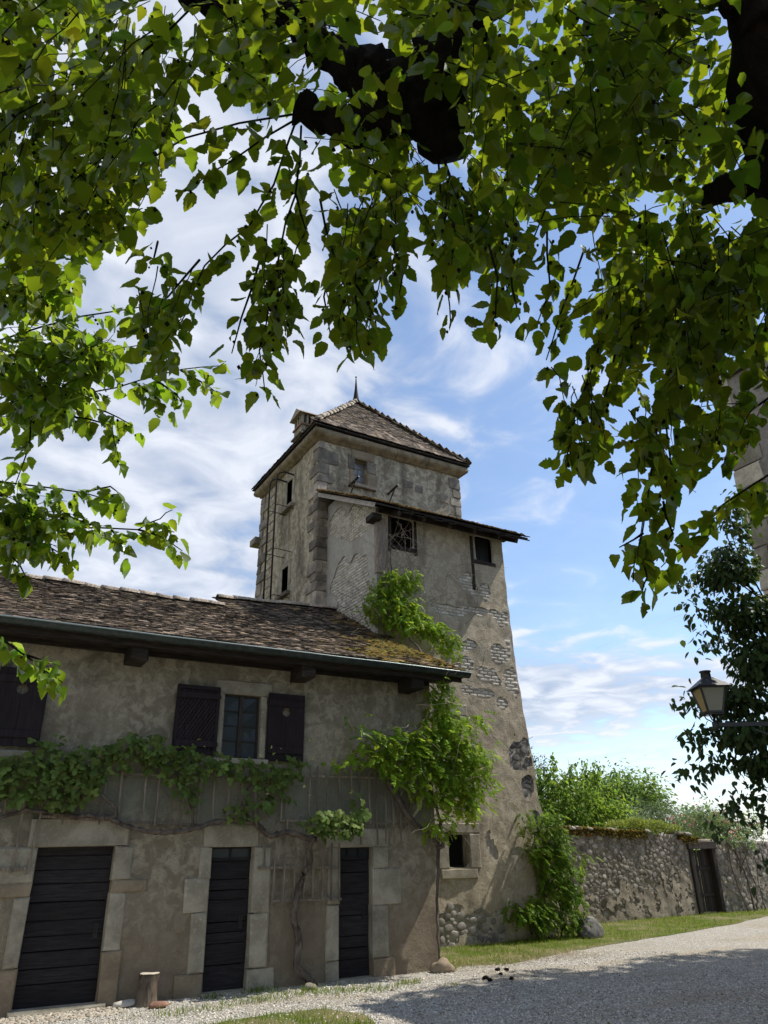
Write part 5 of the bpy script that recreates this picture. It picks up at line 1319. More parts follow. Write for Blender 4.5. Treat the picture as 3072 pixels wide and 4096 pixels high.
# ------------------------------------------------------------------ ground
def sheet(name, pts, z, mat, res=0.5, amp=0.0, **props):
    import bmesh
    from mathutils.geometry import tessellate_polygon
    V = [Vector((x, y, z)) for x, y in pts]; tr = tessellate_polygon([V])
    me = npmesh(name, np.array([tuple(v) for v in V]), [t if (V[t[1]] - V[t[0]]).cross(V[t[2]] - V[t[0]]).z > 0 else t[::-1] for t in tr], mat)
    return put(bpy.data.objects.new(name, me), None, **props)
sheet('ground', [(-300, -300), (300, -300), (300, 300), (-300, 300)], -0.03, 'turf', kind='structure', label='wide grassy ground reaching to the horizon')
drive = sheet('gravel_drive', [(-8, -8), (40, -8), (40, 16.5), (13, 16.6), (8, 14.6), (8, 12.1), (-8, 12.1)], 0.0, 'gravel', kind='structure', label='pale grey gravel drive in front of the house')
def wob(pts, n=5, a=0.10):
    o = []
    for (x0, y0), (x1, y1) in zip(pts, pts[1:] + pts[:1]):
        for i in range(n):
            t = i / n; x = x0 + (x1 - x0) * t; y = y0 + (y1 - y0) * t
            o.append((x + a * fbm(x, y, 3, 1.1), y + a * fbm(x, y, 9, 1.1) + a * 0.6 * noise.noise(Vector((x * 4, y * 4, 0)))))
    return o
LAWN = wob([(8.1, 12.35), (9.3, 11.85), (10.2, 12.05), (11.9, 12.6), (13.8, 13.0), (16.0, 13.45), (18.6, 14.05), (21.4, 15.0), (26, 15.6), (30, 16.35), (13.2, 16.35), (13.1, 14.55), (8.15, 14.4)], 6)
PATCH = wob([(3.1, 10.0), (4.3, 10.2), (5.0, 10.1), (5.25, 9.5), (5.0, 8.8), (3.9, 8.4), (2.9, 9.3)], 6)
sheet('lawn', LAWN, 0.006, 'turf', kind='structure', label='lawn strip at the foot of the tower and the garden wall')
sheet('lawn', PATCH, 0.006, 'turf', kind='structure', label='small grass patch in the gravel near the camera')
def inpoly(pts, poly):
    x, y = pts[:, 0], pts[:, 1]; c = np.zeros(len(pts), bool)
    for (x1, y1), (x2, y2) in zip(poly, poly[1:] + poly[:1]):
        hit = ((y1 > y) != (y2 > y)) & (x < (x2 - x1) * (y - y1) / (y2 - y1 + 1e-12) + x1); c ^= hit
    return c
def in_sector(p, lo=22, hi=92):
    a = np.degrees(np.arctan2(p[:, 1], p[:, 0])); return (a > lo) & (a < hi)

# ------------------------------------------------------------------ farmhouse
HOUSE = thing('farmhouse', 'long low plastered farmhouse with brown tiled roof and three dark plank doors', 'house', (4, 12, 0))
mb = MB()
holes = [(1.41, 2.54, -0.1, 2.0), (3.88, 4.66, -0.1, 1.97), (6.05, 6.80, -0.1, 1.95), (3.89, 4.66, 3.2, 4.31), (-0.3, 0.42, 3.2, 4.31)]
wall_grid(mb, -4, 8.05, -0.06, 5.0, holes, lambda u, z: (u, 12.0, z), 0.13, 0.016)
wall_grid(mb, 12.0, 17.2, -0.06, 5.0, [], lambda u, z: (8.05, u, z), 0.3, 0.01, (1, 0, 0))
mb.add([(8.05, 12.0, 5), (8.05, 19.5, 5), (8.05, 16.0, 7.0)], [(0, 1, 2)])
mb.box(-4, 8.0, 19.6, 19.9, 0, 5); mb.box(-4.2, -4, 12, 19.9, 0, 5)
H_WALL = mb.build('wall', 'plaster_house', HOUSE, True)
MB().box(-3.9, 8.0, 12.45, 12.55, 0, 4.9).build('dark_backing', 'inner_shade', HOUSE)  # near-black backing paints the unlit rooms behind doors and windows
def stones(parent, lst, yf, depth, mat='limestone', name='stone'):
    for b in lst:
        m_ = b[4] if len(b) > 4 else mat
        q = MB(); q.block(b[0], b[1], b[2], b[3], yf - random.uniform(0, 0.018), depth); q.build(b[5] if len(b) > 5 else name, m_, parent)
stone('slate', (0.19, 0.18, 0.165), (0.34, 0.325, 0.30), (0.085, 0.08, 0.075), 0.8, 1.5, 0.7, 1.3)
stone('sandstone_pale', (0.26, 0.205, 0.14), (0.33, 0.27, 0.19), (0.18, 0.14, 0.095), 0.4, 1, 0.9, 1.1)
doors = [
    dict(x0=1.455, x1=2.49, z0=0.05, z1=1.955, cuts=[398, 470, 570, 665, 790, 915, 1015, 1115, 1225, 1320, 1475], tr=None),
    dict(x0=3.93, x1=4.60, z0=0.03, z1=1.925, cuts=[495, 625, 700, 765, 915, 985, 1055, 1195, 1362], tr=2),
    dict(x0=6.11, x1=6.74, z0=0.0, z1=1.90, cuts=[515, 595, 725, 855, 975, 1045, 1110, 1225], tr=3)]
for d_ in doors:
    D = bpy.data.objects.new('door', None); put(D, HOUSE)
    zt = d_['z1'] + 0.02
    if d_['tr']:
        zt = d_['z1'] - 0.19
        q = MB(); x0, x1 = d_['x0'] - 0.03, d_['x1'] + 0.03; n = d_['tr']; w = (x1 - x0 - 0.06) / n
        q.box(x0, x1, 12.11, 12.16, zt, zt + 0.045); q.box(x0, x1, 12.11, 12.16, d_['z1'] - 0.02, d_['z1'] + 0.03)
        for i in range(n + 1): q.box(x0 + 0.03 + i * w - 0.018, x0 + 0.03 + i * w + 0.018, 12.112, 12.158, zt + 0.045, d_['z1'] - 0.02)
        q.build('transom_frame', 'door_wood', D)
        for i in range(n): MB().box(x0 + 0.03 + i * w + 0.015, x0 + 0.03 + (i + 1) * w - 0.015, 12.13, 12.136, zt + 0.04, d_['z1'] - 0.016).build('pane', 'pane_glass', D)
    c = d_['cuts']; H = zt - d_['z0'] + 0.02
    for a, b in zip(c[:-1], c[1:]):
        z1 = zt - H * (a - c[0]) / (c[-1] - c[0]); z0 = zt - H * (b - c[0]) / (c[-1] - c[0])
        q = MB(); q.block(d_['x0'] - 0.03, d_['x1'] + 0.03, z0 + 0.004, z1 - 0.004, 12.12 + random.uniform(0, 0.01), 0.05, 0.008, 0.003); q.build('plank', 'door_wood', D)
    hx = d_['x1'] - 0.11
    q = MB(); q.tube([(hx, 12.11, 0.95), (hx, 12.07, 0.96), (hx, 12.07, 0.84), (hx, 12.11, 0.83)], 0.008, 5); q.box(hx - 0.03, hx + 0.03, 12.108, 12.118, 0.80, 0.98); q.build('handle', 'iron', D)
    for s_ in range(14):
        zz = d_['z0'] + 0.12 + 0.12 * s_
        if zz > zt - 0.08: break
        q = MB()
        for xx in np.linspace(d_['x0'] + 0.12, d_['x1'] - 0.12, 3 if d_['x1'] - d_['x0'] < 0.8 else 4): q.add([(xx - 0.008, 12.117, zz), (xx, 12.105, zz), (xx + 0.008, 12.117, zz), (xx, 12.117, zz + 0.008), (xx, 12.117, zz - 0.008)], [(0, 1, 3), (1, 2, 3), (0, 4, 1), (1, 4, 2)])
        if s_ % 2: q.build('studs', 'iron', D, kind='stuff')
B = 'sandstone_pale'
stones(H_WALL, [(1.30, 2.66, 1.957, 2.32, 'limestone', 'lintel'), (2.49, 2.74, 1.522, 1.955), (2.49, 2.99, 1.362, 1.518, B), (2.49, 2.72, 0.642, 1.358), (2.49, 2.75, -0.02, 0.638, B),
    (0.95, 1.455, 1.512, 1.955), (0.9, 1.455, 1.342, 1.508, B), (1.25, 1.455, 0.522, 1.338), (1.1, 1.455, -0.02, 0.518, B),
    (3.78, 4.68, 1.93, 2.25, 'limestone', 'lintel'), (3.75, 3.93, 1.502, 1.927), (3.55, 3.93, 1.052, 1.498), (3.69, 3.93, 0.282, 1.048), (3.51, 3.93, -0.02, 0.278, B),
    (4.60, 4.90, 1.002, 1.927), (4.60, 4.89, 0.282, 0.998), (4.60, 5.03, -0.03, 0.278),
    (5.86, 7.06, 1.905, 2.2, 'limestone', 'lintel'), (6.74, 7.06, 1.572, 1.902), (6.74, 7.30, 1.022, 1.568), (6.74, 7.03, 0.262, 1.018), (6.74, 7.15, -0.03, 0.258, B),
    (5.90, 6.11, 1.062, 1.902), (5.88, 6.11, 0.272, 1.058), (5.88, 6.12, -0.03, 0.268),
    (3.77, 4.78, 4.272, 4.49, 'limestone', 'lintel'), (3.83, 3.95, 3.252, 4.268), (4.59, 4.70, 3.252, 4.268),
    (-0.4, 0.55, 4.272, 4.49, 'limestone', 'lintel'), (0.40, 0.52, 3.252, 4.268)], 11.975, 0.30)
stones(H_WALL, [(3.80, 4.75, 3.14, 3.248, 'limestone', 'sill'), (-0.4, 1.16, 3.10, 3.21, 'limestone', 'sill')], 11.93, 0.3)
stones(H_WALL, [(1.40, 2.60, -0.05, 0.045, 'limestone', 'threshold'), (3.90, 4.66, -0.05, 0.025, 'limestone', 'threshold'), (6.05, 6.82, -0.05, 0.012, 'limestone', 'threshold')], 11.90, 0.35)
def window(parent, x0, x1, z0, z1, y, cols, rows, fm, gm, thick=0.04, mid=False):
    w = bpy.data.objects.new('window', None); put(w, parent)
    q = MB(); f = thick
    q.box(x0, x0 + f, y - 0.03, y + 0.03, z0, z1); q.box(x1 - f, x1, y - 0.03, y + 0.03, z0, z1)
    q.box(x0 + f, x1 - f, y - 0.028, y + 0.028, z0, z0 + f); q.box(x0 + f, x1 - f, y - 0.028, y + 0.028, z1 - f, z1)
    if mid: q.box((x0 + x1) / 2 - 0.035, (x0 + x1) / 2 + 0.035, y - 0.04, y + 0.02, z0 + f, z1 - f)
    q.build('frame', fm, w)
    cw = (x1 - x0 - 2 * f) / cols; rh = (z1 - z0 - 2 * f) / rows
    q = MB()
    for i in range(1, cols): q.box(x0 + f + i * cw - 0.01, x0 + f + i * cw + 0.01, y - 0.02, y + 0.015, z0 + f, z1 - f)
    for j in range(1, rows): q.box(x0 + f, x1 - f, y - 0.018, y + 0.013, z0 + f + j * rh - 0.009, z0 + f + j * rh + 0.009)
    if q.v: q.build('glazing_bar', fm, w)
    for i in range(cols):
        for j in range(rows):
            a, b, c, d = x0 + f + i * cw, x0 + f + (i + 1) * cw, z0 + f + j * rh, z0 + f + (j + 1) * rh; t = random.uniform(-0.006, 0.006)
            MB().add([(a, y + t, c), (b, y - t, c), (b, y + t, d), (a, y - t, d), (a, y + 0.006 + t, c), (b, y + 0.006 - t, c), (b, y + 0.006 + t, d), (a, y + 0.006 - t, d)],
                     [(0, 1, 2, 3), (7, 6, 5, 4), (0, 4, 5, 1), (1, 5, 6, 2), (2, 6, 7, 3), (3, 7, 4, 0)]).build('pane', gm, w)
    return w
window(HOUSE, 3.93, 4.61, 3.24, 4.285, 12.11, 2, 4, 'sash_wood', 'pane_glass', 0.045, True)
window(HOUSE, -0.3, 0.42, 3.24, 4.285, 12.11, 2, 4, 'sash_wood', 'pane_glass', 0.045, True)
def hinge(parent, x, z):
    q = MB(); q.tube([(x, 11.93, z - 0.03), (x, 11.93, z + 0.03)], 0.012, 6); q.bar((x, 11.93, z), (x, 11.99, z), 0.015, 0.03); q.build('hinge', 'iron', parent)
def plank_shutter(x0, x1, z0, z1, hole, hx):
    s = bpy.data.objects.new('shutter', None); put(s, HOUSE); xm = (x0 + x1) / 2; r = 0.078; yf, yb = 11.925, 11.957
    for sgn in (-1, 1):
        xo = x0 if sgn < 0 else x1; xi = xm + sgn * 0.002
        prof = [(xo, z0), (xi, z0)] + [(xi + sgn * r * math.cos(a), hole + r * math.sin(a)) for a in np.linspace(-math.pi / 2, math.pi / 2, 9)] + [(xi, z1), (xo, z1)]
        n = len(prof); q = MB(); q.add([(a, yf, b) for a, b in prof] + [(a, yb, b) for a, b in prof], [tuple(range(n)), tuple(range(2 * n - 1, n - 1, -1))] + [(i, (i + 1) % n, n + (i + 1) % n, n + i) for i in range(n)])
        q.build('plank', 'shutter_wood', s)
    for zz in (z0 + 0.17, z1 - 0.16): MB().block(x0 + 0.012, x1 - 0.012, zz - 0.055, zz + 0.055, 11.902, 0.022, 0.006, 0.003).build('batten', 'shutter_wood', s)
    for zz in (z0 + 0.17, z1 - 0.16): hinge(s, hx, zz)
plank_shutter(4.70, 5.37, 3.22, 4.33, 4.03, 4.69)
plank_shutter(0.53, 1.22, 3.26, 4.36, 4.06, 0.52)
SH = bpy.data.objects.new('shutter', None); put(SH, HOUSE); x0, x1, z0, z1 = 3.13, 3.84, 3.27, 4.34
q = MB(); f = 0.06
for a in ((x0, x0 + f, z0, z1), (x1 - f, x1, z0, z1)): q.box(a[0], a[1], 11.915, 11.955, a[2], a[3])
for zz in (z0, z1 - f): q.box(x0 + f, x1 - f, 11.918, 11.952, zz, zz + f)
q.build('frame', 'shutter_wood', SH)
for sgn, yy in ((1, 11.930), (-1, 11.945)):
    i = -1.2
    while i < 2.2:
        seg = []
        for t in np.linspace(0, 1.5, 61):
            xx = x0 + i + (t if sgn > 0 else -t) * 0.62; zz = z0 + t
            if sgn < 0: xx += 0.62
            if x0 + 0.05 <= xx <= x1 - 0.05 and z0 + 0.05 <= zz <= z1 - 0.05: seg.append((xx, zz))
        if len(seg) > 3: MB().bar((seg[0][0], yy, seg[0][1]), (seg[-1][0], yy, seg[-1][1]), 0.012, 0.032, (0, -1, 0) if False else (1, 0, 0)).build('slat', 'shutter_wood', SH)
        i += 0.058
for zz in (z0 + 0.16, z1 - 0.16): MB().block(x0 + 0.01, x1 - 0.01, zz - 0.05, zz + 0.05, 11.893, 0.022, 0.006, 0.003).build('batten', 'shutter_wood', SH)
for zz in (z0 + 0.16, z1 - 0.16): hinge(SH, 3.85, zz)

# ---- tiles
def tile_mesh(i, w, L, tint):
    r = random.Random(i); v = []; h = w / 2; th = 0.022
    pts = [(-h, 0.016 + r.uniform(-0.012, 0.012)), (-h * 0.3, r.uniform(-0.01, 0.006)), (h * 0.4, r.uniform(-0.01, 0.006)), (h, 0.016 + r.uniform(-0.012, 0.012)), (h, L), (-h, L)]
    for z in (0, -th):
        for k_, (x, y) in enumerate(pts): v.append((x, y, z + (r.uniform(-0.005, 0.005) if k_ < 4 else 0)))
    f = [(0, 1, 2, 3, 4, 5), (1, 0, 6, 7), (2, 1, 7, 8), (3, 2, 8, 9), (0, 5, 11, 6), (4, 3, 9, 10)]
    return np.array(v, dtype=np.float32), f
def tile_roof(parent, O, U, S, rows, w=0.17, expo=0.115, n_parts=300, keep=None, tintf=None, sag=None, mat='roof_tile', rank=None):
    O = np.array(O); U = np.array(U) / np.linalg.norm(U); S = np.array(S) / np.linalg.norm(S); N = np.cross(U, S)
    L = expo * 2.35; nv = 7; vars_ = [tile_mesh(i, w * 0.97, L, 1) for i in range(nv)]
    pos = []; tin = []
    for r_, (u0, u1) in enumerate(rows):
        s = r_ * expo; u = u0 + (w * 0.5 if r_ % 2 else 0) + random.uniform(-0.01, 0.01)
        while u < u1:
            p = O + U * (u + random.uniform(-0.008, 0.008)) + S * (s + random.gauss(0, 0.010)) + N * (0.035 + abs(random.gauss(0, 0.006)))
            if sag: p = p + np.array([0, 0, sag(p)])
            if keep is None or keep(p): pos.append(p); tin.append(tintf(p) if tintf else (1, 1, 1))
            u += w * random.uniform(0.94, 1.05)
    pos = np.array(pos); n = len(pos); Rt = np.zeros((n, 3, 3))
    for i in range(n):
        a = random.gauss(0, 0.025); b = -0.10 + random.gauss(0, 0.022); g = random.gauss(0, 0.02)
        y = S * math.cos(b) + N * math.sin(b); x = U * math.cos(a) + y * math.sin(a) + N * g; x /= np.linalg.norm(x); z = np.cross(x, y); z /= np.linalg.norm(z); y = np.cross(z, x)
        Rt[i] = np.stack([x, y, z], axis=1)
    tin = np.array(tin); base = np.array(wloc(parent)); var = rng.integers(0, nv, n)
    key = rank(pos) if rank is not None else np.linalg.norm(pos - np.array([0, 0, 1.85]), axis=1)
    order = np.argsort(key); ms = {}
    for i in order[:n_parts]:
        kx = (int(var[i]), int(i) % 6)
        if kx not in ms: ms[kx] = npmesh('tile', vars_[kx[0]][0], vars_[kx[0]][1], mat, np.repeat(tin[i][None], 12, 0))
        m = Matrix([[*Rt[i][a], pos[i][a] - base[a]] for a in range(3)] + [[0, 0, 0, 1]])
        o = bpy.data.objects.new('tile', ms[kx]); o.matrix_basis = m; put(o, parent)
    V = []; F = []; T = []; off = 0
    for i in order[n_parts:]:
        v, f = vars_[var[i]]; V.append(v @ Rt[i].T + pos[i] - base); F += [tuple(a + off for a in g) for g in f]; T.append(np.repeat(tin[i][None], 12, 0)); off += 12
    if V: put(bpy.data.objects.new('tile_field', npmesh('tile_field', np.concatenate(V), F, mat, np.concatenate(T))), parent, kind='stuff')
def house_tint(p):
    v = random.choice((0.4, 0.5, 0.6, 0.75, 0.9, 1.05, 1.3, 1.7, 2.4)) * random.uniform(0.85, 1.15)
    ms = (p[0] - 6.0) * 0.55 + fbm(p[0], p[1], 2, 0.9) * 1.4 - abs(p[1] - 12.6) * 0.25
    if ms > 0.2 and random.random() < min(0.85, ms): return (v * 1.1, v * 0.92, v * 0.5)
    if random.random() < 0.06: return (v * 1.15, v * 0.95, v * 0.82)
    return (v * 1.07, v, v * 0.92)
EY, EZ, RY, RZ = 11.38, 4.93, 16.0, 7.0
SL = Vector((0, RY - EY, RZ - EZ)).normalized(); SLEN = math.hypot(RY - EY, RZ - EZ)
def roof1(y): return EZ + (y - EY) * (RZ - EZ) / (RY - EY)
sagf = lambda p: 0.05 * fbm(p[0] * 0.5, p[1] * 0.4, 1.0) 
mb = MB()
for x0, x1, ye, yr in ((-4, 8.42, EY, RY),):
    a = 0.06
    mb.add([(x0, ye, EZ - 0.02), (x1, ye, EZ - 0.02), (x1, yr, RZ - 0.02), (x0, yr, RZ - 0.02), (x0, ye, EZ - 0.12), (x1, ye, EZ - 0.12), (x1, yr, RZ - 0.12), (x0, yr, RZ - 0.12)],
           [(0, 1, 2, 3), (7, 6, 5, 4), (0, 4, 5, 1), (1, 5, 6, 2), (3, 7, 4, 0)])
mb.add([(-4, RY, RZ - 0.02), (7.95, RY, RZ - 0.02), (7.95, 20.6, 4.9), (-4, 20.6, 4.9)], [(0, 1, 2, 3)])
H_ROOF = mb.build('roof', 'old_timber', HOUSE)
nr = int(SLEN / 0.115) + 1
tile_roof(H_ROOF, (0, EY - 0.05, EZ), (1, 0, 0), SL, [(0.1 if i < 8 else 0.0, 8.46) for i in range(nr)], 0.17, 0.115, 300,
          keep=lambda p: not (p[0] > 8.3 and p[1] > 14.5), tintf=house_tint, sag=sagf)
# the raised slope beside the tower, with its own ridge
RL, RR, LR = Vector((5.05, 16.5, 7.36)), Vector((8.3, 16.75, 7.62)), Vector((8.3, 14.3, 6.30))
U2 = (RR - RL).normalized(); N2 = (LR - RR).cross(U2).normalized(); N2 = N2 if N2.z > 0 else -N2; S2 = N2.cross(U2)
rows = int(2.9 / 0.115); O2 = RL - S2 * (rows * 0.115)
tile_roof(H_ROOF, O2, U2, S2, [(0.0, 3.3)] * (rows + 1), 0.17, 0.115, 0, keep=lambda p: p[2] > roof1(p[1]) + 0.02 if p[1] < RY else True,
          tintf=lambda p: tuple(c * 0.85 for c in house_tint(p)), sag=sagf)
a, b, c, d = RL - S2 * 2.0, RR - S2 * 2.0, RR, RL
MB().add([p - N2 * 0.03 for p in (a, b, c, d)] + [p - N2 * 0.12 for p in (a, b, c, d)] + [(5.05, 17.6, 6.7), (8.3, 17.9, 6.9)], [(0, 1, 2, 3), (4, 0, 3, 7), (3, 2, 9, 8), (7, 3, 8)]).build('roof_slope', 'old_timber', HOUSE)
def ridge_tiles(parent, a, b, n, r=0.11, name='ridge_tile', upv=(0, 0, 1)):
    a = Vector(a); b = Vector(b); d = (b - a).normalized(); L = (b - a).length / n; x = d.cross(Vector(upv)).normalized(); u = x.cross(d)
    me = {}
    for k_ in range(4):
        q = MB(); rr = random.Random(k_)
        for t, r_ in ((0, r * 1.12), (0.06, r * 1.1), (1.12, r * 0.9)):
            pass
        vs = []
        for t, r_, rin in ((-0.02, r * 1.12, 0), (0.5, r * 1.03, 0), (1.06, r * 0.92, 0)):
            for j in range(7):
                an = math.pi * (j / 6) ; jr = rr.uniform(0.96, 1.04); vs.append(d * (L * t) + x * (math.cos(an) * r_ * jr) + u * (math.sin(an) * r_ * 0.85 * jr - r * 0.15))
        n0 = len(vs)
        for t, r_ in ((-0.02, r * 0.95),):
            for j in range(7):
                an = math.pi * (j / 6); vs.append(d * (L * t) + x * (math.cos(an) * r_) + u * (math.sin(an) * r_ * 0.8 - r * 0.2))
        fs = [(i * 7 + j, i * 7 + j + 1, i * 7 + 8 + j, i * 7 + 7 + j) for i in range(2) for j in range(6)] + [(n0 + j, n0 + j + 1, j + 1, j) for j in range(6)]
        q.add(vs, fs); me[k_] = q.mesh(name, 'ridge_tile', None, True)
    base = wloc(parent)
    for i in range(n):
        p = a + (b - a) * (i / n) + u * random.uniform(-0.012, 0.02) + x * random.uniform(-0.015, 0.015)
        o = bpy.data.objects.new(name, me[i % 4]); o.location = p - base; o.rotation_euler = (random.uniform(-0.04, 0.04), random.uniform(-0.04, 0.04), random.uniform(-0.05, 0.05)); put(o, parent)
ridge_tiles(H_ROOF, (0.0, RY, RZ + 0.07), (5.05, RY, RZ + 0.07), 13)
ridge_tiles(H_ROOF, RL + N2 * 0.05, RR + N2 * 0.05, 8)
# moss cushions on the roof by the tower
n = 900; P = []
while len(P) < n:
    x, y = random.uniform(5.6, 8.4), random.uniform(11.35, 15.6)
    if x > 8.2 and y > 14.4: continue
    m_ = (x - 6.6) * 0.5 + fbm(x, y, 5, 0.9) * 1.6 - abs(y - 12.4) * 0.38
    if m_ > random.uniform(0, 0.7): P.append((x, y, roof1(y) + 0.035 + sagf((x, y, 0))))
P = np.array(P)
mv, mf = [], []
for i in range(6): mv.append((math.cos(i * 1.0472), math.sin(i * 1.0472), 0))
mv += [(0.6 * math.cos(i * 1.0472 + 0.4), 0.6 * math.sin(i * 1.0472 + 0.4), 0.45) for i in range(6)] + [(0, 0, 0.6)]
mf = [(i, (i + 1) % 6, 6 + i) for i in range(6)] + [((i + 1) % 6, 6 + (i + 1) % 6, 6 + i) for i in range(6)] + [(6 + i, 6 + (i + 1) % 6, 12) for i in range(6)]
CUSH = [(np.array(mv, dtype=np.float32), np.array(mf))]
Tt = np.tile(np.array([[0, 1, 0.0]]), (n, 1)) + rnd(n) * 0.3
leaves(H_ROOF, 'moss', CUSH, P, Tt, np.tile(np.array([[0, -0.4, 1.0]]), (n, 1)) + rnd(n) * 0.1, rng.uniform(0.025, 0.075, n), tints(n, 0.25, 0.12), mass='moss')
# gutter, fascia, purlin ends
q = MB(); GY, GZ, gr = 11.30, 4.90, 0.085; ang = np.linspace(math.pi, 2 * math.pi, 9); xs = np.linspace(-3.5, 8.5, 40)
vs = []; 
for x in xs:
    dz = 0.018 * fbm(x, 0, 0, 0.5)
    for a_ in ang: vs.append((x, GY + math.cos(a_) * gr, GZ + math.sin(a_) * gr * 1.05 + dz))
q.add(vs, [(i * 9 + j, (i + 1) * 9 + j, (i + 1) * 9 + j + 1, i * 9 + j + 1) for i in range(39) for j in range(8)])
q.add([(8.5, GY + math.cos(a_) * gr, GZ + math.sin(a_) * gr * 1.05) for a_ in ang], [tuple(range(9))])
GUT = q.build('gutter', 'gutter_metal', HOUSE, True)
MB().tube([(x, GY - gr, GZ + 0.004 + 0.018 * fbm(x, 0, 0, 0.5)) for x in xs], 0.012, 6).build('rim', 'rim_highlight', GUT, True)
for x in (0.95, 3.15, 5.15, 6.8, 8.0):
    q = MB(); q.add([(x + s, GY + math.cos(a_) * (gr + 0.006), GZ + math.sin(a_) * (gr + 0.006) * 1.05) for s in (-0.025, 0.025) for a_ in ang], [(j, 9 + j, 10 + j, j + 1) for j in range(8)]); q.build('joint', 'gutter_metal', GUT, True)
MB().box(-3.5, 8.40, 11.40, 11.425, 4.74, 4.90).build('fascia_board', 'old_timber', HOUSE)
MB().box(-3.5, 8.40, 11.43, 11.995, 4.81, 4.835).build('soffit', 'old_timber', HOUSE)
for x in (2.38, 5.24, 7.46):
    MB().block(x - 0.13, x + 0.13, 4.56, 4.808, 11.47, 0.56, 0.02, 0.01).build('purlin_end', 'old_timber', HOUSE)
MB().box(-3.5, 8.0, 11.92, 11.985, 4.74, 4.805).build('wall_plate', 'old_timber', HOUSE)

# ------------------------------------------------------------------ tower
TOWER = thing('tower', 'tall old square stone tower with steep pyramid roof and plastered lean-to annex', 'tower', (10.5, 17.3, 0))
X0, X1, Y0, Y1, ZT = 8.0, 13.1, 17.3, 21.9, 13.12
mb = MB()
wall_grid(mb, X0, X1, 5.5, ZT, [(9.19, 9.62, 11.86, 12.72)], lambda u, z: (u, Y0, z), 0.12, 0.028, (0, -1, 0), reveal=0.4)
wall_grid(mb, Y0, Y1, 5.5, ZT, [(19.2, 19.62, 11.70, 12.62), (19.25, 19.72, 8.85, 9.68)], lambda u, z: (X0, u, z), 0.12, 0.03, (-1, 0, 0), reveal=0.4)
mb.box(X1 - 0.3, X1, Y0 + 0.05, Y1, 0, ZT); mb.box(X0 + 0.05, X1, Y1 - 0.3, Y1, 0, ZT)
mb.box(X0 + 0.02, X1 - 0.3, Y0 + 0.05, Y1 - 0.3, 0, 5.6)
T_WALL = mb.build('wall', 'plaster_tower', TOWER, True)
MB().box(8.6, 12.6, 17.75, 21.4, 5.7, 13.0).build('dark_backing', 'inner_shade', TOWER)  # black box added as painted darkness behind the tower windows
def quoin(parent, cx, cy, sx, sy, z, h, lx, ly, mat='sandstone'):
    """corner stone: corner at (cx, cy), reaching lx along sx and ly along sy"""
    e = 0.035; J = lambda: random.uniform(-0.028, 0.028); pts = []
    x_out, y_out = cx - sx * e, cy - sy * e; x_in, y_in = cx + sx * lx, cy + sy * ly; bv = 0.03
    ring = [(x_out + sx * bv, y_out), (x_in, y_out + 0), (x_in, y_in), (x_out, y_in), (x_out, y_out + sy * bv)]
    vs = []
    for zz, ins in ((z, 0.0), (z + 0.02, 1), (z + h - 0.03, 1), (z + h, 0.0)):
        for (a, b) in ring:
            k_ = 0.016 if not ins else 0.0
            vs.append((a + sx * k_ * (1 if abs(a - x_out) < 0.05 else 0) + J() * 0.6, b + sy * k_ * (1 if abs(b - y_out) < 0.05 else 0) + J() * 0.6, zz + J() * 0.6))
    fs = [(i * 5 + j, i * 5 + (j + 1) % 5, i * 5 + 5 + (j + 1) % 5, i * 5 + 5 + j) for i in range(3) for j in range(5)] + [(4, 3, 2, 1, 0), (15, 16, 17, 18, 19)]
    if sx * sy < 0: fs = [f[::-1] for f in fs]
    q = MB(); t_ = random.uniform(0.7, 1.7); q.cur = (t_, t_, t_ * 1.02); q.add(vs, fs); q.build('quoin', mat, parent)
z = 6.6; i = 0
while z < 12.95:
    h = random.choice((0.22, 0.26, 0.33, 0.4, 0.5)) * random.uniform(0.9, 1.1); h = min(h, 13.02 - z)
    quoin(T_WALL, X0, Y0, 1, 1, z, h - 0.015, random.uniform(0.3, 0.68) if i % 2 else random.uniform(0.16, 0.36), random.uniform(0.16, 0.34) if i % 2 else random.uniform(0.3, 0.65)); z += h; i += 1
z = 9.6; i = 0
while z < 12.95:
    h = min(random.uniform(0.28, 0.42), 13.02 - z); quoin(T_WALL, X1, Y0, -1, 1, z, h - 0.015, random.uniform(0.38, 0.6) if i % 2 else random.uniform(0.2, 0.3), 0.3); z += h; i += 1
z = 8.0; i = 0
while z < 12.95:
    h = min(random.uniform(0.28, 0.45), 13.02 - z); quoin(T_WALL, X0, Y1, 1, -1, z, h - 0.015, 0.3, random.uniform(0.5, 0.8) if i % 2 else random.uniform(0.25, 0.4)); z += h; i += 1
def inset_stone(parent, x0, x1, z0, z1, mat='sandstone'):
    q = MB(); q.block(x0, x1, z0, z1, Y0 - 0.03, 0.36, 0.02, 0.012); q.build('stone', mat, parent)
for b in ((10.95, 11.3, 12.15, 12.42), (11.33, 11.65, 12.1, 12.36), (12.3, 12.62, 11.95, 12.25)): inset_stone(T_WALL, *b)
stones(T_WALL, [(9.08, 9.88, 12.725, 13.03, 'sandstone_pale', 'lintel'), (8.96, 9.19, 12.33, 12.82, 'sandstone'), (9.62, 9.93, 12.32, 12.72, 'sandstone'), (9.62, 9.95, 11.86, 12.31, 'sandstone_pale'), (9.02, 9.19, 11.86, 12.32, 'sandstone_pale')], Y0 - 0.035, 0.34)
stones(T_WALL, [(9.0, 9.9, 11.74, 11.855, 'sandstone', 'sill')], Y0 - 0.10, 0.34)
window(TOWER, 9.17, 9.64, 11.85, 12.73, Y0 + 0.2, 2, 4, 'pale_sash', 'tower_glass', 0.03)
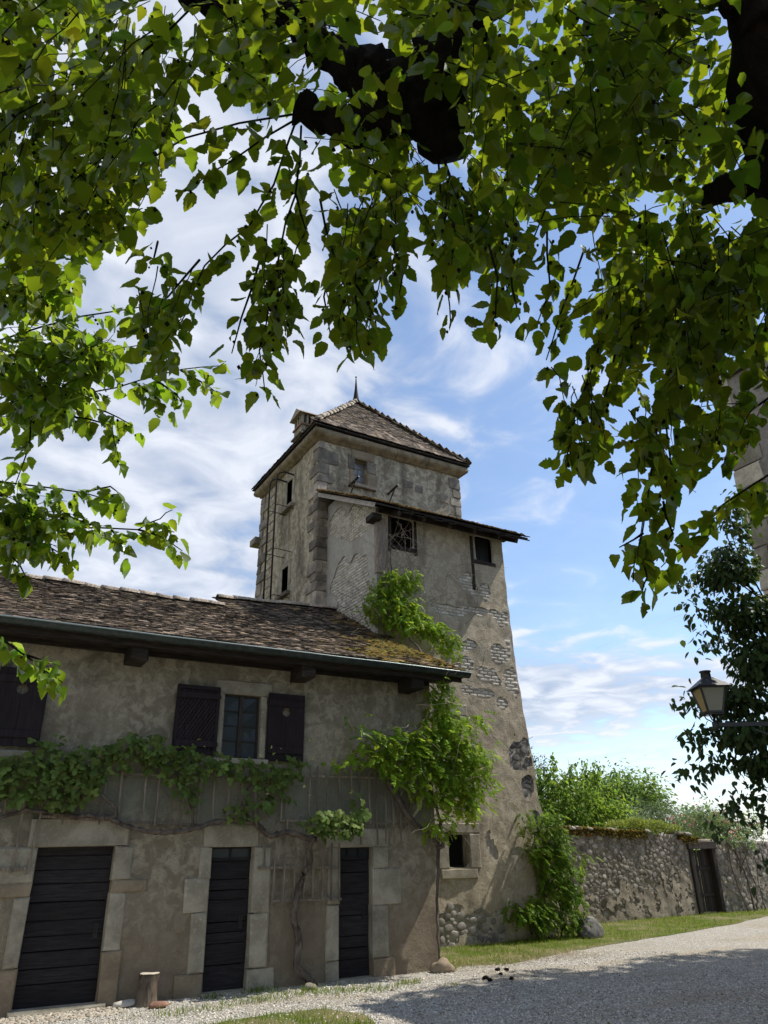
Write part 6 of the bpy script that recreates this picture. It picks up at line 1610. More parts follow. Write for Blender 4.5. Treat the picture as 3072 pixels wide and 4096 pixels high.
for z0, z1, y0, y1 in ((11.70, 12.62, 19.2, 19.62), (8.85, 9.68, 19.25, 19.72)):
    def bx(a, b, c, d, nm):
        q = MB(); q.box(X0 - 0.02, X0 + 0.30, a, b, c, d); q.build(nm, 'limestone', T_WALL)
    bx(y1, y1 + 0.2, z0 - 0.02, z1 + 0.16, 'stone'); bx(y0 - 0.16, y0, z0 - 0.02, z1 + 0.16, 'stone'); bx(y0, y1, z1, z1 + 0.16, 'lintel')
    q = MB(); q.box(X0 - 0.14, X0 + 0.2, y0 - 0.2, y1 + 0.24, z0 - 0.13, z0 - 0.022); q.build('sill', 'sandstone', T_WALL)
    q = MB(); q.box(X0 + 0.2, X0 + 0.24, y0 - 0.02, y1 + 0.02, z0 - 0.02, z1 + 0.02); q.build('window', 'pane_glass', TOWER)
q = MB(); q.block(0, 1, 0, 1, 0, 1, 0.05, 0.03)
q = MB(); q.box(X0 - 0.22, X0 + 0.2, 21.75, 22.25, 11.3, 11.52); q.build('corbel', 'sandstone', T_WALL)
# cornice: a stone roll in pieces
prof = [(0.0, 13.04), (0.05, 13.04), (0.08, 13.10), (0.15, 13.12), (0.225, 13.18), (0.25, 13.26), (0.225, 13.34), (0.16, 13.38), (0.0, 13.38)]
CORN = bpy.data.objects.new('cornice', None); put(CORN, TOWER)
def cornice(ax, cuts, lo, hi):
    for a, b in zip(cuts[:-1], cuts[1:]):
        q = MB(); jz = random.uniform(-0.012, 0.012); vs = []
        n = max(3, int((b - a) / 0.15))
        for i in range(n + 1):
            t = a + (b - a) * i / n
            for o_, zz in prof:
                tt = t
                if abs(t - lo) < 1e-6: tt = t - o_
                if abs(t - hi) < 1e-6: tt = t + o_
                tt += (0.006 if i == 0 and abs(t - lo) > 1e-6 else 0) - (0.006 if i == n and abs(t - hi) > 1e-6 else 0)
                oo = o_ + 0.012 * noise.noise(Vector((tt * 3, zz * 9, 2.0))) if o_ > 0 else o_
                vs.append((tt, Y0 - oo, zz + jz) if ax == 'x' else (X0 - oo, tt, zz + jz) if ax == 'y' else (X1 + oo, tt, zz + jz))
        m_ = len(prof); fs = [(i * m_ + j, (i + 1) * m_ + j, (i + 1) * m_ + j + 1, i * m_ + j + 1) for i in range(n) for j in range(m_ - 1)] + [tuple(range(m_)), tuple(n * m_ + j for j in range(m_ - 1, -1, -1))]
        if ax == 'y': fs = [f[::-1] for f in fs]
        q.add(vs, fs); q.build('cornice_stone', 'cornice_stone', CORN, True)
cornice('x', [X0, 9.55, 10.6, 11.75, X1], X0, X1); cornice('y', [Y0, 18.5, 19.7, 20.9, Y1], Y0, Y1); cornice('z', [Y0, 19.5, Y1], Y0, Y1)
# pyramid roof
EZT = 13.43; ex0, ex1, ey0, ey1 = 7.71, 13.39, 17.01, 22.19; AP = Vector((10.55, 19.75, 16.62))
E_ = [Vector((ex0, ey0, EZT)), Vector((ex1, ey0, EZT)), Vector((ex1, ey1, EZT)), Vector((ex0, ey1, EZT))]
mb = MB(); mb.add([e - Vector((0, 0, 0.02)) for e in E_] + [AP - Vector((0, 0, 0.05))], [(0, 1, 4), (1, 2, 4), (2, 3, 4), (3, 0, 4)]); mb.add([e - Vector((0, 0, 0.035)) for e in E_] + E_, [(3, 2, 1, 0), (0, 1, 5, 4), (1, 2, 6, 5), (2, 3, 7, 6), (3, 0, 4, 7)])
T_ROOF = mb.build('roof', 'old_timber', TOWER)
def tower_tint(p):
    v = random.choice((0.55, 0.7, 0.85, 1.0, 1.2, 1.5, 2.0)) * random.uniform(0.85, 1.15); return (v * 1.05, v, v * 0.96)
def pyr(A, Bp, parts, rows_max=99):
    U = (Bp - A).normalized(); mid = A + U * ((AP - A).dot(U)); S = (AP - mid); H = S.length; S.normalize(); W = (Bp - A).length; c = (AP - A).dot(U)
    rows = []; e = 0.12
    for i in range(min(rows_max, int(H / e))):
        t = i * e / H; rows.append((c * t - 0.02, W - (W - c) * t - 0.05))
    tile_roof(T_ROOF, A, U, S, rows, 0.17, e, parts, tintf=tower_tint, sag=lambda p: 0.10 * max(0, 1 - (p[2] - EZT) / 0.8) ** 2 + 0.03 * fbm(p[0], p[1], p[2], 0.8) - 0.06)
pyr(E_[0], E_[1], 300); pyr(E_[3], E_[0], 0, 6); pyr(E_[1], E_[2], 0)
up_ = Vector((-0.2, -0.6, 1))
ridge_tiles(T_ROOF, E_[0] + Vector((0.1, 0.1, 0.16)), AP + Vector((0, 0, 0.02)), 13, 0.12, 'hip_tile', (-1, -1, 1)); ridge_tiles(T_ROOF, E_[1] + Vector((-0.1, 0.1, 0.16)), AP + Vector((0, 0, 0.02)), 14, 0.11, 'hip_tile', (1, -1, 1))
q = MB(); q.tube([AP + Vector((0, 0, h)) for h in (-0.1, 0.08, 0.25, 0.55, 0.85, 1.06)], [0.14, 0.115, 0.085, 0.05, 0.028, 0.016], 10); q.tube([AP + Vector((0, 0, h)) for h in (1.05, 1.07, 1.10, 1.12)], [0.02, 0.035, 0.03, 0.005], 8); q.build('finial', 'shutter_wood', TOWER, True)
# chimney
CH = bpy.data.objects.new('chimney', None); put(CH, TOWER)
cx0, cx1, cy0, cy1 = 8.55, 9.45, 19.95, 20.6
mb = MB(); wall_grid(mb, cx0, cx1, 13.6, 15.2, [], lambda u, z: (u, cy0, z), 0.1, 0.02); wall_grid(mb, cy0, cy1, 13.6, 15.2, [], lambda u, z: (cx0, u, z), 0.1, 0.02, (-1, 0, 0)); mb.box(cx0 + 0.05, cx1, cy0 + 0.05, cy1, 13.6, 15.19)
mb.build('stack', 'mortar', CH)
for zz in (14.45, 14.82):
    MB().box(cx0 - 0.09, cx1 + 0.05, cy0 - 0.06, cy1 + 0.08, zz, zz + 0.05).build('band', 'sandstone', CH)
for j, zz in enumerate(np.arange(13.9, 15.1, 0.13)):
    for k_ in range(3):
        xx = cx0 + 0.02 + k_ * 0.3 + (0.12 if j % 2 else 0)
        if xx + 0.24 < cx1: MB().block(xx, xx + 0.25, zz, zz + 0.09, cy0 - 0.03, 0.06, 0.012, 0.008).build('brick', random.choice(('sandstone', 'red_brick', 'sandstone_pale', 'fieldstone')), CH)
MB().box(cx0 - 0.05, cx1 + 0.05, cy0 - 0.05, cy1 + 0.05, 15.19, 15.25).build('brick_course', 'red_brick', CH)
for xx in np.linspace(cx0, cx1 - 0.07, 6): MB().box(xx, xx + 0.07, cy0 - 0.02, cy0 + 0.10, 15.25, 15.62).build('upright_tile', 'limestone' if int(xx * 10) % 2 else 'red_brick', CH)
for yy in np.linspace(cy0 + 0.16, cy1 - 0.07, 3): MB().box(cx0, cx0 + 0.1, yy, yy + 0.07, 15.25, 15.60).build('upright_tile', 'limestone', CH)
MB().box(cx0 + 0.14, cx1 - 0.1, cy0 + 0.14, cy1 - 0.05, 15.25, 15.6).build('flue', 'inner_shade', CH)
q = MB(); ym = (cy0 + cy1) / 2; q.add([(cx0 - 0.14, cy0 - 0.14, 15.62), (cx1 + 0.12, cy0 - 0.14, 15.62), (cx1 + 0.12, cy1 + 0.14, 15.62), (cx0 - 0.14, cy1 + 0.14, 15.62), (cx0 - 0.10, ym, 15.98), (cx1 + 0.1, ym, 15.98)] , [(0, 1, 5, 4), (2, 3, 4, 5), (3, 0, 4), (1, 2, 5), (3, 2, 1, 0)]); q.build('cap', 'ridge_tile', CH)
# iron struts beside the tower window
for x, z, f_ in ((9.0, 11.70, 0.30), (10.35, 11.75, 0.34)):
    q = MB(); q.bar((x, Y0, z + 0.02), (x + 0.05, Y0 - 0.55, z + 0.12), 0.05, 0.05); q.bar((x + 0.02, Y0, z - 0.32), (x + 0.04, Y0 - 0.38, z + 0.08), 0.025, 0.025); q.build('iron_strut', 'iron', TOWER)

# ------------------------------------------------------------------ annex of the tower
AY, AX = 14.5, 8.35
XR_T = [(-0.1, 13.12), (0.9, 13.0), (2.5, 12.88), (2.9, 12.77), (3.7, 12.72), (4.6, 12.60), (5.8, 12.46), (7.7, 12.36), (9.9, 12.31)]
def XR(z):
    for (a, b), (c, d) in zip(XR_T[:-1], XR_T[1:]):
        if z <= c: return b + (d - b) * (z - a) / (c - a)
    return XR_T[-1][1]
def ztop(y): return 11.19 + (y - Y0) * 0.517
A_HOLES = [(8.74, 9.40, 8.78, 9.56), (11.38, 11.94, 8.84, 9.56), (10.04, 10.60, 1.48, 2.14), (10.08, 10.50, 4.15, 4.70)]
def ahole(x, z, g=0.0): return min([max(h[0] - g - x, x - h[1] - g, h[2] - g - z, z - h[3] - g) for h in A_HOLES])
def edge_f(x, z): return XR(z) - x + 0.05 * fbm(x * 3, z * 3, 4, 1.0)
mb = MB(); layer(mb, AX, 13.3, -0.06, 9.62, 0.11, lambda x, z: min(edge_f(x, z), ahole(x, z)), lambda x, z: (x, AY, z), (0, -1, 0), 0.0, 0.012)
zs = np.linspace(-0.06, 9.6, 24)
vs = [(XR(z) - 0.02 + 0.02 * noise.noise(Vector((z * 2, 0, 0))), y, z) for z in zs for y in (AY, Y0 + 0.1)]; mb.add(vs, [(2 * i, 2 * i + 1, 2 * i + 3, 2 * i + 2) for i in range(23)])
A_WALL = mb.build('annex_wall', 'mortar_pale', TOWER, True)
q = MB(); q.box(AX + 0.35, 12.30, AY + 0.30, 16.9, 0, 9.78); q.build('dark_backing', 'inner_shade', TOWER)  # added black filler: closes the annex openings and paints their dark inside
def blob(u, z, lst): return min([((u - a) / (ra * 0.88)) ** 2 + ((z - b) / (rb * 0.88)) ** 2 for a, b, ra, rb in lst])
EXPOSED = [(11.0, 8.15, 0.34, 0.30), (11.25, 8.0, 0.2, 0.25), (11.55, 8.0, 0.22, 0.3), (11.6, 7.40, 0.9, 0.14), (12.15, 7.3, 0.25, 0.3), (10.4, 7.3, 0.55, 0.17), (10.9, 6.5, 0.3, 0.22), (11.9, 6.35, 0.40, 0.28), (12.35, 6.7, 0.2, 0.5),
           (10.8, 5.95, 0.32, 0.25), (11.5, 5.75, 0.7, 0.22), (12.25, 5.75, 0.35, 0.45), (11.3, 5.3, 0.35, 0.15), (11.9, 5.1, 0.25, 0.2), (10.9, 5.35, 0.3, 0.12), (12.3, 3.9, 0.34, 0.55), (12.45, 3.2, 0.22, 0.35), (12.6, 2.5, 0.16, 0.22), (11.2, 1.9, 0.22, 0.35), (12.0, 1.6, 0.25, 0.3),
           (8.6, 0.35, 1.0, 0.55), (9.8, 0.38, 0.9, 0.40), (10.9, 0.35, 0.7, 0.36), (9.2, 0.95, 0.35, 0.3)]
def plaster_f(x, z):
    e = blob(x, z, EXPOSED) - 1.0 + 2.0 * fbm(x, 1.0, z, 3.2, 4)
    return min(edge_f(x, z) - 0.03, ahole(x, z, 0.01), 0.6 * e + 0.05)
mb = MB(); layer(mb, AX - 0.02, 13.3, -0.06, 9.6, 0.05, plaster_f, lambda x, z: (x, AY, z), (0, -1, 0), 0.03, 0.035)
mb.build('plaster_skin', 'plaster_annex', A_WALL, True)
def bricks(parent, fn_free, u0, u1, z0, z1, P, mat, L=0.24, h=0.082, cap=290, axis='x', keepz=None):
    """courses of single bricks where the plaster has come off"""
    base = wloc(parent); ms = []
    for k_ in range(5):
        q = MB(); q.block(-L / 2 + 0.006, L / 2 - 0.006, -h / 2 + 0.006, h / 2 - 0.006, -0.02, 0.07, 0.014, 0.009); ms.append(q.mesh('brick', mat))
    cand = []; j = 0; z = z0
    while z < z1:
        u = u0 + (L / 2 if j % 2 else 0)
        while u < u1:
            f = fn_free(u, z)
            if f > -0.02 and f < 9: cand.append((f, u, z))
            u += L
        z += h; j += 1
    cand.sort(reverse=True)
    for f, u, z in cand[:cap]:
        p = Vector(P(u, z)); o = bpy.data.objects.new('brick', random.choice(ms)); o.location = p - base
        o.rotation_euler = (random.uniform(-0.03, 0.03), random.uniform(-0.015, 0.015), (0 if axis == 'x' else -math.pi / 2) + random.uniform(-0.02, 0.02)); o.scale = (random.uniform(0.85, 1.03), 1, random.uniform(0.85, 1.05)); put(o, parent)
bricks(A_WALL, lambda x, z: -1 if (z < 4.5 or ahole(x, z, 0.12) < 0.02 or x > XR(z) - 0.12) else -plaster_f(x, z), 8.6, 12.4, 4.6, 8.7, lambda x, z: (x, AY, z), 'white_brick')
def dome_stones(parent, lst, mat, axis='x', n_parts=300, name='stone', flat=0.55):
    """lst of (x, y, z, width, height); caps bulging towards -y"""
    ms = [npmesh('stone', *dome_mesh(i), mat, None, True) for i in range(9)]; base = wloc(parent)
    lst = sorted(lst, key=lambda s: -s[3] * s[4])
    for x, y, z, w, h in lst[:n_parts]:
        o = bpy.data.objects.new(name, random.choice(ms)); o.location = Vector((x, y, z)) - base; o.rotation_euler = (random.uniform(-0.15, 0.15), random.uniform(-0.5, 0.5), random.uniform(-0.15, 0.15)); o.scale = (w, min(w, h) * flat, h); put(o, parent)
    V = []; F = []; T = []; off = 0
    for x, y, z, w, h in lst[n_parts:]:
        v, f = dome_mesh(random.randrange(9)); a = random.uniform(-0.5, 0.5); c, s = math.cos(a), math.sin(a)
        V += [((vx * w * c + vz * h * s) + x - base.x, vy * min(w, h) * flat + y - base.y, (-vx * w * s + vz * h * c) + z - base.z) for vx, vy, vz in v]; F += [tuple(i + off for i in g) for g in f]; t = random.uniform(0.65, 1.35); T += [(t, t, t * random.uniform(0.92, 1.0))] * len(v); off += len(v)
    if V: put(bpy.data.objects.new('small_stones', npmesh('small_stones', np.array(V), F, mat, np.array(T), True)), parent, kind='stuff')
def pack(u0, u1, z0, z1, ok, smin, smax, tries, seed=1):
    r = random.Random(seed); out = []; cell = {}
    for i in range(tries):
        s = smax - (smax - smin) * (i / tries) ** 0.6; u, z = r.uniform(u0, u1), r.uniform(z0, z1)
        if not ok(u, z): continue
        w, h = s * r.uniform(0.9, 1.35), s * r.uniform(0.65, 0.95); gx, gz = int(u / smax), int(z / smax); bad = False
        for a in range(gx - 2, gx + 3):
            for b in range(gz - 2, gz + 3):
                for (U, Z, W_, H_) in cell.get((a, b), ()):
                    if ((u - U) / (0.47 * (w + W_))) ** 2 + ((z - Z) / (0.47 * (h + H_))) ** 2 < 1: bad = True; break
                if bad: break
            if bad: break
        if not bad: cell.setdefault((gx, gz), []).append((u, z, w, h)); out.append((u, z, w, h))
    return out
base_st = pack(8.1, 11.6, 0.0, 1.2, lambda x, z: plaster_f(x, z) < 0.02, 0.07, 0.22, 1500, 3)
side_st = pack(11.8, 12.9, 2.0, 4.5, lambda x, z: plaster_f(x, z) < 0.0 and x < XR(z) - 0.06, 0.07, 0.24, 600, 4)
dome_stones(A_WALL, [(x, AY - 0.012, z, w * 1.2, h * 1.2) for x, z, w, h in base_st], 'fieldstone', flat=0.36)
dome_stones(A_WALL, [(x, AY - 0.005, z, w * 1.35, h * 1.35) for x, z, w, h in side_st], 'slate', flat=0.2)
stones(A_WALL, [(9.76, 10.04, 1.46, 2.16), (10.60, 10.88, 1.46, 2.16), (9.76, 10.9, 2.163, 2.37, 'limestone', 'lintel'), (9.80, 10.78, 1.26, 1.457, 'limestone', 'sill'),
                (9.90, 10.08, 4.13, 4.72), (10.50, 10.70, 4.13, 4.72), (9.88, 10.74, 4.723, 4.98, 'limestone', 'lintel')], AY - 0.06, 0.36)
window(TOWER, 10.03, 10.61, 1.47, 2.15, AY + 0.24, 1, 1, 'sash_wood', 'inner_shade', 0.05)  # open window: its near-black pane paints the unlit inside
window(TOWER, 10.07, 10.51, 4.14, 4.71, AY + 0.24, 2, 2, 'sash_wood', 'pane_glass', 0.04)
window(TOWER, 11.37, 11.95, 8.83, 9.57, AY + 0.18, 2, 3, 'old_timber', 'pane_glass', 0.06)
# left side of the annex
def side_exp(y, z):
    a = blob(y, z, [(15.4, 9.75, 1.3, 0.62), (16.6, 10.1, 0.7, 0.55), (15.6, 8.0, 0.95, 0.95), (16.3, 8.3, 0.8, 0.75), (15.2, 7.2, 0.7, 0.8), (16.3, 7.3, 0.8, 0.7)]) - 1.0
    return min(0.6 * (a + 0.9 * fbm(2.0, y, z, 2.0, 4)) + 0.05, 99)
top_f = lambda y, z: ztop(y) - z
mb = MB(); layer(mb, AY, Y0 + 0.02, 5.8, 10.9, 0.12, lambda y, z: top_f(y, z), lambda y, z: (AX, y, z), (-1, 0, 0), 0.0, 0.01)
A_SIDE = mb.build('annex_side_wall', 'mortar_pale', TOWER, True)
mb = MB(); layer(mb, AY - 0.03, Y0 + 0.02, 5.8, 10.9, 0.06, lambda y, z: min(top_f(y, z) - 0.02, side_exp(y, z)), lambda y, z: (AX, y, z), (-1, 0, 0), 0.03, 0.02)
mb.build('plaster_skin', 'plaster_side', A_SIDE, True)
bricks(A_SIDE, lambda y, z: -1 if z > ztop(y) - 0.08 or y > Y0 - 0.15 or y < AY + 0.12 else -side_exp(y, z), AY + 0.14, Y0, 6.7, 10.8, lambda y, z: (AX, y, z), 'white_brick', axis='y')
# annex timbers and lean-to roof
for b in ((8.30, 8.62, 7.95, 9.45), (11.20, 11.29, 8.0, 9.5), (8.64, 8.73, 8.6, 9.56), (9.41, 9.50, 8.6, 9.56)):
    q = MB(); q.block(b[0], b[1], b[2], b[3], AY - 0.065, 0.12, 0.02, 0.012); q.build('post', 'old_timber' if b[1] - b[0] < 0.3 else 'pale_sash', TOWER)
for b in ((8.70, 9.45, 8.66, 8.78), (11.30, 12.02, 8.73, 8.84)):
    q = MB(); q.block(*b, AY - 0.06, 0.12, 0.02, 0.012); q.build('window_sill', 'old_timber', TOWER)
def lr(y): return 11.25 + (y - Y0) * 0.517     # underside of the lean-to
AE = 14.02
mb = MB(); mb.add([(8.02, AE, lr(AE)), (12.86, AE, lr(AE)), (12.86, Y0, lr(Y0)), (8.02, Y0, lr(Y0)), (8.02, AE, lr(AE) + 0.05), (12.86, AE, lr(AE) + 0.05), (12.86, Y0, lr(Y0) + 0.05), (8.02, Y0, lr(Y0) + 0.05)],
    [(3, 2, 1, 0), (4, 5, 6, 7), (0, 1, 5, 4), (1, 2, 6, 5), (3, 0, 4, 7)])
A_ROOF = mb.build('annex_roof', 'old_timber', TOWER)
Sa = Vector((0, Y0 - AE, lr(Y0) - lr(AE)))
tile_roof(A_ROOF, (7.94, AE - 0.04, lr(AE) + 0.05), (1, 0, 0), Sa, [(0.0, 4.96)] * 30, 0.17, 0.12, 250, keep=lambda p: p[1] < Y0 - 0.05, tintf=lambda p: tuple(np.array((0.9, 0.7, 0.5)) * random.choice((0.5, 0.7, 0.9, 1.2))), sag=lambda p: 0.06 * fbm(p[0], 0, 2, 0.7))
x = 8.9
while x < 12.9:
    w = random.uniform(0.10, 0.2); L_ = random.uniform(0.02, 0.14); jz = random.uniform(-0.03, 0.02)
    MB().bar((x, AE - L_, lr(AE - L_) - 0.03 + jz), (x + random.uniform(-0.05, 0.05), AE + 0.9, lr(AE + 0.9) - 0.03 + jz), w, 0.03).build('eave_board', 'old_timber', A_ROOF); x += w + random.uniform(0.0, 0.05)
for x in (8.75, 9.5, 10.3, 11.1, 11.9, 12.5): MB().bar((x, AE + 0.06, lr(AE + 0.06) - 0.115), (x, Y0, lr(Y0) - 0.115), 0.10, 0.13).build('rafter', 'old_timber', A_ROOF)
MB().box(8.35, 12.45, AY - 0.10, AY + 0.06, 9.58, 9.72).build('wall_plate', 'old_timber', TOWER)
MB().bar((8.0, AE - 0.02, lr(AE) - 0.045), (8.0, Y0 - 0.02, lr(Y0) - 0.045), 0.03, 0.12).build('barge_board', 'pale_board', A_ROOF)
MB().block(8.1, 8.35, 9.3, 9.44, AY - 0.25, 0.4, 0.02, 0.01).build('bracket', 'old_timber', A_ROOF)
n = 700; xx = rng.uniform(8.05, 12.8, n); yy = AE + np.abs(rng.normal(size=n)) * 0.35; xx[420:] = rng.uniform(7.9, 8.12, 280); yy[420:] = rng.uniform(AE, Y0 - 0.1, 280); P = np.stack([xx, yy, lr(yy) + 0.12], 1)
leaves(A_ROOF, 'moss', CUSH, P, np.tile([[0, 1.0, 0.4]], (n, 1)) + rnd(n) * 0.4, np.tile([[0, -0.4, 1.0]], (n, 1)) + rnd(n) * 0.3, rng.uniform(0.02, 0.06, n), tints(n, 0.3, 0.12) * np.array([0.75, 0.62, 0.6]), mass='moss')

# ladder standing off the tower's left face
LAD = thing('iron_ladder', 'tall dark iron ladder with hooped brackets on the left face of the tower', 'ladder', (7.4, 19.35, 8.0))
ya, yb, lx = 19.64, 19.08, 7.40
for y in (ya, yb):
    q = MB(); q.tube([(lx, y, 7.2), (lx, y, 12.35), (lx + 0.02, y, 12.52), (lx + 0.10, y, 12.64), (lx + 0.25, y, 12.70), (8.05, y, 12.66)], 0.028, 6); q.build('rail', 'iron', LAD, True)
for z in np.arange(7.4, 12.4, 0.30): MB().tube([(lx, ya, z), (lx, yb, z)], 0.012, 5).build('rung', 'iron', LAD)
for z in (8.6, 10.05, 11.5):
    for y in (ya, yb):
        q = MB(); q.tube([(lx, y, z - 0.08), (lx + 0.02, y, z), (lx + 0.08, y, z + 0.03), (8.02, y, z)], 0.012, 5); q.build('bracket', 'iron', LAD, True)

# ------------------------------------------------------------------ garden wall and gate
GW = thing('garden_wall', 'low rubble stone garden wall with mossy top beyond the lawn', 'wall', (16.5, 16.4, 0))
GYW = 16.4
def gtop(x): return 2.36 - 0.035 * max(0, x - 14) - (0.10 if x > 20 else 0) + 0.06 * fbm(x, 0, 0, 0.9)
def gplast(x, z): return 0.5 * fbm(x, 5.0, z, 0.9, 3) + 0.45 * (0.95 - z) + 0.9 * fbm(x, 2.0, z, 4.2, 4) - 0.16
mb = MB()
for a, b in ((12.9, 20.12), (21.30, 30.0)):
    nx = int((b - a) / 0.15); xs = np.linspace(a, b, nx + 1)
    vs = []
    for x in xs:
        for j in range(15):
            z = -0.06 + (gtop(x) + 0.06) * j / 14; vs.append((x, GYW - 0.03 * fbm(x, 0, z, 2.5) - 0.02, z))
        vs.append((x, GYW + 0.45, gtop(x))); vs.append((x, GYW + 0.45, -0.06))
    mb.add(vs, [(i * 17 + j, (i + 1) * 17 + j, (i + 1) * 17 + j + 1, i * 17 + j + 1) for i in range(nx) for j in range(16)])
    mb.add([v for x in (a, b) for v in ((x, GYW, -0.06), (x, GYW + 0.45, -0.06), (x, GYW + 0.45, gtop(x)), (x, GYW, gtop(x)))], [(0, 1, 2, 3), (7, 6, 5, 4)])
mb.box(20.1, 21.32, GYW + 0.02, GYW + 0.45, 1.93, 2.02)
GW_CORE = mb.build('mortar_core', 'mortar', GW, True)
st = pack(12.95, 20.05, 0.03, 2.35, lambda x, z: z < gtop(x) - 0.06 and gplast(x, z) < 0.24, 0.04, 0.19, 30000, 8) + pack(21.4, 25.5, 0.03, 2.1, lambda x, z: z < gtop(x) - 0.06, 0.06, 0.22, 7000, 9)
dome_stones(GW, [(x, GYW - 0.02 - 0.02 * (gplast(x, z) < -0.1) + 0.03 * noise.noise(Vector((x * 3, z * 3, 1))), z, w, h) for x, z, w, h in st], 'fieldstone', n_parts=300, flat=0.32)
mb = MB(); layer(mb, 12.95, 20.08, 0.0, 2.3, 0.05, lambda x, z: min(gplast(x, z), gtop(x) - z - 0.1, 20.0 - x), lambda x, z: (x, GYW - 0.02, z), (0, -1, 0), 0.03, 0.05)
mb.build('render_patches', 'mortar', GW, True, kind='stuff')
x = 13.0
while x < 20.2:
    w = random.uniform(0.16, 0.42)
    if random.random() < 0.6:
        o = obj('coping_stone', boulder_mesh('coping_stone', 'fieldstone', (w * 0.5, 0.16, 0.075), x, 2, 0.25), GW, (x + w / 2, GYW + random.uniform(-0.02, 0.08), gtop(x) + 0.0))
    x += w * 0.95
n = 2600; xx = rng.uniform(12.95, 20.6, n); yy = GYW + rng.uniform(-0.13, 0.4, n)
drop = np.where(rng.random(n) < 0.4, rng.uniform(0, 0.25, n) ** 1.2, 0); P = np.stack([xx, np.where(drop > 0, GYW - 0.08, yy), np.array([gtop(a) for a in xx]) + 0.03 - drop], 1)
ok = np.array([fbm(a, 3, 0, 0.8) + 0.35 > 0.1 for a in xx]); P = P[ok]; n = len(P)
leaves(GW, 'moss', CUSH, P, rnd(n), np.tile([[0, -0.5, 1.0]], (n, 1)) + rnd(n) * 0.3, rng.uniform(0.02, 0.06, n), tints(n, 0.25, 0.15) * np.array([0.9, 0.85, 0.7]), mass='moss')
GATE = thing('garden_gate', 'narrow dark slatted wooden gate standing in the garden wall', 'gate', (20.7, 16.4, 0))
for b, nm in (((20.12, 20.28, -0.02, 1.90), 'post'), ((21.14, 21.30, -0.02, 1.90), 'post'), ((20.06, 21.34, 1.74, 1.95), 'lintel')):
    MB().block(b[0], b[1], b[2], b[3], GYW - (0.08 if nm == 'post' else 0.11), 0.22, 0.015, 0.008).build(nm, 'gate_wood', GATE)
x = 20.30
while x < 21.1:
    w = random.uniform(0.075, 0.11); MB().block(x, x + w, 0.05, 1.72 + random.uniform(-0.02, 0.02), GYW + 0.10, 0.025, 0.006, 0.006).build('slat', 'gate_wood', GATE); x += w + (random.uniform(0.02, 0.035) if x < 20.75 else 0.008)
for z in (0.45, 1.15): MB().block(20.29, 21.13, z, z + 0.1, GYW + 0.07, 0.03, 0.006, 0.004).build('rail', 'gate_wood', GATE)

# ------------------------------------------------------------------ house at the right edge
RH = thing('neighbouring_house', 'tall grey plastered house corner cut off by the right edge', 'house', (13.8, 8.25, 0))
mb = MB(); wall_grid(mb, -8, 8.30, -0.05, 11.5, [(1.0, 2.0, 4.5, 6.2), (5.0, 5.9, 1.0, 2.4)], lambda u, z: (13.8, u, z), 0.3, 0.03, (-1, 0, 0), reveal=0.3)
mb.box(13.85, 24, -8, 8.28, -0.05, 11.45)
RW = mb.build('wall', 'plaster_grey', RH, True)
z = 0.0
while z < 11.2:
    h = random.uniform(0.35, 0.55); quoin(RW, 13.8, 8.30, 1, -1, z, h - 0.02, random.uniform(0.3, 0.6), random.uniform(0.3, 0.7), 'limestone'); z += h
mb = MB(); mb.add([(13.7, -8.4, 11.45), (24.5, -8.4, 11.45), (24.5, 8.35, 11.45), (13.7, 8.35, 11.45), (19.4, -8.4, 13.4), (19.4, 5.0, 13.4)], [(0, 3, 5, 4), (1, 4, 5, 2), (3, 2, 5), (0, 4, 1), (0, 1, 2, 3)]); mb.build('roof', 'roof_tile', RH)
for a in ((1.0, 2.0, 4.5, 6.2), (5.0, 5.9, 1.0, 2.4)):
    q = MB(); q.box(13.82, 13.86, a[0], a[1], a[2], a[3]); q.build('window', 'pane_glass', RH)

# ------------------------------------------------------------------ lamp
LP = Vector((7.54, 5.47, 3.20)); LS = 0.86
LAMP = thing('street_lamp', 'black iron lantern with amber and milky panes on a bracket arm', 'lamp', (8.30, 4.85, 0))
rz = R_(58)
def lp(x, y, z): return (LP.x + LS * (x * math.cos(rz) - y * math.sin(rz)), LP.y + LS * (x * math.sin(rz) + y * math.cos(rz)), LP.z + LS * z)
a, b, z0, z1 = 0.098, 0.165, 0.02, 0.335
cn = [(-1, -1), (1, -1), (1, 1), (-1, 1)]
q = MB()
for sx, sy in cn: q.bar(lp(sx * a, sy * a, z0), lp(sx * b, sy * b, z1), 0.02, 0.02)
for (s0, s1) in zip(cn, cn[1:] + cn[:1]):
    for r_, zz, t in ((a, z0, 0.022), (b, z1, 0.024), (a, z0 - 0.025, 0.010)): q.bar(lp(s0[0] * r_, s0[1] * r_, zz), lp(s1[0] * r_, s1[1] * r_, zz), t, t)
q.build('lantern_frame', 'lamp_iron', LAMP)
for i, (s0, s1) in enumerate(zip(cn, cn[1:] + cn[:1])):
    k_ = 0.97; pts = [lp(s0[0] * a * k_, s0[1] * a * k_, z0), lp(s1[0] * a * k_, s1[1] * a * k_, z0), lp(s1[0] * b * k_, s1[1] * b * k_, z1), lp(s0[0] * b * k_, s0[1] * b * k_, z1)]
    c_ = Vector((LP.x, LP.y, LP.z + 0.18)); pin = [tuple(Vector(p) + (c_ - Vector(p)).normalized() * 0.006) for p in pts]
    q = MB(); q.add(pts + pin, [(0, 1, 2, 3), (7, 6, 5, 4), (0, 4, 5, 1), (1, 5, 6, 2), (2, 6, 7, 3), (3, 7, 4, 0)]); q.build('pane', 'milk_glass' if i in (1, 3) else 'amber_glass', LAMP)
q = MB(); e = 0.222
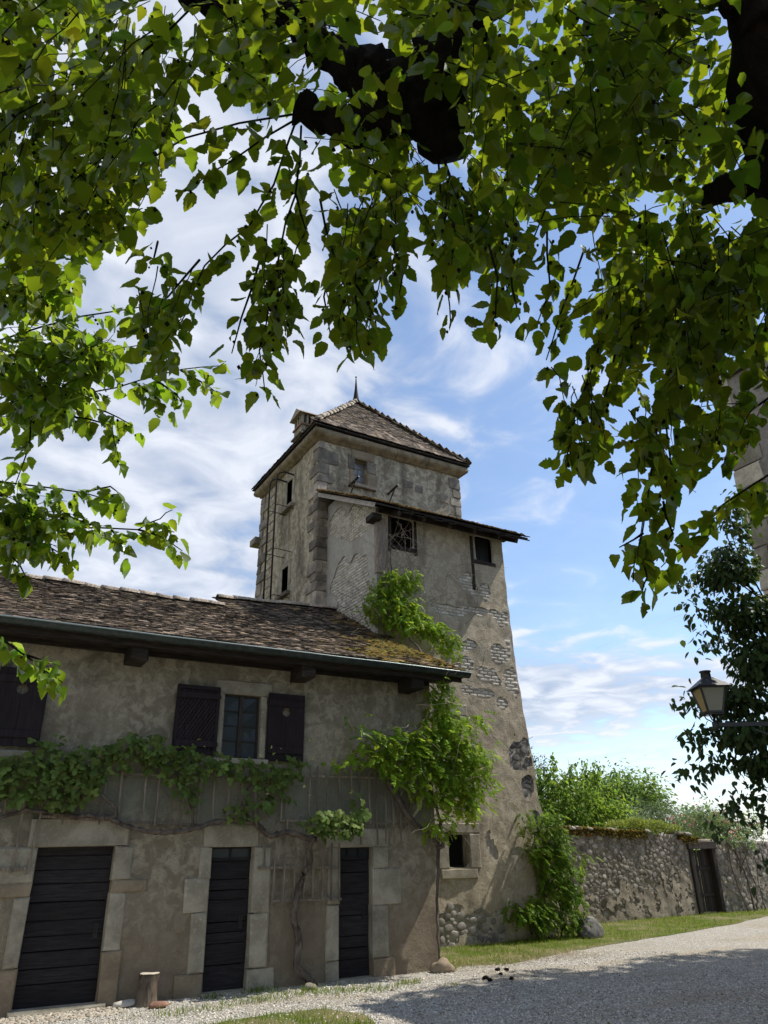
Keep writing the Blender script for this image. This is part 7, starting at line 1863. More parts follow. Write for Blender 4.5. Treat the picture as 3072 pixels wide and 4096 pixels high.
q.add([lp(sx * e, sy * e, z1 + 0.005) for sx, sy in cn] + [lp(sx * 0.062, sy * 0.062, z1 + 0.14) for sx, sy in cn] + [lp(sx * (e - 0.012), sy * (e - 0.012), z1 + 0.002) for sx, sy in cn], [(i, (i + 1) % 4, 4 + (i + 1) % 4, 4 + i) for i in range(4)] + [(4, 5, 6, 7), (11, 10, 9, 8)] + [(8 + i, 8 + (i + 1) % 4, (i + 1) % 4, i) for i in range(4)])
q.build('lantern_roof', 'lamp_iron', LAMP)
q = MB(); q.tube([lp(0, 0, z1 + h) for h in (0.10, 0.14, 0.215, 0.22, 0.235, 0.245)], [0.058, 0.058, 0.054, 0.066, 0.064, 0.02], 14); q.build('chimney_cap', 'lamp_iron', LAMP, True)
q = MB()
for sx, sy in cn: q.tube([lp(sx * a * 0.9, sy * a * 0.9, z0 - 0.025), lp(sx * a * 0.75, sy * a * 0.75, z0 - 0.07), lp(sx * 0.03, sy * 0.03, z0 - 0.11)], 0.007, 5)
q.tube([lp(0, 0, h) for h in (0.0, -0.09, -0.10, -0.19, -0.20)], [0.012, 0.016, 0.036, 0.036, 0.012], 10); q.tube([lp(0, 0, h) for h in (0.02, 0.14)], [0.03, 0.045], 8); q.build('socket', 'lamp_iron', LAMP, True)
PO = Vector((8.30, 4.85, 0))
q = MB(); q.bar(lp(0, 0, -0.135), (PO.x, PO.y, LP.z - 0.135), 0.03, 0.045); q.bar(Vector(lp(0, 0, -0.2)).lerp(Vector((PO.x, PO.y, LP.z - 0.2)), 0.42), (PO.x, PO.y, LP.z - 0.42), 0.016, 0.016); q.build('arm', 'lamp_iron', LAMP)
q = MB(); q.tube([(PO.x, PO.y, z) for z in (0, 0.15, 0.2, 3.3, 3.35, 3.4)], [0.09, 0.085, 0.05, 0.045, 0.06, 0.01], 10); q.build('post', 'lamp_iron', LAMP, True)

# ------------------------------------------------------------------ small things on the ground
q = MB(); pts = []; ns = 18; LG = Vector((3.08, 11.74, 0)); vs = []
for h, r_ in ((0, 0.165), (0.05, 0.145), (0.12, 0.13), (0.22, 0.125), (0.32, 0.128), (0.37, 0.13)):
    for j in range(ns):
        a_ = 2 * math.pi * j / ns; rr = r_ * (1 + 0.07 * noise.noise(Vector((math.cos(a_) * 2, math.sin(a_) * 2, h * 4))) + 0.05 * ((j * 7) % 3 - 1)); vs.append((LG.x + math.cos(a_) * rr + 0.05 * h, LG.y + math.sin(a_) * rr, h))
q.add(vs, [(i * ns + j, i * ns + (j + 1) % ns, (i + 1) * ns + (j + 1) % ns, (i + 1) * ns + j) for i in range(5) for j in range(ns)])
LOG = thing('log_stump', 'upright sawn log standing against the wall beside the wide door', 'log', LG)
q.build('bark', 'bark_log', LOG, True)
MB().add([(LG.x + math.cos(2 * math.pi * j / ns) * 0.13 + 0.018, LG.y + math.sin(2 * math.pi * j / ns) * 0.13, 0.368 + 0.005 * math.cos(j)) for j in range(ns)] + [(LG.x + 0.018, LG.y, 0.376)], [(j, (j + 1) % ns, ns) for j in range(ns)]).build('cut_face', 'cut_wood', LOG)
def rock(name, label, cat, p, size, mat, seed, sub=3, rough=0.28, rot=0, group=None):
    o = bpy.data.objects.new(name, boulder_mesh(name, mat, size, seed, sub, rough)); o.location = p; o.rotation_euler = (0, 0, rot); put(o, None, label=label, category=cat)
    if group: o['group'] = group
rock('boulder', 'big grey boulder in the grass at the corner of the tower', 'boulder', (13.50, 14.05, 0.10), (0.38, 0.28, 0.30), 'slate', 4.0, 4, 0.25, 0.5)
rock('stone_slab', 'flat white stone slab lying at the wall left of the log', 'stone', (2.82, 11.78, 0.03), (0.16, 0.10, 0.06), 'white_brick', 9.0, 2)
rock('stone_lump', 'small orange-brown stone lying in front of the log', 'stone', (3.17, 11.45, 0.03), (0.14, 0.08, 0.055), 'red_brick', 2.0, 2)
rock('stone_lump', 'reddish stone at the foot of the house corner', 'stone', (7.95, 11.80, 0.05), (0.2, 0.16, 0.14), 'sandstone_pale', 6.0, 3)
rock('stone_lump', 'small pale stone at the foot of the grapevine trunk', 'stone', (5.42, 11.55, 0.03), (0.10, 0.08, 0.06), 'limestone', 7.0, 2)
for i, (x, y, s) in enumerate(((8.05, 10.75, 0.05), (8.0, 10.58, 0.035), (8.5, 10.95, 0.03), (8.75, 11.35, 0.042), (8.86, 11.25, 0.04), (8.35, 10.5, 0.035))):
    rock('clod', 'dark brown clod lying on the gravel off the house corner', 'clod', (x, y, 0.02), (s * 1.2, s, s * 0.8), 'bark_dark', i * 3.0, 2, 0.35, 0, 'dark clods on the gravel')
# cobbles before the wide door, one by one
r = random.Random(4); cs = pack(0.9, 2.75, 11.30, 11.86, lambda x, y: True, 0.045, 0.075, 5000, 5)
cm_ = [npmesh('cobble', [(v[0], v[2], -v[1]) for v in dome_mesh(20 + i)[0]], [f[::-1] for f in dome_mesh(20 + i)[1]][::1], 'cobble_stone', None, True) for i in range(6)]
for x, y, w, h in sorted(cs, key=lambda c: -c[2])[:290]:
    o = bpy.data.objects.new('cobble', random.choice(cm_)); o.location = (x, y, 0.006); o.scale = (w, h, 0.05); o.rotation_euler = (0, 0, random.uniform(0, 6)); put(o, drive)
# loose pebbles
n = 110000; rr_ = 6.2 + 11 * rng.random(n) ** 1.5; aa = np.radians(rng.uniform(27, 88, n)); P = np.stack([rr_ * np.cos(aa), rr_ * np.sin(aa), np.zeros(n)], 1)
ok = (P[:, 1] < np.where(P[:, 0] < 8.05, 11.93, 14)) & ~inpoly(P, LAWN); ok &= ~(inpoly(P, PATCH) & (rng.random(n) < 0.8)); P = P[ok]; n = len(P)
ob = np.array([(1, 0, 0), (0, 1, 0), (-1, 0, 0), (0, -1, 0), (0, 0, 0.75), (0.2, 0.1, -0.5)], dtype=np.float32); of = np.array([(0, 1, 4), (1, 2, 4), (2, 3, 4), (3, 0, 4)])
v = np.clip(rng.normal(0.95, 0.27, (n, 1)), 0.3, 1.6); wm = rng.uniform(-0.05, 0.08, (n, 1)); tn = np.concatenate([v * (1 + wm), v, v * (1 - wm)], 1)
V, F, C = scatter(ob, of, frames(np.concatenate([rnd(n, 2), np.zeros((n, 1))], 1), np.tile([[0, 0, 1.0]], (n, 1)) + rnd(n) * 0.35), P + np.array([0, 0, 0.003]), rng.uniform(0.007, 0.018, n), tn)
put(bpy.data.objects.new('gravel', npmesh('gravel', V, F, 'pebble', C)), None, kind='stuff', label='loose grey pebbles of the gravel drive', category='gravel')
# dry leaves blown about the drive
n = 420; rr_ = rng.uniform(6.5, 13, n); aa = np.radians(rng.uniform(28, 88, n)); P = np.stack([rr_ * np.cos(aa), rr_ * np.sin(aa), np.full(n, 0.014)], 1); P = P[P[:, 1] < 11.9]; n = len(P)
V, F, C = scatter(OVAL[0][0], OVAL[0][1], frames(np.concatenate([rnd(n, 2), np.zeros((n, 1))], 1), np.tile([[0, 0, 1.0]], (n, 1)) + rnd(n) * 0.3), P, rng.uniform(0.03, 0.06, n), tints(n, 0.35, 0.2) * np.array([0.6, 0.5, 0.4]))
put(bpy.data.objects.new('leaf_litter', npmesh('leaf_litter', V, F, 'straw', C)), None, kind='stuff', label='dry brown leaves scattered over the gravel', category='leaves')
# grass blades
gb = np.array([(-0.06, 0, 0), (0.06, 0, 0), (0.035, 0.6, 0.06), (-0.035, 0.6, 0.06), (0, 1.0, 0.22)], dtype=np.float32); gf = np.array([(0, 1, 2), (0, 2, 3), (3, 2, 4)])
def grass(name, P, hmin, hmax, label, mat='grass_leaf', tt=None):
    n = len(P); T = np.stack([rng.normal(0, 0.35, n), rng.normal(0, 0.35, n), np.ones(n)], 1)
    V, F, C = scatter(gb, gf, frames(T, rnd(n)), P, rng.uniform(hmin, hmax, n), tints(n, 0.22, 0.12) if tt is None else tt)
    put(bpy.data.objects.new(name, npmesh(name, V, F, mat, C, True)), None, kind='stuff', label=label, category='grass')
def in_lawn(n, poly, box):
    P = np.stack([rng.uniform(box[0], box[1], n), rng.uniform(box[2], box[3], n), np.zeros(n)], 1); P = P[inpoly(P, poly)]
    return P[np.array([fbm(p[0], p[1], 0.5, 0.9, 3) * 1.6 + 0.75 for p in P]) > rng.random(len(P))]
grass('grass', in_lawn(70000, LAWN, (8, 26, 11.6, 16.4)), 0.03, 0.085, 'short lawn grass along the garden wall and tower')
grass('grass', in_lawn(6000, PATCH, (2.8, 5.4, 8.2, 10.4)), 0.03, 0.09, 'grass in the small patch in the gravel')
P = []
for (x, y, s, m_) in ((4.5, 11.15, 0.25, 220), (5.2, 11.35, 0.3, 300), (5.75, 11.1, 0.25, 260), (6.3, 10.95, 0.22, 160), (6.9, 11.15, 0.12, 130), (3.2, 10.9, 0.3, 160), (3.8, 11.0, 0.25, 120), (8.2, 12.2, 0.3, 400), (4.0, 11.75, 0.1, 80), (4.75, 11.85, 0.12, 120), (7.3, 10.6, 0.1, 30), (8.15, 12.9, 0.15, 250), (8.2, 13.5, 0.15, 200), (12.9, 14.2, 0.25, 500), (11.9, 14.35, 0.3, 350)):
    P.append(np.stack([x + rng.normal(0, s, m_), y + rng.normal(0, s * 0.6, m_), np.zeros(m_)], 1))
P = np.concatenate(P); P = P[(P[:, 1] < np.where(P[:, 0] < 8.05, 11.96, 14.45))]
grass('weeds', P, 0.03, 0.10, 'tufts of weeds along the foot of the house and tower')
n = 1500; P = np.stack([rng.uniform(8.0, 11.5, n), rng.normal(12.1, 0.3, n), np.full(n, 0.02)], 1); P = P[P[:, 1] > 11.3]; n = len(P)
V, F, C = scatter(gb * np.array([0.5, 1, 1]), gf, frames(np.concatenate([rnd(n, 2), rng.uniform(0, 0.25, (n, 1))], 1), np.tile([[0, 0, 1.0]], (n, 1))), P, rng.uniform(0.06, 0.16, n), tints(n, 0.25))
put(bpy.data.objects.new('straw', npmesh('straw', V, F, 'straw', C, True)), None, kind='stuff', label='dry cut straw on the verge off the house corner', category='straw')

# ------------------------------------------------------------------ trellises
def trellis(label, slats, rails, base):
    t = thing('trellis', label, 'trellis', base)
    for x0_, z0_, x1_, z1_ in slats: MB().bar((x0_, 11.905, z0_), (x1_, 11.905 + random.uniform(-0.01, 0.01), z1_), 0.014, 0.026, (1, 0, 0)).build('slat', 'grey_slat', t)
    for x0_, z0_, x1_, z1_ in rails: MB().bar((x0_, 11.935, z0_), (x1_, 11.935, z1_), 0.03, 0.034).build('rail', 'grey_slat', t)
    return t
j_ = lambda a: random.uniform(-a, a)
sl = [(x + j_(0.02), b + j_(0.03), x + j_(0.03), 3.15 + j_(0.06)) for x, b in ((5.50, 2.35), (5.66, 2.42), (5.84, 2.5), (6.03, 2.6), (6.30, 1.95), (6.46, 1.95), (6.64, 2.25), (6.79, 1.94), (6.97, 1.95), (7.12, 1.96), (7.28, 1.95), (7.44, 1.96))]
trellis('slatted wooden trellis above the narrow door by the house corner', sl, [(4.95, 2.31, 6.15, 2.29), (6.15, 2.285, 7.48, 2.26), (5.4, 3.0, 7.4, 3.02)], (6.4, 11.9, 1.95))
sl = [(x + j_(0.02), a + j_(0.03), x + j_(0.03), b + j_(0.05)) for x, a, b in ((4.76, 1.64, 2.2), (4.92, 1.15, 2.25), (5.09, 1.15, 2.35), (5.27, 1.15, 1.95), (5.45, 1.15, 1.95), (5.60, 1.16, 1.9), (5.76, 1.15, 2.0), (5.92, 1.15, 2.0), (6.07, 1.14, 2.0))]
trellis('low wooden trellis behind the grapevine trunk between the two narrow doors', sl, [(4.66, 1.63, 6.09, 1.60), (4.90, 1.16, 6.12, 1.14)], (5.5, 11.9, 1.14))
sl = [(x + j_(0.02), a, x + j_(0.03), b + j_(0.05)) for x, a, b in ((1.68, 2.24, 2.95), (1.94, 2.25, 2.95), (2.2, 2.24, 2.95), (2.45, 2.2, 2.95), (2.79, 2.3, 3.1), (2.99, 2.22, 3.1), (3.20, 2.22, 3.1), (3.38, 2.19, 3.1), (3.62, 2.2, 3.1), (3.85, 2.3, 3.1), (4.1, 2.3, 3.1), (4.32, 2.3, 3.1), (4.55, 2.3, 3.1), (4.8, 2.35, 3.1), (5.02, 2.3, 3.1))]
trellis('long wooden trellis above the wide door and under the shuttered window', sl, [(1.42, 2.345, 2.19, 2.30), (2.55, 2.285, 3.75, 2.24), (1.45, 2.93, 5.2, 2.95)], (3.0, 11.9, 2.2))
sl = [(0.93, 2.31, 0.93, 2.7), (1.18, 1.65, 1.16, 2.75), (1.36, 1.62, 1.42, 2.75), (0.7, 1.65, 0.68, 2.75), (0.45, 1.65, 0.44, 2.75), (0.2, 1.65, 0.2, 2.75)]
trellis('short wooden trellis at the left end of the house front', sl, [(0.0, 2.39, 1.38, 2.42), (0.0, 1.70, 1.38, 1.69)], (0.8, 11.9, 1.65))

# ------------------------------------------------------------------ climbing plants
def cane(mb, pts, r0, r1, n=6, jit=0.12, sub=5, wig=0.02):
    P = [Vector(p) for p in pts]; out = []
    for i in range(len(P) - 1):
        a, b = P[max(i - 1, 0)], P[i]; c, d = P[i + 1], P[min(i + 2, len(P) - 1)]
        for k_ in range(sub):
            t = k_ / sub; q = 0.5 * ((2 * b) + (c - a) * t + (2 * a - 5 * b + 4 * c - d) * t * t + (3 * b - a - 3 * c + d) * t ** 3)
            out.append(q + Vector((random.gauss(0, wig), random.gauss(0, wig), random.gauss(0, wig))))
    out.append(P[-1]); m_ = len(out); mb.tube(out, [r0 + (r1 - r0) * i / (m_ - 1) for i in range(m_)], n, jit); return out
VINE = thing('grapevine', 'old twisted grapevine with broad leaves trained along the house front', 'vine', (5.5, 11.8, 0))
mb = MB(); cane(mb, [(x, 11.84, z) for x, z in ((5.62, -0.02), (5.50, 0.12), (5.33, 0.28), (5.34, 0.61), (5.26, 0.92), (5.29, 1.17), (5.39, 1.47), (5.50, 1.68), (5.48, 1.88), (5.57, 2.05))], 0.065, 0.04, 8, 0.22, 5, 0.006); mb.build('trunk', 'bark_vine', VINE, True)
for pts, r0, r1 in (([(5.55, 2.02), (5.11, 2.13), (4.77, 2.09), (4.45, 2.31), (3.96, 2.29), (3.57, 2.19), (3.27, 2.14), (2.94, 2.15), (2.56, 2.23), (2.23, 2.33), (1.65, 2.37), (1.51, 2.43), (1.42, 2.65)], 0.045, 0.025), ([(2.23, 2.33), (2.40, 2.37), (2.33, 2.50), (2.15, 2.65)], 0.035, 0.02), ([(5.57, 2.0), (5.75, 2.2), (6.0, 2.4)], 0.03, 0.012), ([(1.65, 2.37), (1.2, 2.42), (0.7, 2.25), (0.2, 2.1)], 0.025, 0.018), ([(4.45, 2.31), (4.3, 2.6), (4.5, 2.9)], 0.022, 0.01), ([(3.57, 2.19), (3.45, 2.6), (3.2, 2.95)], 0.022, 0.01)):
    mb = MB(); cane(mb, [(x, 11.86, z) for x, z in pts], r0, r1, 7, 0.3, 5, 0.012); mb.build('cane', 'bark_vine', VINE, True)
def patch_leaves(ell, n, ydeep, seed=0):
    """points in a set of ellipses (x, z, rx, rz, weight) on the facade"""
    w = np.array([e[4] * e[2] * e[3] for e in ell]); k_ = rng.choice(len(ell), n, p=w / w.sum()); E = np.array(ell)[k_]
    a = rng.uniform(0, 2 * np.pi, n); r = np.sqrt(rng.random(n)) * rng.uniform(0.7, 1.12, n)
    return np.stack([E[:, 0] + np.cos(a) * r * E[:, 2], rng.uniform(ydeep[0], ydeep[1], n), E[:, 1] + np.sin(a) * r * E[:, 3]], 1)
ell = [(0.5, 2.9, 0.6, 0.25, 1), (1.15, 2.85, 0.5, 0.33, 1.2), (1.75, 2.85, 0.45, 0.38, 1.2), (1.35, 3.25, 0.25, 0.22, 0.8), (2.0, 3.1, 0.5, 0.25, 1), (2.6, 3.3, 0.5, 0.25, 1.2), (3.1, 3.2, 0.5, 0.24, 1.2), (3.3, 2.95, 0.35, 0.25, 0.8), (3.75, 3.12, 0.4, 0.2, 1), (4.25, 3.05, 0.4, 0.2, 0.9), (4.7, 3.0, 0.4, 0.2, 0.9), (5.1, 3.1, 0.25, 0.22, 1), (3.45, 2.6, 0.18, 0.25, 0.6), (4.35, 2.45, 0.35, 0.15, 0.7), (4.75, 2.6, 0.25, 0.2, 0.5), (5.0, 2.7, 0.15, 0.25, 0.4), (4.5, 2.75, 0.3, 0.15, 0.5), (5.75, 2.25, 0.42, 0.22, 1.8), (5.55, 2.3, 0.3, 0.2, 1.2), (6.1, 2.3, 0.2, 0.22, 1), (6.15, 2.6, 0.08, 0.15, 0.6), (1.6, 2.55, 0.3, 0.15, 0.8)]
n = 1350; P = patch_leaves(ell, n, (11.65, 11.9)); k_ = (P[:, 0] > 5.3) & (P[:, 2] < 2.75); P[k_, 1] = rng.uniform(11.2, 11.62, k_.sum()); T = np.stack([rng.normal(0, 0.6, n), rng.normal(-0.45, 0.3, n), rng.normal(-0.75, 0.35, n)], 1); Nn = np.stack([rng.normal(0, 0.35, n), rng.normal(-0.8, 0.25, n), rng.normal(0.6, 0.3, n)], 1)
leaves(VINE, 'grape_leaf', GRAPE, P, T, Nn, rng.uniform(0.075, 0.15, n), tints(n, 0.18, 0.08), 260)
n = 26; P = np.stack([rng.choice([3.55, 4.55, 5.3, 4.7, 6.15], n) + rng.normal(0, 0.06, n), rng.uniform(11.5, 11.7, n), rng.choice([3.5, 2.75, 3.25], n) + rng.normal(0, 0.08, n)], 1)
leaves(VINE, 'grape_leaf', GRAPE, P, rnd(n), rnd(n) + np.array([0, -0.5, 0.7]), rng.uniform(0.03, 0.06, n), np.tile([[2.6, 2.2, 2.4]], (n, 1)), mass='young_shoots')

def hang(P, n, out=(0, -1, 0), ds=0.35):
    """pinnate leaves arching out of a wall and drooping"""
    o = np.array(out); T = o * 0.75 + rnd(n) * np.array([0.6, 0.45, 0.35]) + np.array([0, 0, -ds]); N_ = o * 0.35 + rnd(n) * 0.3 + np.array([0, 0, 1.0]); return T, N_
WIS = thing('wisteria', 'big wisteria climbing the house corner and the tower with bright green leaves', 'climber', (7.9, 11.8, 0))
mb = MB(); cane(mb, [(7.98, 11.85, -0.03), (7.93, 11.86, 0.5), (7.94, 11.85, 1.2), (7.99, 11.83, 1.84), (7.88, 11.80, 2.02), (7.61, 11.80, 2.19), (7.34, 11.80, 2.41), (7.15, 11.80, 2.7), (6.95, 11.8, 2.95)], 0.016, 0.06, 8, 0.2, 5, 0.008); mb.build('trunk', 'bark_vine', WIS, True)
for pts, r0, r1 in (([(7.99, 11.83, 1.84), (8.12, 11.75, 2.05), (8.2, 11.7, 2.15)], 0.05, 0.03), ([(7.34, 11.80, 2.41), (7.6, 11.75, 2.9), (7.9, 11.7, 3.6), (8.05, 11.68, 4.4), (8.25, 11.5, 5.0), (8.55, 11.6, 5.2)], 0.03, 0.015), ([(8.05, 11.7, 4.2), (8.5, 12.0, 4.9), (8.7, 13.0, 5.6), (8.8, 14.2, 6.6), (8.7, 14.35, 7.5), (8.6, 14.3, 8.6)], 0.03, 0.015), ([(7.7, 11.7, 3.0), (7.9, 11.65, 2.4), (8.0, 11.75, 1.9)], 0.025, 0.03)):
    mb = MB(); cane(mb, pts, r0, r1, 6, 0.2); mb.build('stem', 'bark_vine', WIS, True)
ell = [(6.6, 3.5, 0.45, 0.35, 0.7), (7.1, 3.5, 0.55, 0.42, 0.9), (7.7, 3.5, 0.55, 0.55, 1.3), (8.3, 3.4, 0.55, 0.55, 1.3), (8.65, 3.2, 0.35, 0.5, 1.2), (8.0, 4.4, 0.2, 0.5, 1.3), (8.15, 4.0, 0.3, 0.35, 1.2), (8.75, 4.1, 0.25, 0.18, 1), (8.3, 2.75, 0.4, 0.3, 1.1), (8.6, 2.6, 0.3, 0.25, 1), (7.8, 2.9, 0.5, 0.3, 0.9), (7.1, 3.0, 0.4, 0.15, 0.6), (6.2, 3.3, 0.35, 0.12, 0.4), (7.85, 2.25, 0.28, 0.2, 0.9), (6.2, 3.9, 0.12, 0.25, 0.4), (5.8, 3.2, 0.25, 0.12, 0.4), (8.85, 3.45, 0.2, 0.25, 0.8)]
n = 1900; P = patch_leaves(ell, n, (11.35, 11.88)); hx = np.clip((P[:, 0] - 7.9) / 1.0, 0, 1); P[:, 1] += hx * rng.uniform(-0.35, 0.5, n)
T, N_ = hang(P, n); leaves(WIS, 'wisteria_leaf', PINN, P, T, N_, rng.uniform(0.13, 0.24, n), tints(n, 0.15, 0.1), 200, part='leaf')
ell = [(8.55, 7.65, 0.38, 0.34, 1.2), (9.05, 7.8, 0.28, 0.3, 1), (8.35, 7.2, 0.36, 0.4, 1.2), (8.85, 7.1, 0.42, 0.35, 1.3), (9.1, 6.75, 0.4, 0.28, 1.5), (8.75, 6.65, 0.34, 0.3, 1.3), (9.55, 6.55, 0.36, 0.2, 1.4), (9.9, 6.3, 0.22, 0.2, 1.2), (8.5, 6.75, 0.25, 0.3, 1.0), (10.1, 6.1, 0.12, 0.15, 1)]
n = 1500; P = patch_leaves(ell, n, (13.95, 14.42)); k_ = P[:, 0] < 8.45; P[k_, 1] += rng.uniform(0, 0.7, k_.sum())
low_ = np.clip((7.3 - P[:, 2]) / 0.9, 0, 1); P[:, 1] -= low_ * rng.uniform(0, 0.55, n)
T, N_ = hang(P, n, (-0.15, -1, 0), 0.5); leaves(WIS, 'wisteria_leaf', PINN, P, T, N_, rng.uniform(0.13, 0.23, n), tints(n, 0.15, 0.1), 90, part='leaf')
# dry tangled stems
def tangle(box, n, L, up_=0.3, r=0.0048):
    for i in range(n):
        p = Vector([random.uniform(box[a], box[a + 1]) for a in (0, 2, 4)]); d = Vector((random.gauss(0, 1), random.gauss(-0.4, 0.5), random.gauss(up_, 0.8))).normalized(); pts = [p]
        s = L * random.uniform(0.5, 1.3) / 7; tw = Vector((random.gauss(0, 0.35), random.gauss(0, 0.25), random.gauss(-0.1, 0.35)))
        for k_ in range(7): d = (d + tw * 0.45 + Vector((random.gauss(0, 0.18), random.gauss(0, 0.12), random.gauss(0, 0.18)))).normalized(); p = p + d * s; pts.append(p)
        mb = MB(); mb.cur = tuple([random.uniform(0.6, 1.5)] * 3); mb.tube(pts, [r * (1 - 0.09 * k_) for k_ in range(8)], 5); mb.build('dry_stem', 'dry_stem', WIS, True)
tangle((8.3, 9.6, 14.1, 14.4, 7.8, 9.0), 60, 1.2); tangle((7.9, 8.5, 14.2, 15.8, 6.4, 7.6), 70, 1.1); tangle((9.3, 10.8, 14.0, 14.4, 6.8, 8.4), 30, 1.2, -0.2)
tangle((8.6, 10.2, 16.6, 17.2, 11.3, 11.6), 16, 0.9, 0.8); tangle((8.2, 8.8, 11.2, 11.7, 4.7, 5.2), 12, 1.0, 0.1); tangle((7.0, 8.6, 11.2, 11.6, 2.4, 4.2), 22, 1.1, -0.3); tangle((8.6, 9.6, 13.5, 14.3, 5.0, 6.6), 8, 1.3, -0.1); tangle((9.8, 11.0, 14.2, 14.4, 2.4, 4.6), 8, 0.9, -0.3)

CRP = thing('creeper', 'leafy creeper on the lower right corner of the tower annex', 'climber', (12.8, 14.3, 0))
ell = [(12.25, 2.35, 0.28, 0.35, 0.8), (12.75, 2.3, 0.35, 0.4, 1.2), (12.9, 1.8, 0.4, 0.4, 1.3), (12.6, 1.6, 0.4, 0.35, 1.1), (12.2, 1.8, 0.3, 0.2, 0.7), (12.95, 1.2, 0.38, 0.4, 1.3), (13.1, 0.6, 0.3, 0.5, 1.3), (12.6, 1.1, 0.3, 0.3, 0.9), (12.2, 0.6, 0.45, 0.3, 1.1), (11.7, 0.6, 0.38, 0.25, 0.9), (12.2, 0.3, 0.3, 0.2, 0.8), (13.75, 1.65, 0.35, 0.14, 0.35), (13.5, 1.35, 0.3, 0.2, 0.4)]
n = 1500; P = patch_leaves(ell, n, (13.95, 14.45)); T, N_ = hang(P, n); leaves(CRP, 'creeper_leaf', PINN, P, T, N_, rng.uniform(0.12, 0.22, n), tints(n, 0.18, 0.1), 80, part='leaf')
for pts in ([(12.5, 14.3, -0.02), (12.45, 14.25, 0.6), (12.7, 14.3, 1.4), (12.6, 14.35, 2.4)], [(12.9, 14.3, -0.02), (13.0, 14.3, 0.8), (12.9, 14.3, 1.9)], [(12.1, 14.35, -0.02), (11.95, 14.3, 0.4), (11.7, 14.3, 0.7)], [(12.9, 14.25, 1.3), (13.4, 14.2, 1.6), (13.9, 14.2, 1.7)]):
    mb = MB(); cane(mb, pts, 0.025, 0.01); mb.build('stem', 'bark_vine', CRP, True)

# ------------------------------------------------------------------ trees
def shoot_leaves(shoots, per, smin, smax, droop=0.75, petiole=0.035, jit=1.0):
    """leaf base points, directions and normals along the shoots, plus the shoots as point lists"""
    P = []; T = []; N_ = []; lines = []
    for s in shoots:
        pts = [Vector(s[i:i + 3]) for i in range(0, len(s), 3)]
        L = sum((b - a).length for a, b in zip(pts[:-1], pts[1:])); m_ = max(3, int(L * per)); lines.append(pts); side = random.choice((-1, 1))
        acc = [0]
        for a, b in zip(pts[:-1], pts[1:]): acc.append(acc[-1] + (b - a).length)
        for i in range(m_ + 1):
            d_ = L * (0.12 + 0.88 * i / m_) + random.gauss(0, 0.012); d_ = min(max(d_, 0), L); k_ = 0
            while k_ < len(acc) - 2 and acc[k_ + 1] < d_: k_ += 1
            a, b = pts[k_], pts[k_ + 1]; p = a.lerp(b, (d_ - acc[k_]) / max(1e-6, acc[k_ + 1] - acc[k_])); al = (b - a).normalized()
            sd = al.cross(Vector((0, 0, 1)))
            if sd.length < 0.1: sd = Vector((1, 0, 0))
            sd.normalize(); side = -side
            t = sd * (side * random.uniform(0.35, 0.9)) + al * random.uniform(0.1, 0.7) + Vector((random.gauss(0, 0.3), random.gauss(0, 0.3), -droop + random.gauss(0, 0.35)))
            t.normalize(); P.append(p + t * petiole * random.uniform(0.6, 1.4) + Vector((random.gauss(0, 0.01), random.gauss(0, 0.01), random.gauss(0, 0.01))))
            T.append(t); N_.append(Vector((random.gauss(0, 0.45) + 0.25, random.gauss(0, 0.45), 0.9)) + sd * side * 0.3)
    return np.array(P), np.array(T), np.array(N_), lines
def twigs(parent, lines, r0, r1, mat='bark_dark', berries=0, leafP=None):
    mb = MB()
    for pts in lines:
        q = []
        for a, b in zip(pts[:-1], pts[1:]): q += [a, a.lerp(b, 0.5) + Vector((random.gauss(0, 0.006), random.gauss(0, 0.006), 0.004))]
        q.append(pts[-1]); m_ = len(q); mb.tube(q, [r0 + (r1 - r0) * i / (m_ - 1) for i in range(m_)], 5)
    if berries:
        for i in rng.choice(len(leafP), min(berries, len(leafP)), replace=False):
            p = Vector(leafP[i]) + Vector((random.gauss(0, 0.01), random.gauss(0, 0.01), -0.012)); s = random.uniform(0.006, 0.011)
            mb.add([p + Vector(v) * s for v in ((1, 0, 0), (0, 1, 0), (-1, 0, 0), (0, -1, 0), (0, 0, 1.4), (0, 0, -1.4))], [(0, 1, 4), (1, 2, 4), (2, 3, 4), (3, 0, 4), (1, 0, 5), (2, 1, 5), (3, 2, 5), (0, 3, 5)])
    mb.build('twigs', mat, parent, True, kind='stuff')
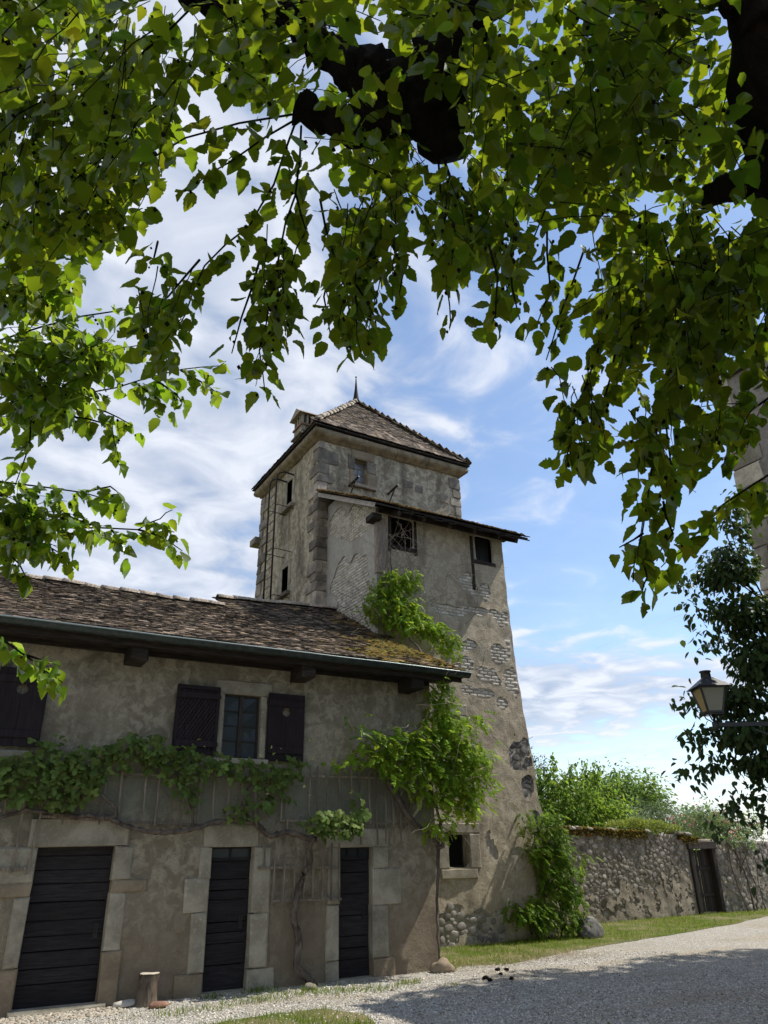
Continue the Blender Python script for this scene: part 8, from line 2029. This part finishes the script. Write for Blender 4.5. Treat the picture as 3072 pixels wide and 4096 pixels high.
def limb(parent, pts, rad, name='limb', mat='bark_dark', n=10, lump=0.25, sub=5):
    """a knobbly old branch"""
    P = [Vector(p) for p in pts]; out = []; R2 = []
    m_ = len(P)
    for i in range(m_ - 1):
        a, b = P[max(i - 1, 0)], P[i]; c, d = P[i + 1], P[min(i + 2, m_ - 1)]
        for k_ in range(sub):
            t = k_ / sub; out.append(0.5 * ((2 * b) + (c - a) * t + (2 * a - 5 * b + 4 * c - d) * t * t + (3 * b - a - 3 * c + d) * t ** 3)); R2.append(rad[i] + (rad[i + 1] - rad[i]) * t)
    out.append(P[-1]); R2.append(rad[-1]); vs = []; ref = Vector((0.31, 0.17, 0.93)); M_ = len(out)
    for i, p in enumerate(out):
        d = (out[min(i + 1, M_ - 1)] - out[max(i - 1, 0)]).normalized(); x = d.cross(ref).normalized(); y = d.cross(x)
        for j in range(n):
            a = 2 * math.pi * j / n; v = x * math.cos(a) + y * math.sin(a); w = p + v * R2[i]; k_ = 1 + lump * 1.6 * fbm(w.x, w.y, w.z, 3.5, 2) + lump * 0.9 * noise.noise(w * 14) + lump * 0.35 * noise.noise(w * 40); vs.append(p + v * R2[i] * k_)
    q = MB(); q.add(vs, [(i * n + j, i * n + (j + 1) % n, (i + 1) * n + (j + 1) % n, (i + 1) * n + j) for i in range(M_ - 1) for j in range(n)] + [tuple((M_ - 1) * n + j for j in range(n)), tuple(range(n - 1, -1, -1))]); q.build(name, mat, parent, True)

MUL = thing('mulberry_tree', 'pollarded mulberry overhead with knobbly dark limbs and sunlit drooping leaves', 'tree', LIMBS['trunk'][0])
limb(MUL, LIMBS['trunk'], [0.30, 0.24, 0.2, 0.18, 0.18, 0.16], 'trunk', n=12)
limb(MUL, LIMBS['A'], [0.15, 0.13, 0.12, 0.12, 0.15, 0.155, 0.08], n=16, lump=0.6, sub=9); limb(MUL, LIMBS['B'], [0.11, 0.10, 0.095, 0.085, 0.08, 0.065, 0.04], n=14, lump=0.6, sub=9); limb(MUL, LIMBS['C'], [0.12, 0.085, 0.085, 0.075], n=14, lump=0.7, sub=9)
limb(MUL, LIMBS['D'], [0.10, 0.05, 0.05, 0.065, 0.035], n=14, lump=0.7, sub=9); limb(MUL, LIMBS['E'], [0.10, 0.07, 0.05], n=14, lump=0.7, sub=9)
P1, T1, N1, l1 = shoot_leaves(SHOOTS, 26, 0, 0, 0.6); P2, T2, N2_, l2 = shoot_leaves(FILL, 21, 0, 0, 0.4)
P3 = []
P = np.concatenate([P1, P2]); T = np.concatenate([T1, T2]); Nn = np.concatenate([N1, N2_]); n = len(P)
sca = np.clip(np.linalg.norm(P - np.array([0, 0, 1.85]), axis=1), 2.6, 4.6) * 0.0255 * rng.uniform(0.72, 1.25, n); tn = tints(n, 0.13, 0.10)
leaves(MUL, 'mulberry_leaf', MULB, P, T, Nn, sca, tn, 300)
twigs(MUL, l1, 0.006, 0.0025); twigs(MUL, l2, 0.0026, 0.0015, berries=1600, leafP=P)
# the rest of the crown, over and beside the camera
C_ = []
for (x, y, z, rx, ry, rz_, m_) in ((4.8, 0.6, 5.6, 1.4, 1.6, 0.6, 550), (2.6, -1.4, 5.6, 2.0, 1.6, 0.6, 800), (0.2, 0.0, 5.4, 1.6, 1.0, 0.5, 500), (2.6, 1.4, 6.6, 2.0, 1.3, 0.3, 250), (5.2, 1.4, 6.3, 1.2, 1.0, 0.7, 350)):
    v = rnd(m_); v /= np.linalg.norm(v, axis=1, keepdims=True); C_.append(np.array([x, y, z]) + v * (rng.random((m_, 1)) ** 0.4) * np.array([rx, ry, rz_]))
for _ in range(22):
    c_ = np.array([random.uniform(-0.6, 5.5), random.uniform(0.3, 3.2), random.uniform(6.3, 7.0)]); C_.append(c_ + rnd(75) * np.array([0.3, 0.3, 0.18]))  # high clumps added to darken and dapple the leaves below
P = np.concatenate(C_); vd = P - np.array([0, 0, 1.85]); f_ = vd @ np.array(fwd); px = vd @ np.array(rgt) / f_; py = vd @ np.array(up) / f_
outside = (f_ < 0.1) | (np.abs(px) > 0.56) | (py > 0.74) | (P[:, 2] > 6.15); P = P[outside]; n = len(P)
leaves(MUL, 'mulberry_leaf', OVAL, P, rnd(n) + np.array([0, 0, -0.6]), rnd(n) * 0.5 + np.array([0.2, 0, 1.0]), rng.uniform(0.09, 0.14, n), tints(n), mass='upper_foliage')

ML2 = thing('mulberry_tree', 'mulberry branches reaching in from the left edge above the farmhouse roof', 'tree', (-3.6, 4.2, 0))
limb(ML2, [(-3.6, 4.2, -0.05), (-3.5, 4.3, 1.5), (-3.3, 4.3, 2.9)], [0.26, 0.2, 0.19], 'trunk')
for s in SPRAYS:
    if len(s) >= 12 and s[0] < -0.03:
        limb(ML2, [(-3.3, 4.3, 2.8), (-1.8, 4.55, s[2] + 0.1), tuple(s[0:3])], [0.10, 0.035, 0.012], lump=0.15, n=6)
P1, T1, N1, l1 = shoot_leaves(SPRAYS, 34, 0, 0, 0.75); P2, T2, N2_, l2 = shoot_leaves(FILL_LEFT, 26, 0, 0, 0.65)
P = np.concatenate([P1, P2]); T = np.concatenate([T1, T2]); Nn = np.concatenate([N1, N2_]); n = len(P)
leaves(ML2, 'mulberry_leaf_far', MULB, P, T, Nn, rng.uniform(0.07, 0.125, n), tints(n, 0.15, 0.1), 200)
twigs(ML2, l1, 0.008, 0.003); twigs(ML2, l2, 0.003, 0.0016, berries=500, leafP=P)
n = 1500; v = rnd(n); v /= np.linalg.norm(v, axis=1, keepdims=True); P = np.array([-3.4, 4.6, 4.2]) + v * rng.random((n, 1)) ** 0.4 * np.array([2.6, 2.0, 1.6]); P = P[P[:, 0] < -0.7 - 0.0 * P[:, 1]]; n = len(P)
leaves(ML2, 'mulberry_leaf_far', OVAL, P, rnd(n) + np.array([0, 0, -0.6]), rnd(n) * 0.5 + np.array([0.2, 0, 1.0]), rng.uniform(0.10, 0.15, n), tints(n), mass='outer_foliage')

def tree(name, label, base, trunk_top, r, blobs, mat, variants, n, smin, smax, droop=0.5, group=None, shoots=None, bark_='bark_vine', shell=0.5, parts=0, part='leaf', clump=0.0):
    t = thing(name, label, 'tree' if 'tree' in name else 'shrub', base, group); b = Vector(base); tt = Vector(trunk_top)
    limb(t, [b - Vector((0, 0, 0.05)), b.lerp(tt, 0.5) + Vector((random.gauss(0, 0.08), random.gauss(0, 0.08), 0)), tt], [r, r * 0.75, r * 0.55], 'trunk', bark_, 8, 0.12, 4)
    mb = MB(); ws = np.array([q[3] * q[4] * q[5] for q in blobs]) ** 0.8; k_ = rng.choice(len(blobs), n, p=ws / ws.sum()); Bq = np.array(blobs)[k_]
    for q in blobs:
        c = Vector(q[:3]); m0 = tt.lerp(c, 0.5) + Vector((random.gauss(0, 0.15), random.gauss(0, 0.15), random.gauss(0, 0.1))); mb.tube([tt.lerp(b, random.uniform(0, 0.35)), m0, c], [r * 0.4, r * 0.22, r * 0.08], 5)
        for _ in range(5):
            e = c + Vector((random.gauss(0, 0.45) * q[3], random.gauss(0, 0.45) * q[4], random.gauss(0.2, 0.45) * q[5])); mb.tube([m0.lerp(c, random.uniform(0.3, 1)), e], [r * 0.1, r * 0.04], 4)
    mb.build('branches', bark_, t, True)
    v = rnd(n); v /= np.linalg.norm(v, axis=1, keepdims=True); P = Bq[:, :3] + v * (rng.random((n, 1)) ** shell) * Bq[:, 3:6]
    if clump > 0:
        nc = max(6, n // 26); cen = P[rng.integers(0, n, nc)]; P = cen[rng.integers(0, nc, n)] + rnd(n) * clump
        v = (P - Bq[:, :3]) / Bq[:, 3:6]
    if shoots is not None:
        S = []
        for (x0_, y0_, z0_, x1_, y1_, z1_, m_) in shoots:
            a = rng.random((m_, 1)); S.append(np.array([[x0_, y0_, z0_]]) * (1 - a) + np.array([[x1_, y1_, z1_]]) * a + rnd(m_) * 0.09)
        S = np.concatenate(S); P = np.concatenate([P, S]); v = np.concatenate([v, rnd(len(S))]); n = len(P)
    T = v * np.array([0.8, 0.8, 0.3]) + rnd(n) * 0.45 + np.array([0, 0, -droop]); Nn = rnd(n) * 0.45 + v * 0.3 + np.array([0, 0, 0.9])
    leaves(t, mat, variants, P, T, Nn, rng.uniform(smin, smax, n), tints(n, 0.2, 0.1), parts, part)
    return t
# the dark tree behind the lamp
bl = [(8.42, 5.45, 5.15, 0.35, 0.4, 0.3), (8.65, 5.5, 4.55, 0.42, 0.45, 0.25), (8.85, 5.5, 4.0, 0.5, 0.5, 0.35), (8.55, 5.85, 3.5, 0.4, 0.45, 0.2), (8.6, 5.75, 3.1, 0.45, 0.45, 0.2), (9.2, 5.4, 3.3, 0.45, 0.45, 0.5), (8.75, 5.7, 2.75, 0.45, 0.45, 0.15), (9.2, 5.4, 2.35, 0.5, 0.5, 0.12), (9.4, 5.1, 3.9, 0.55, 0.6, 0.7), (10.4, 4.4, 5.0, 0.7, 0.7, 0.8), (10.4, 4.4, 3.4, 0.7, 0.7, 0.7), (9.0, 5.5, 1.75, 0.4, 0.4, 0.2)]
sh = [(8.9, 5.6, 5.15, 7.85, 5.9, 4.95, 234), (8.8, 5.6, 4.75, 8.0, 5.85, 4.62, 144), (8.8, 5.6, 4.35, 8.08, 5.88, 4.2, 144), (8.7, 5.7, 3.6, 8.0, 6.25, 3.5, 180), (8.7, 5.8, 3.2, 8.05, 6.28, 3.08, 216), (8.7, 5.8, 2.85, 8.0, 6.4, 2.68, 198), (8.75, 5.8, 2.6, 8.2, 6.22, 2.0, 162), (9.1, 5.6, 2.4, 8.45, 5.85, 2.1, 120), (9.0, 5.5, 2.0, 8.42, 5.9, 1.55, 90), (8.9, 5.4, 5.6, 8.1, 5.2, 5.75, 162), (8.9, 5.4, 5.9, 8.35, 5.1, 6.0, 108)]
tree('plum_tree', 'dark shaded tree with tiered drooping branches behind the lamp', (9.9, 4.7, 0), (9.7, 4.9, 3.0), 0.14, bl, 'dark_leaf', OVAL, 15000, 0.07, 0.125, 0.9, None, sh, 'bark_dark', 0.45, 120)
bl = [(14.9, 7.95, 11.9, 0.9, 0.9, 0.7), (16.3, 8.25, 11.9, 0.9, 0.9, 0.7), (17.7, 8.5, 12.0, 0.9, 0.9, 0.8), (19.4, 8.15, 11.9, 1.0, 0.9, 0.7), (20.7, 8.5, 12.0, 0.8, 0.9, 0.8), (22.3, 8.3, 11.9, 1.2, 0.9, 0.7), (14.6, 5.2, 10.4, 1.4, 1.3, 1.2), (13.0, 4.6, 8.6, 1.3, 1.0, 1.1), (11.2, 5.0, 6.6, 1.0, 0.6, 0.9), (11.5, 1.5, 6.2, 2.6, 2.4, 1.6), (9.6, 0.6, 5.6, 2.0, 1.8, 1.2), (13.0, 3.6, 5.8, 1.6, 1.6, 1.2)]  # unseen crown clumps, placed to cast the ragged-edged shade on the drive
tree('plum_tree', 'spreading tree standing beyond the right edge that shades the drive', (11.5, 1.6, 0), (11.4, 1.6, 4.5), 0.2, bl, 'dark_leaf', OVAL, 11000, 0.18, 0.3, 0.6, None, None, 'bark_dark')
# trees behind the garden wall
bl = [(18.3, 20.2, 3.2, 0.9, 0.9, 1.0), (19.6, 20.4, 3.3, 1.1, 1.0, 0.9), (20.9, 20.3, 3.0, 0.9, 0.9, 0.8), (17.4, 20.3, 3.0, 0.8, 0.9, 1.1), (18.9, 20.6, 2.4, 1.8, 1.0, 0.6)]
sh = [(18.45, 20, 3.6, 18.42, 20, 4.7, 150), (19.1, 20, 3.6, 19.24, 20, 4.45, 120), (19.9, 20, 3.8, 19.85, 20, 4.6, 110), (20.3, 20, 3.8, 20.45, 20, 4.6, 120), (17.7, 20, 3.4, 17.75, 20, 4.3, 120), (18.0, 20, 3.4, 18.1, 20, 4.3, 100), (20.9, 20, 3.4, 21.3, 20, 3.95, 100), (21.2, 20, 3.0, 21.9, 20, 3.4, 90), (18.7, 19.9, 3.4, 18.8, 19.9, 4.2, 100)]
tree('cherry_tree', 'cherry tree with upright leafy shoots behind the garden wall', (19.2, 20.4, 0), (19.2, 20.4, 2.0), 0.12, bl, 'cherry_leaf', OVAL, 7500, 0.10, 0.17, 0.9, None, sh, clump=0.17)
bl = [(33.2, 32, 4.9, 1.6, 1.5, 1.0), (35.3, 32, 4.9, 1.6, 1.5, 1.0), (36.4, 32, 4.2, 1.3, 1.4, 1.2), (34.2, 32.5, 3.8, 2.2, 1.8, 1.4), (31.5, 32.5, 4.2, 1.6, 1.5, 1.0)]
tree('walnut_tree', 'rounded pale green walnut tree far behind the garden wall', (34.2, 32.5, 0), (34.2, 32.5, 3.0), 0.22, bl, 'walnut_leaf', OVAL, 7000, 0.16, 0.3, 0.5, clump=0.3)
bl = [(28.3, 24.5, 3.0, 1.0, 0.9, 0.75), (29.6, 24.5, 3.1, 1.0, 0.9, 0.65), (27.2, 24.5, 2.7, 1.0, 0.9, 0.7), (30.8, 24.8, 2.8, 0.9, 0.9, 0.6), (25.5, 24.0, 2.5, 1.2, 0.9, 0.8), (32.5, 25, 2.6, 1.2, 0.9, 0.5)]
tree('leafy_shrub', 'grey-green rounded shrub between the walnut tree and the roses', (28.8, 24.6, 0), (28.8, 24.6, 1.6), 0.09, bl, 'shrub_leaf', OVAL, 7500, 0.08, 0.14, 0.4, clump=0.16)
bl = [(23.5, 22, 2.6, 1.6, 1.0, 0.9), (21.5, 22, 2.4, 1.5, 1.0, 0.9)]
tree('leafy_shrub', 'low dark green shrub directly behind the middle of the garden wall', (22.6, 22, 0), (22.6, 22, 1.5), 0.08, bl, 'shrub_leaf', OVAL, 2600, 0.08, 0.14, 0.4, clump=0.12)
bl = [(19.6, 23.5, 5.5, 0.9, 0.8, 0.9), (20.4, 23.5, 4.9, 0.7, 0.7, 0.5), (19.0, 23.5, 4.4, 1.6, 1.2, 0.9)]
tree('pine_tree', 'dark conifer peeping out behind the right edge of the tower', (19.0, 23.8, 0), (19.0, 23.8, 4.0), 0.16, bl, 'conifer_leaf', NARROW, 2200, 0.08, 0.14, -0.3, clump=0.12, bark_='bark_dark')
bl = [(17.4, 16.55, 2.42, 0.45, 0.22, 0.13), (18.2, 16.55, 2.45, 0.5, 0.24, 0.17), (18.9, 16.55, 2.42, 0.55, 0.24, 0.15), (19.6, 16.5, 2.33, 0.5, 0.2, 0.12), (18.5, 16.38, 2.25, 0.6, 0.1, 0.15)]
tree('stonecrop_plant', 'yellow-green cushion plant growing along the top of the garden wall', (18.5, 16.55, 2.2), (18.5, 16.55, 2.36), 0.03, bl, 'sedum_leaf', OVAL, 3600, 0.035, 0.07, -0.3, shell=0.4)
bl = [(20.6, 16.9, 2.45, 0.6, 0.4, 0.25), (21.6, 16.9, 2.6, 0.7, 0.5, 0.45), (22.5, 16.8, 2.5, 0.7, 0.5, 0.45), (23.3, 16.7, 2.35, 0.7, 0.45, 0.35), (24.2, 16.7, 2.2, 0.7, 0.45, 0.35), (22.0, 16.3, 2.0, 0.5, 0.25, 0.3), (23.0, 16.25, 1.9, 0.5, 0.2, 0.3)]
sh = [(21.8, 16.8, 2.7, 21.9, 16.8, 3.3, 50), (22.4, 16.8, 2.7, 22.7, 16.8, 3.15, 40), (20.5, 16.9, 2.5, 20.4, 16.9, 2.85, 40)]
ROSE = tree('rose_bush', 'climbing rose with pale pink blooms over the wall by the gate', (22.3, 16.1, 0), (22.2, 16.3, 1.7), 0.035, bl, 'rose_leaf', OVAL, 3400, 0.05, 0.09, 0.4, None, sh, clump=0.08)
for pts in ([(22.5, 16.15, -0.02), (22.7, 16.2, 0.9), (22.4, 16.3, 1.9)], [(22.0, 16.1, -0.02), (21.8, 16.2, 1.0), (21.9, 16.3, 2.0)], [(22.9, 16.15, -0.02), (22.9, 16.2, 0.8), (23.2, 16.3, 1.8)]):
    mb = MB(); cane(mb, pts, 0.02, 0.012); mb.build('stem', 'bark_vine', ROSE, True)
pv = []; pf = []
for ring, (rr_, zz, tilt, m_) in enumerate(((1.0, 0.0, 0.5, 5), (0.7, 0.15, 0.8, 5), (0.4, 0.3, 1.1, 4))):
    for i in range(m_):
        a = 2 * math.pi * (i + 0.4 * ring) / m_; b0 = len(pv); c, s = math.cos(a), math.sin(a); w = 0.62 * rr_
        pv += [(0, 0, zz * 0.3), (c * rr_ * 0.6 - s * w, s * rr_ * 0.6 + c * w, zz + tilt * 0.3 * rr_), (c * rr_, s * rr_, zz + tilt * 0.45 * rr_), (c * rr_ * 0.6 + s * w, s * rr_ * 0.6 - c * w, zz + tilt * 0.3 * rr_)]; pf += [(b0, b0 + 3, b0 + 2), (b0, b0 + 2, b0 + 1)]
rm = [npmesh('rose_bloom', np.array(pv) * np.array([1, 1, 1.0]), pf, 'rose_petal', t_, True) for t_ in ((1, 1, 1), (1.15, 1.2, 1.2), (0.95, 0.75, 0.75))]
for i in range(70):
    q = bl[random.randrange(6)]; d = Vector((random.gauss(0, 1), random.gauss(-0.8, 0.6), random.gauss(0.5, 0.6))).normalized(); p = Vector((q[0] + d.x * q[3], q[1] + d.y * q[4], q[2] + d.z * q[5]))
    o = bpy.data.objects.new('rose_bloom', random.choice(rm)); o.location = p - wloc(ROSE); o.rotation_euler = d.to_track_quat('Z', 'Y').to_euler(); s = random.uniform(0.035, 0.06); o.scale = (s, s, s); put(o, ROSE)
# a belt of far trees that closes the view low behind the garden
for i, (x, y, h) in enumerate(((42, 34, 4.2), (48, 36, 4.6), (38, 40, 4.5), (27, 40, 4.6), (56, 34, 4.6))):
    tree('garden_tree', ('leafy garden tree far right beyond the roses', 'leafy garden tree farthest right behind the dark tree', 'leafy garden tree hidden low behind the walnut tree', 'leafy garden tree low behind the cherry tree', 'leafy garden tree beyond the right end of the wall')[i], (x, y, 0), (x, y, h * 0.5), 0.18, [(x, y, h * 0.7, 2.6, 2.2, h * 0.32), (x + 1.8, y, h * 0.55, 2.0, 2.0, h * 0.3), (x - 1.8, y, h * 0.55, 2.0, 2.0, h * 0.3)], 'walnut_leaf', OVAL, 1500, 0.2, 0.34, 0.4, 'garden trees far behind the wall', clump=0.2)
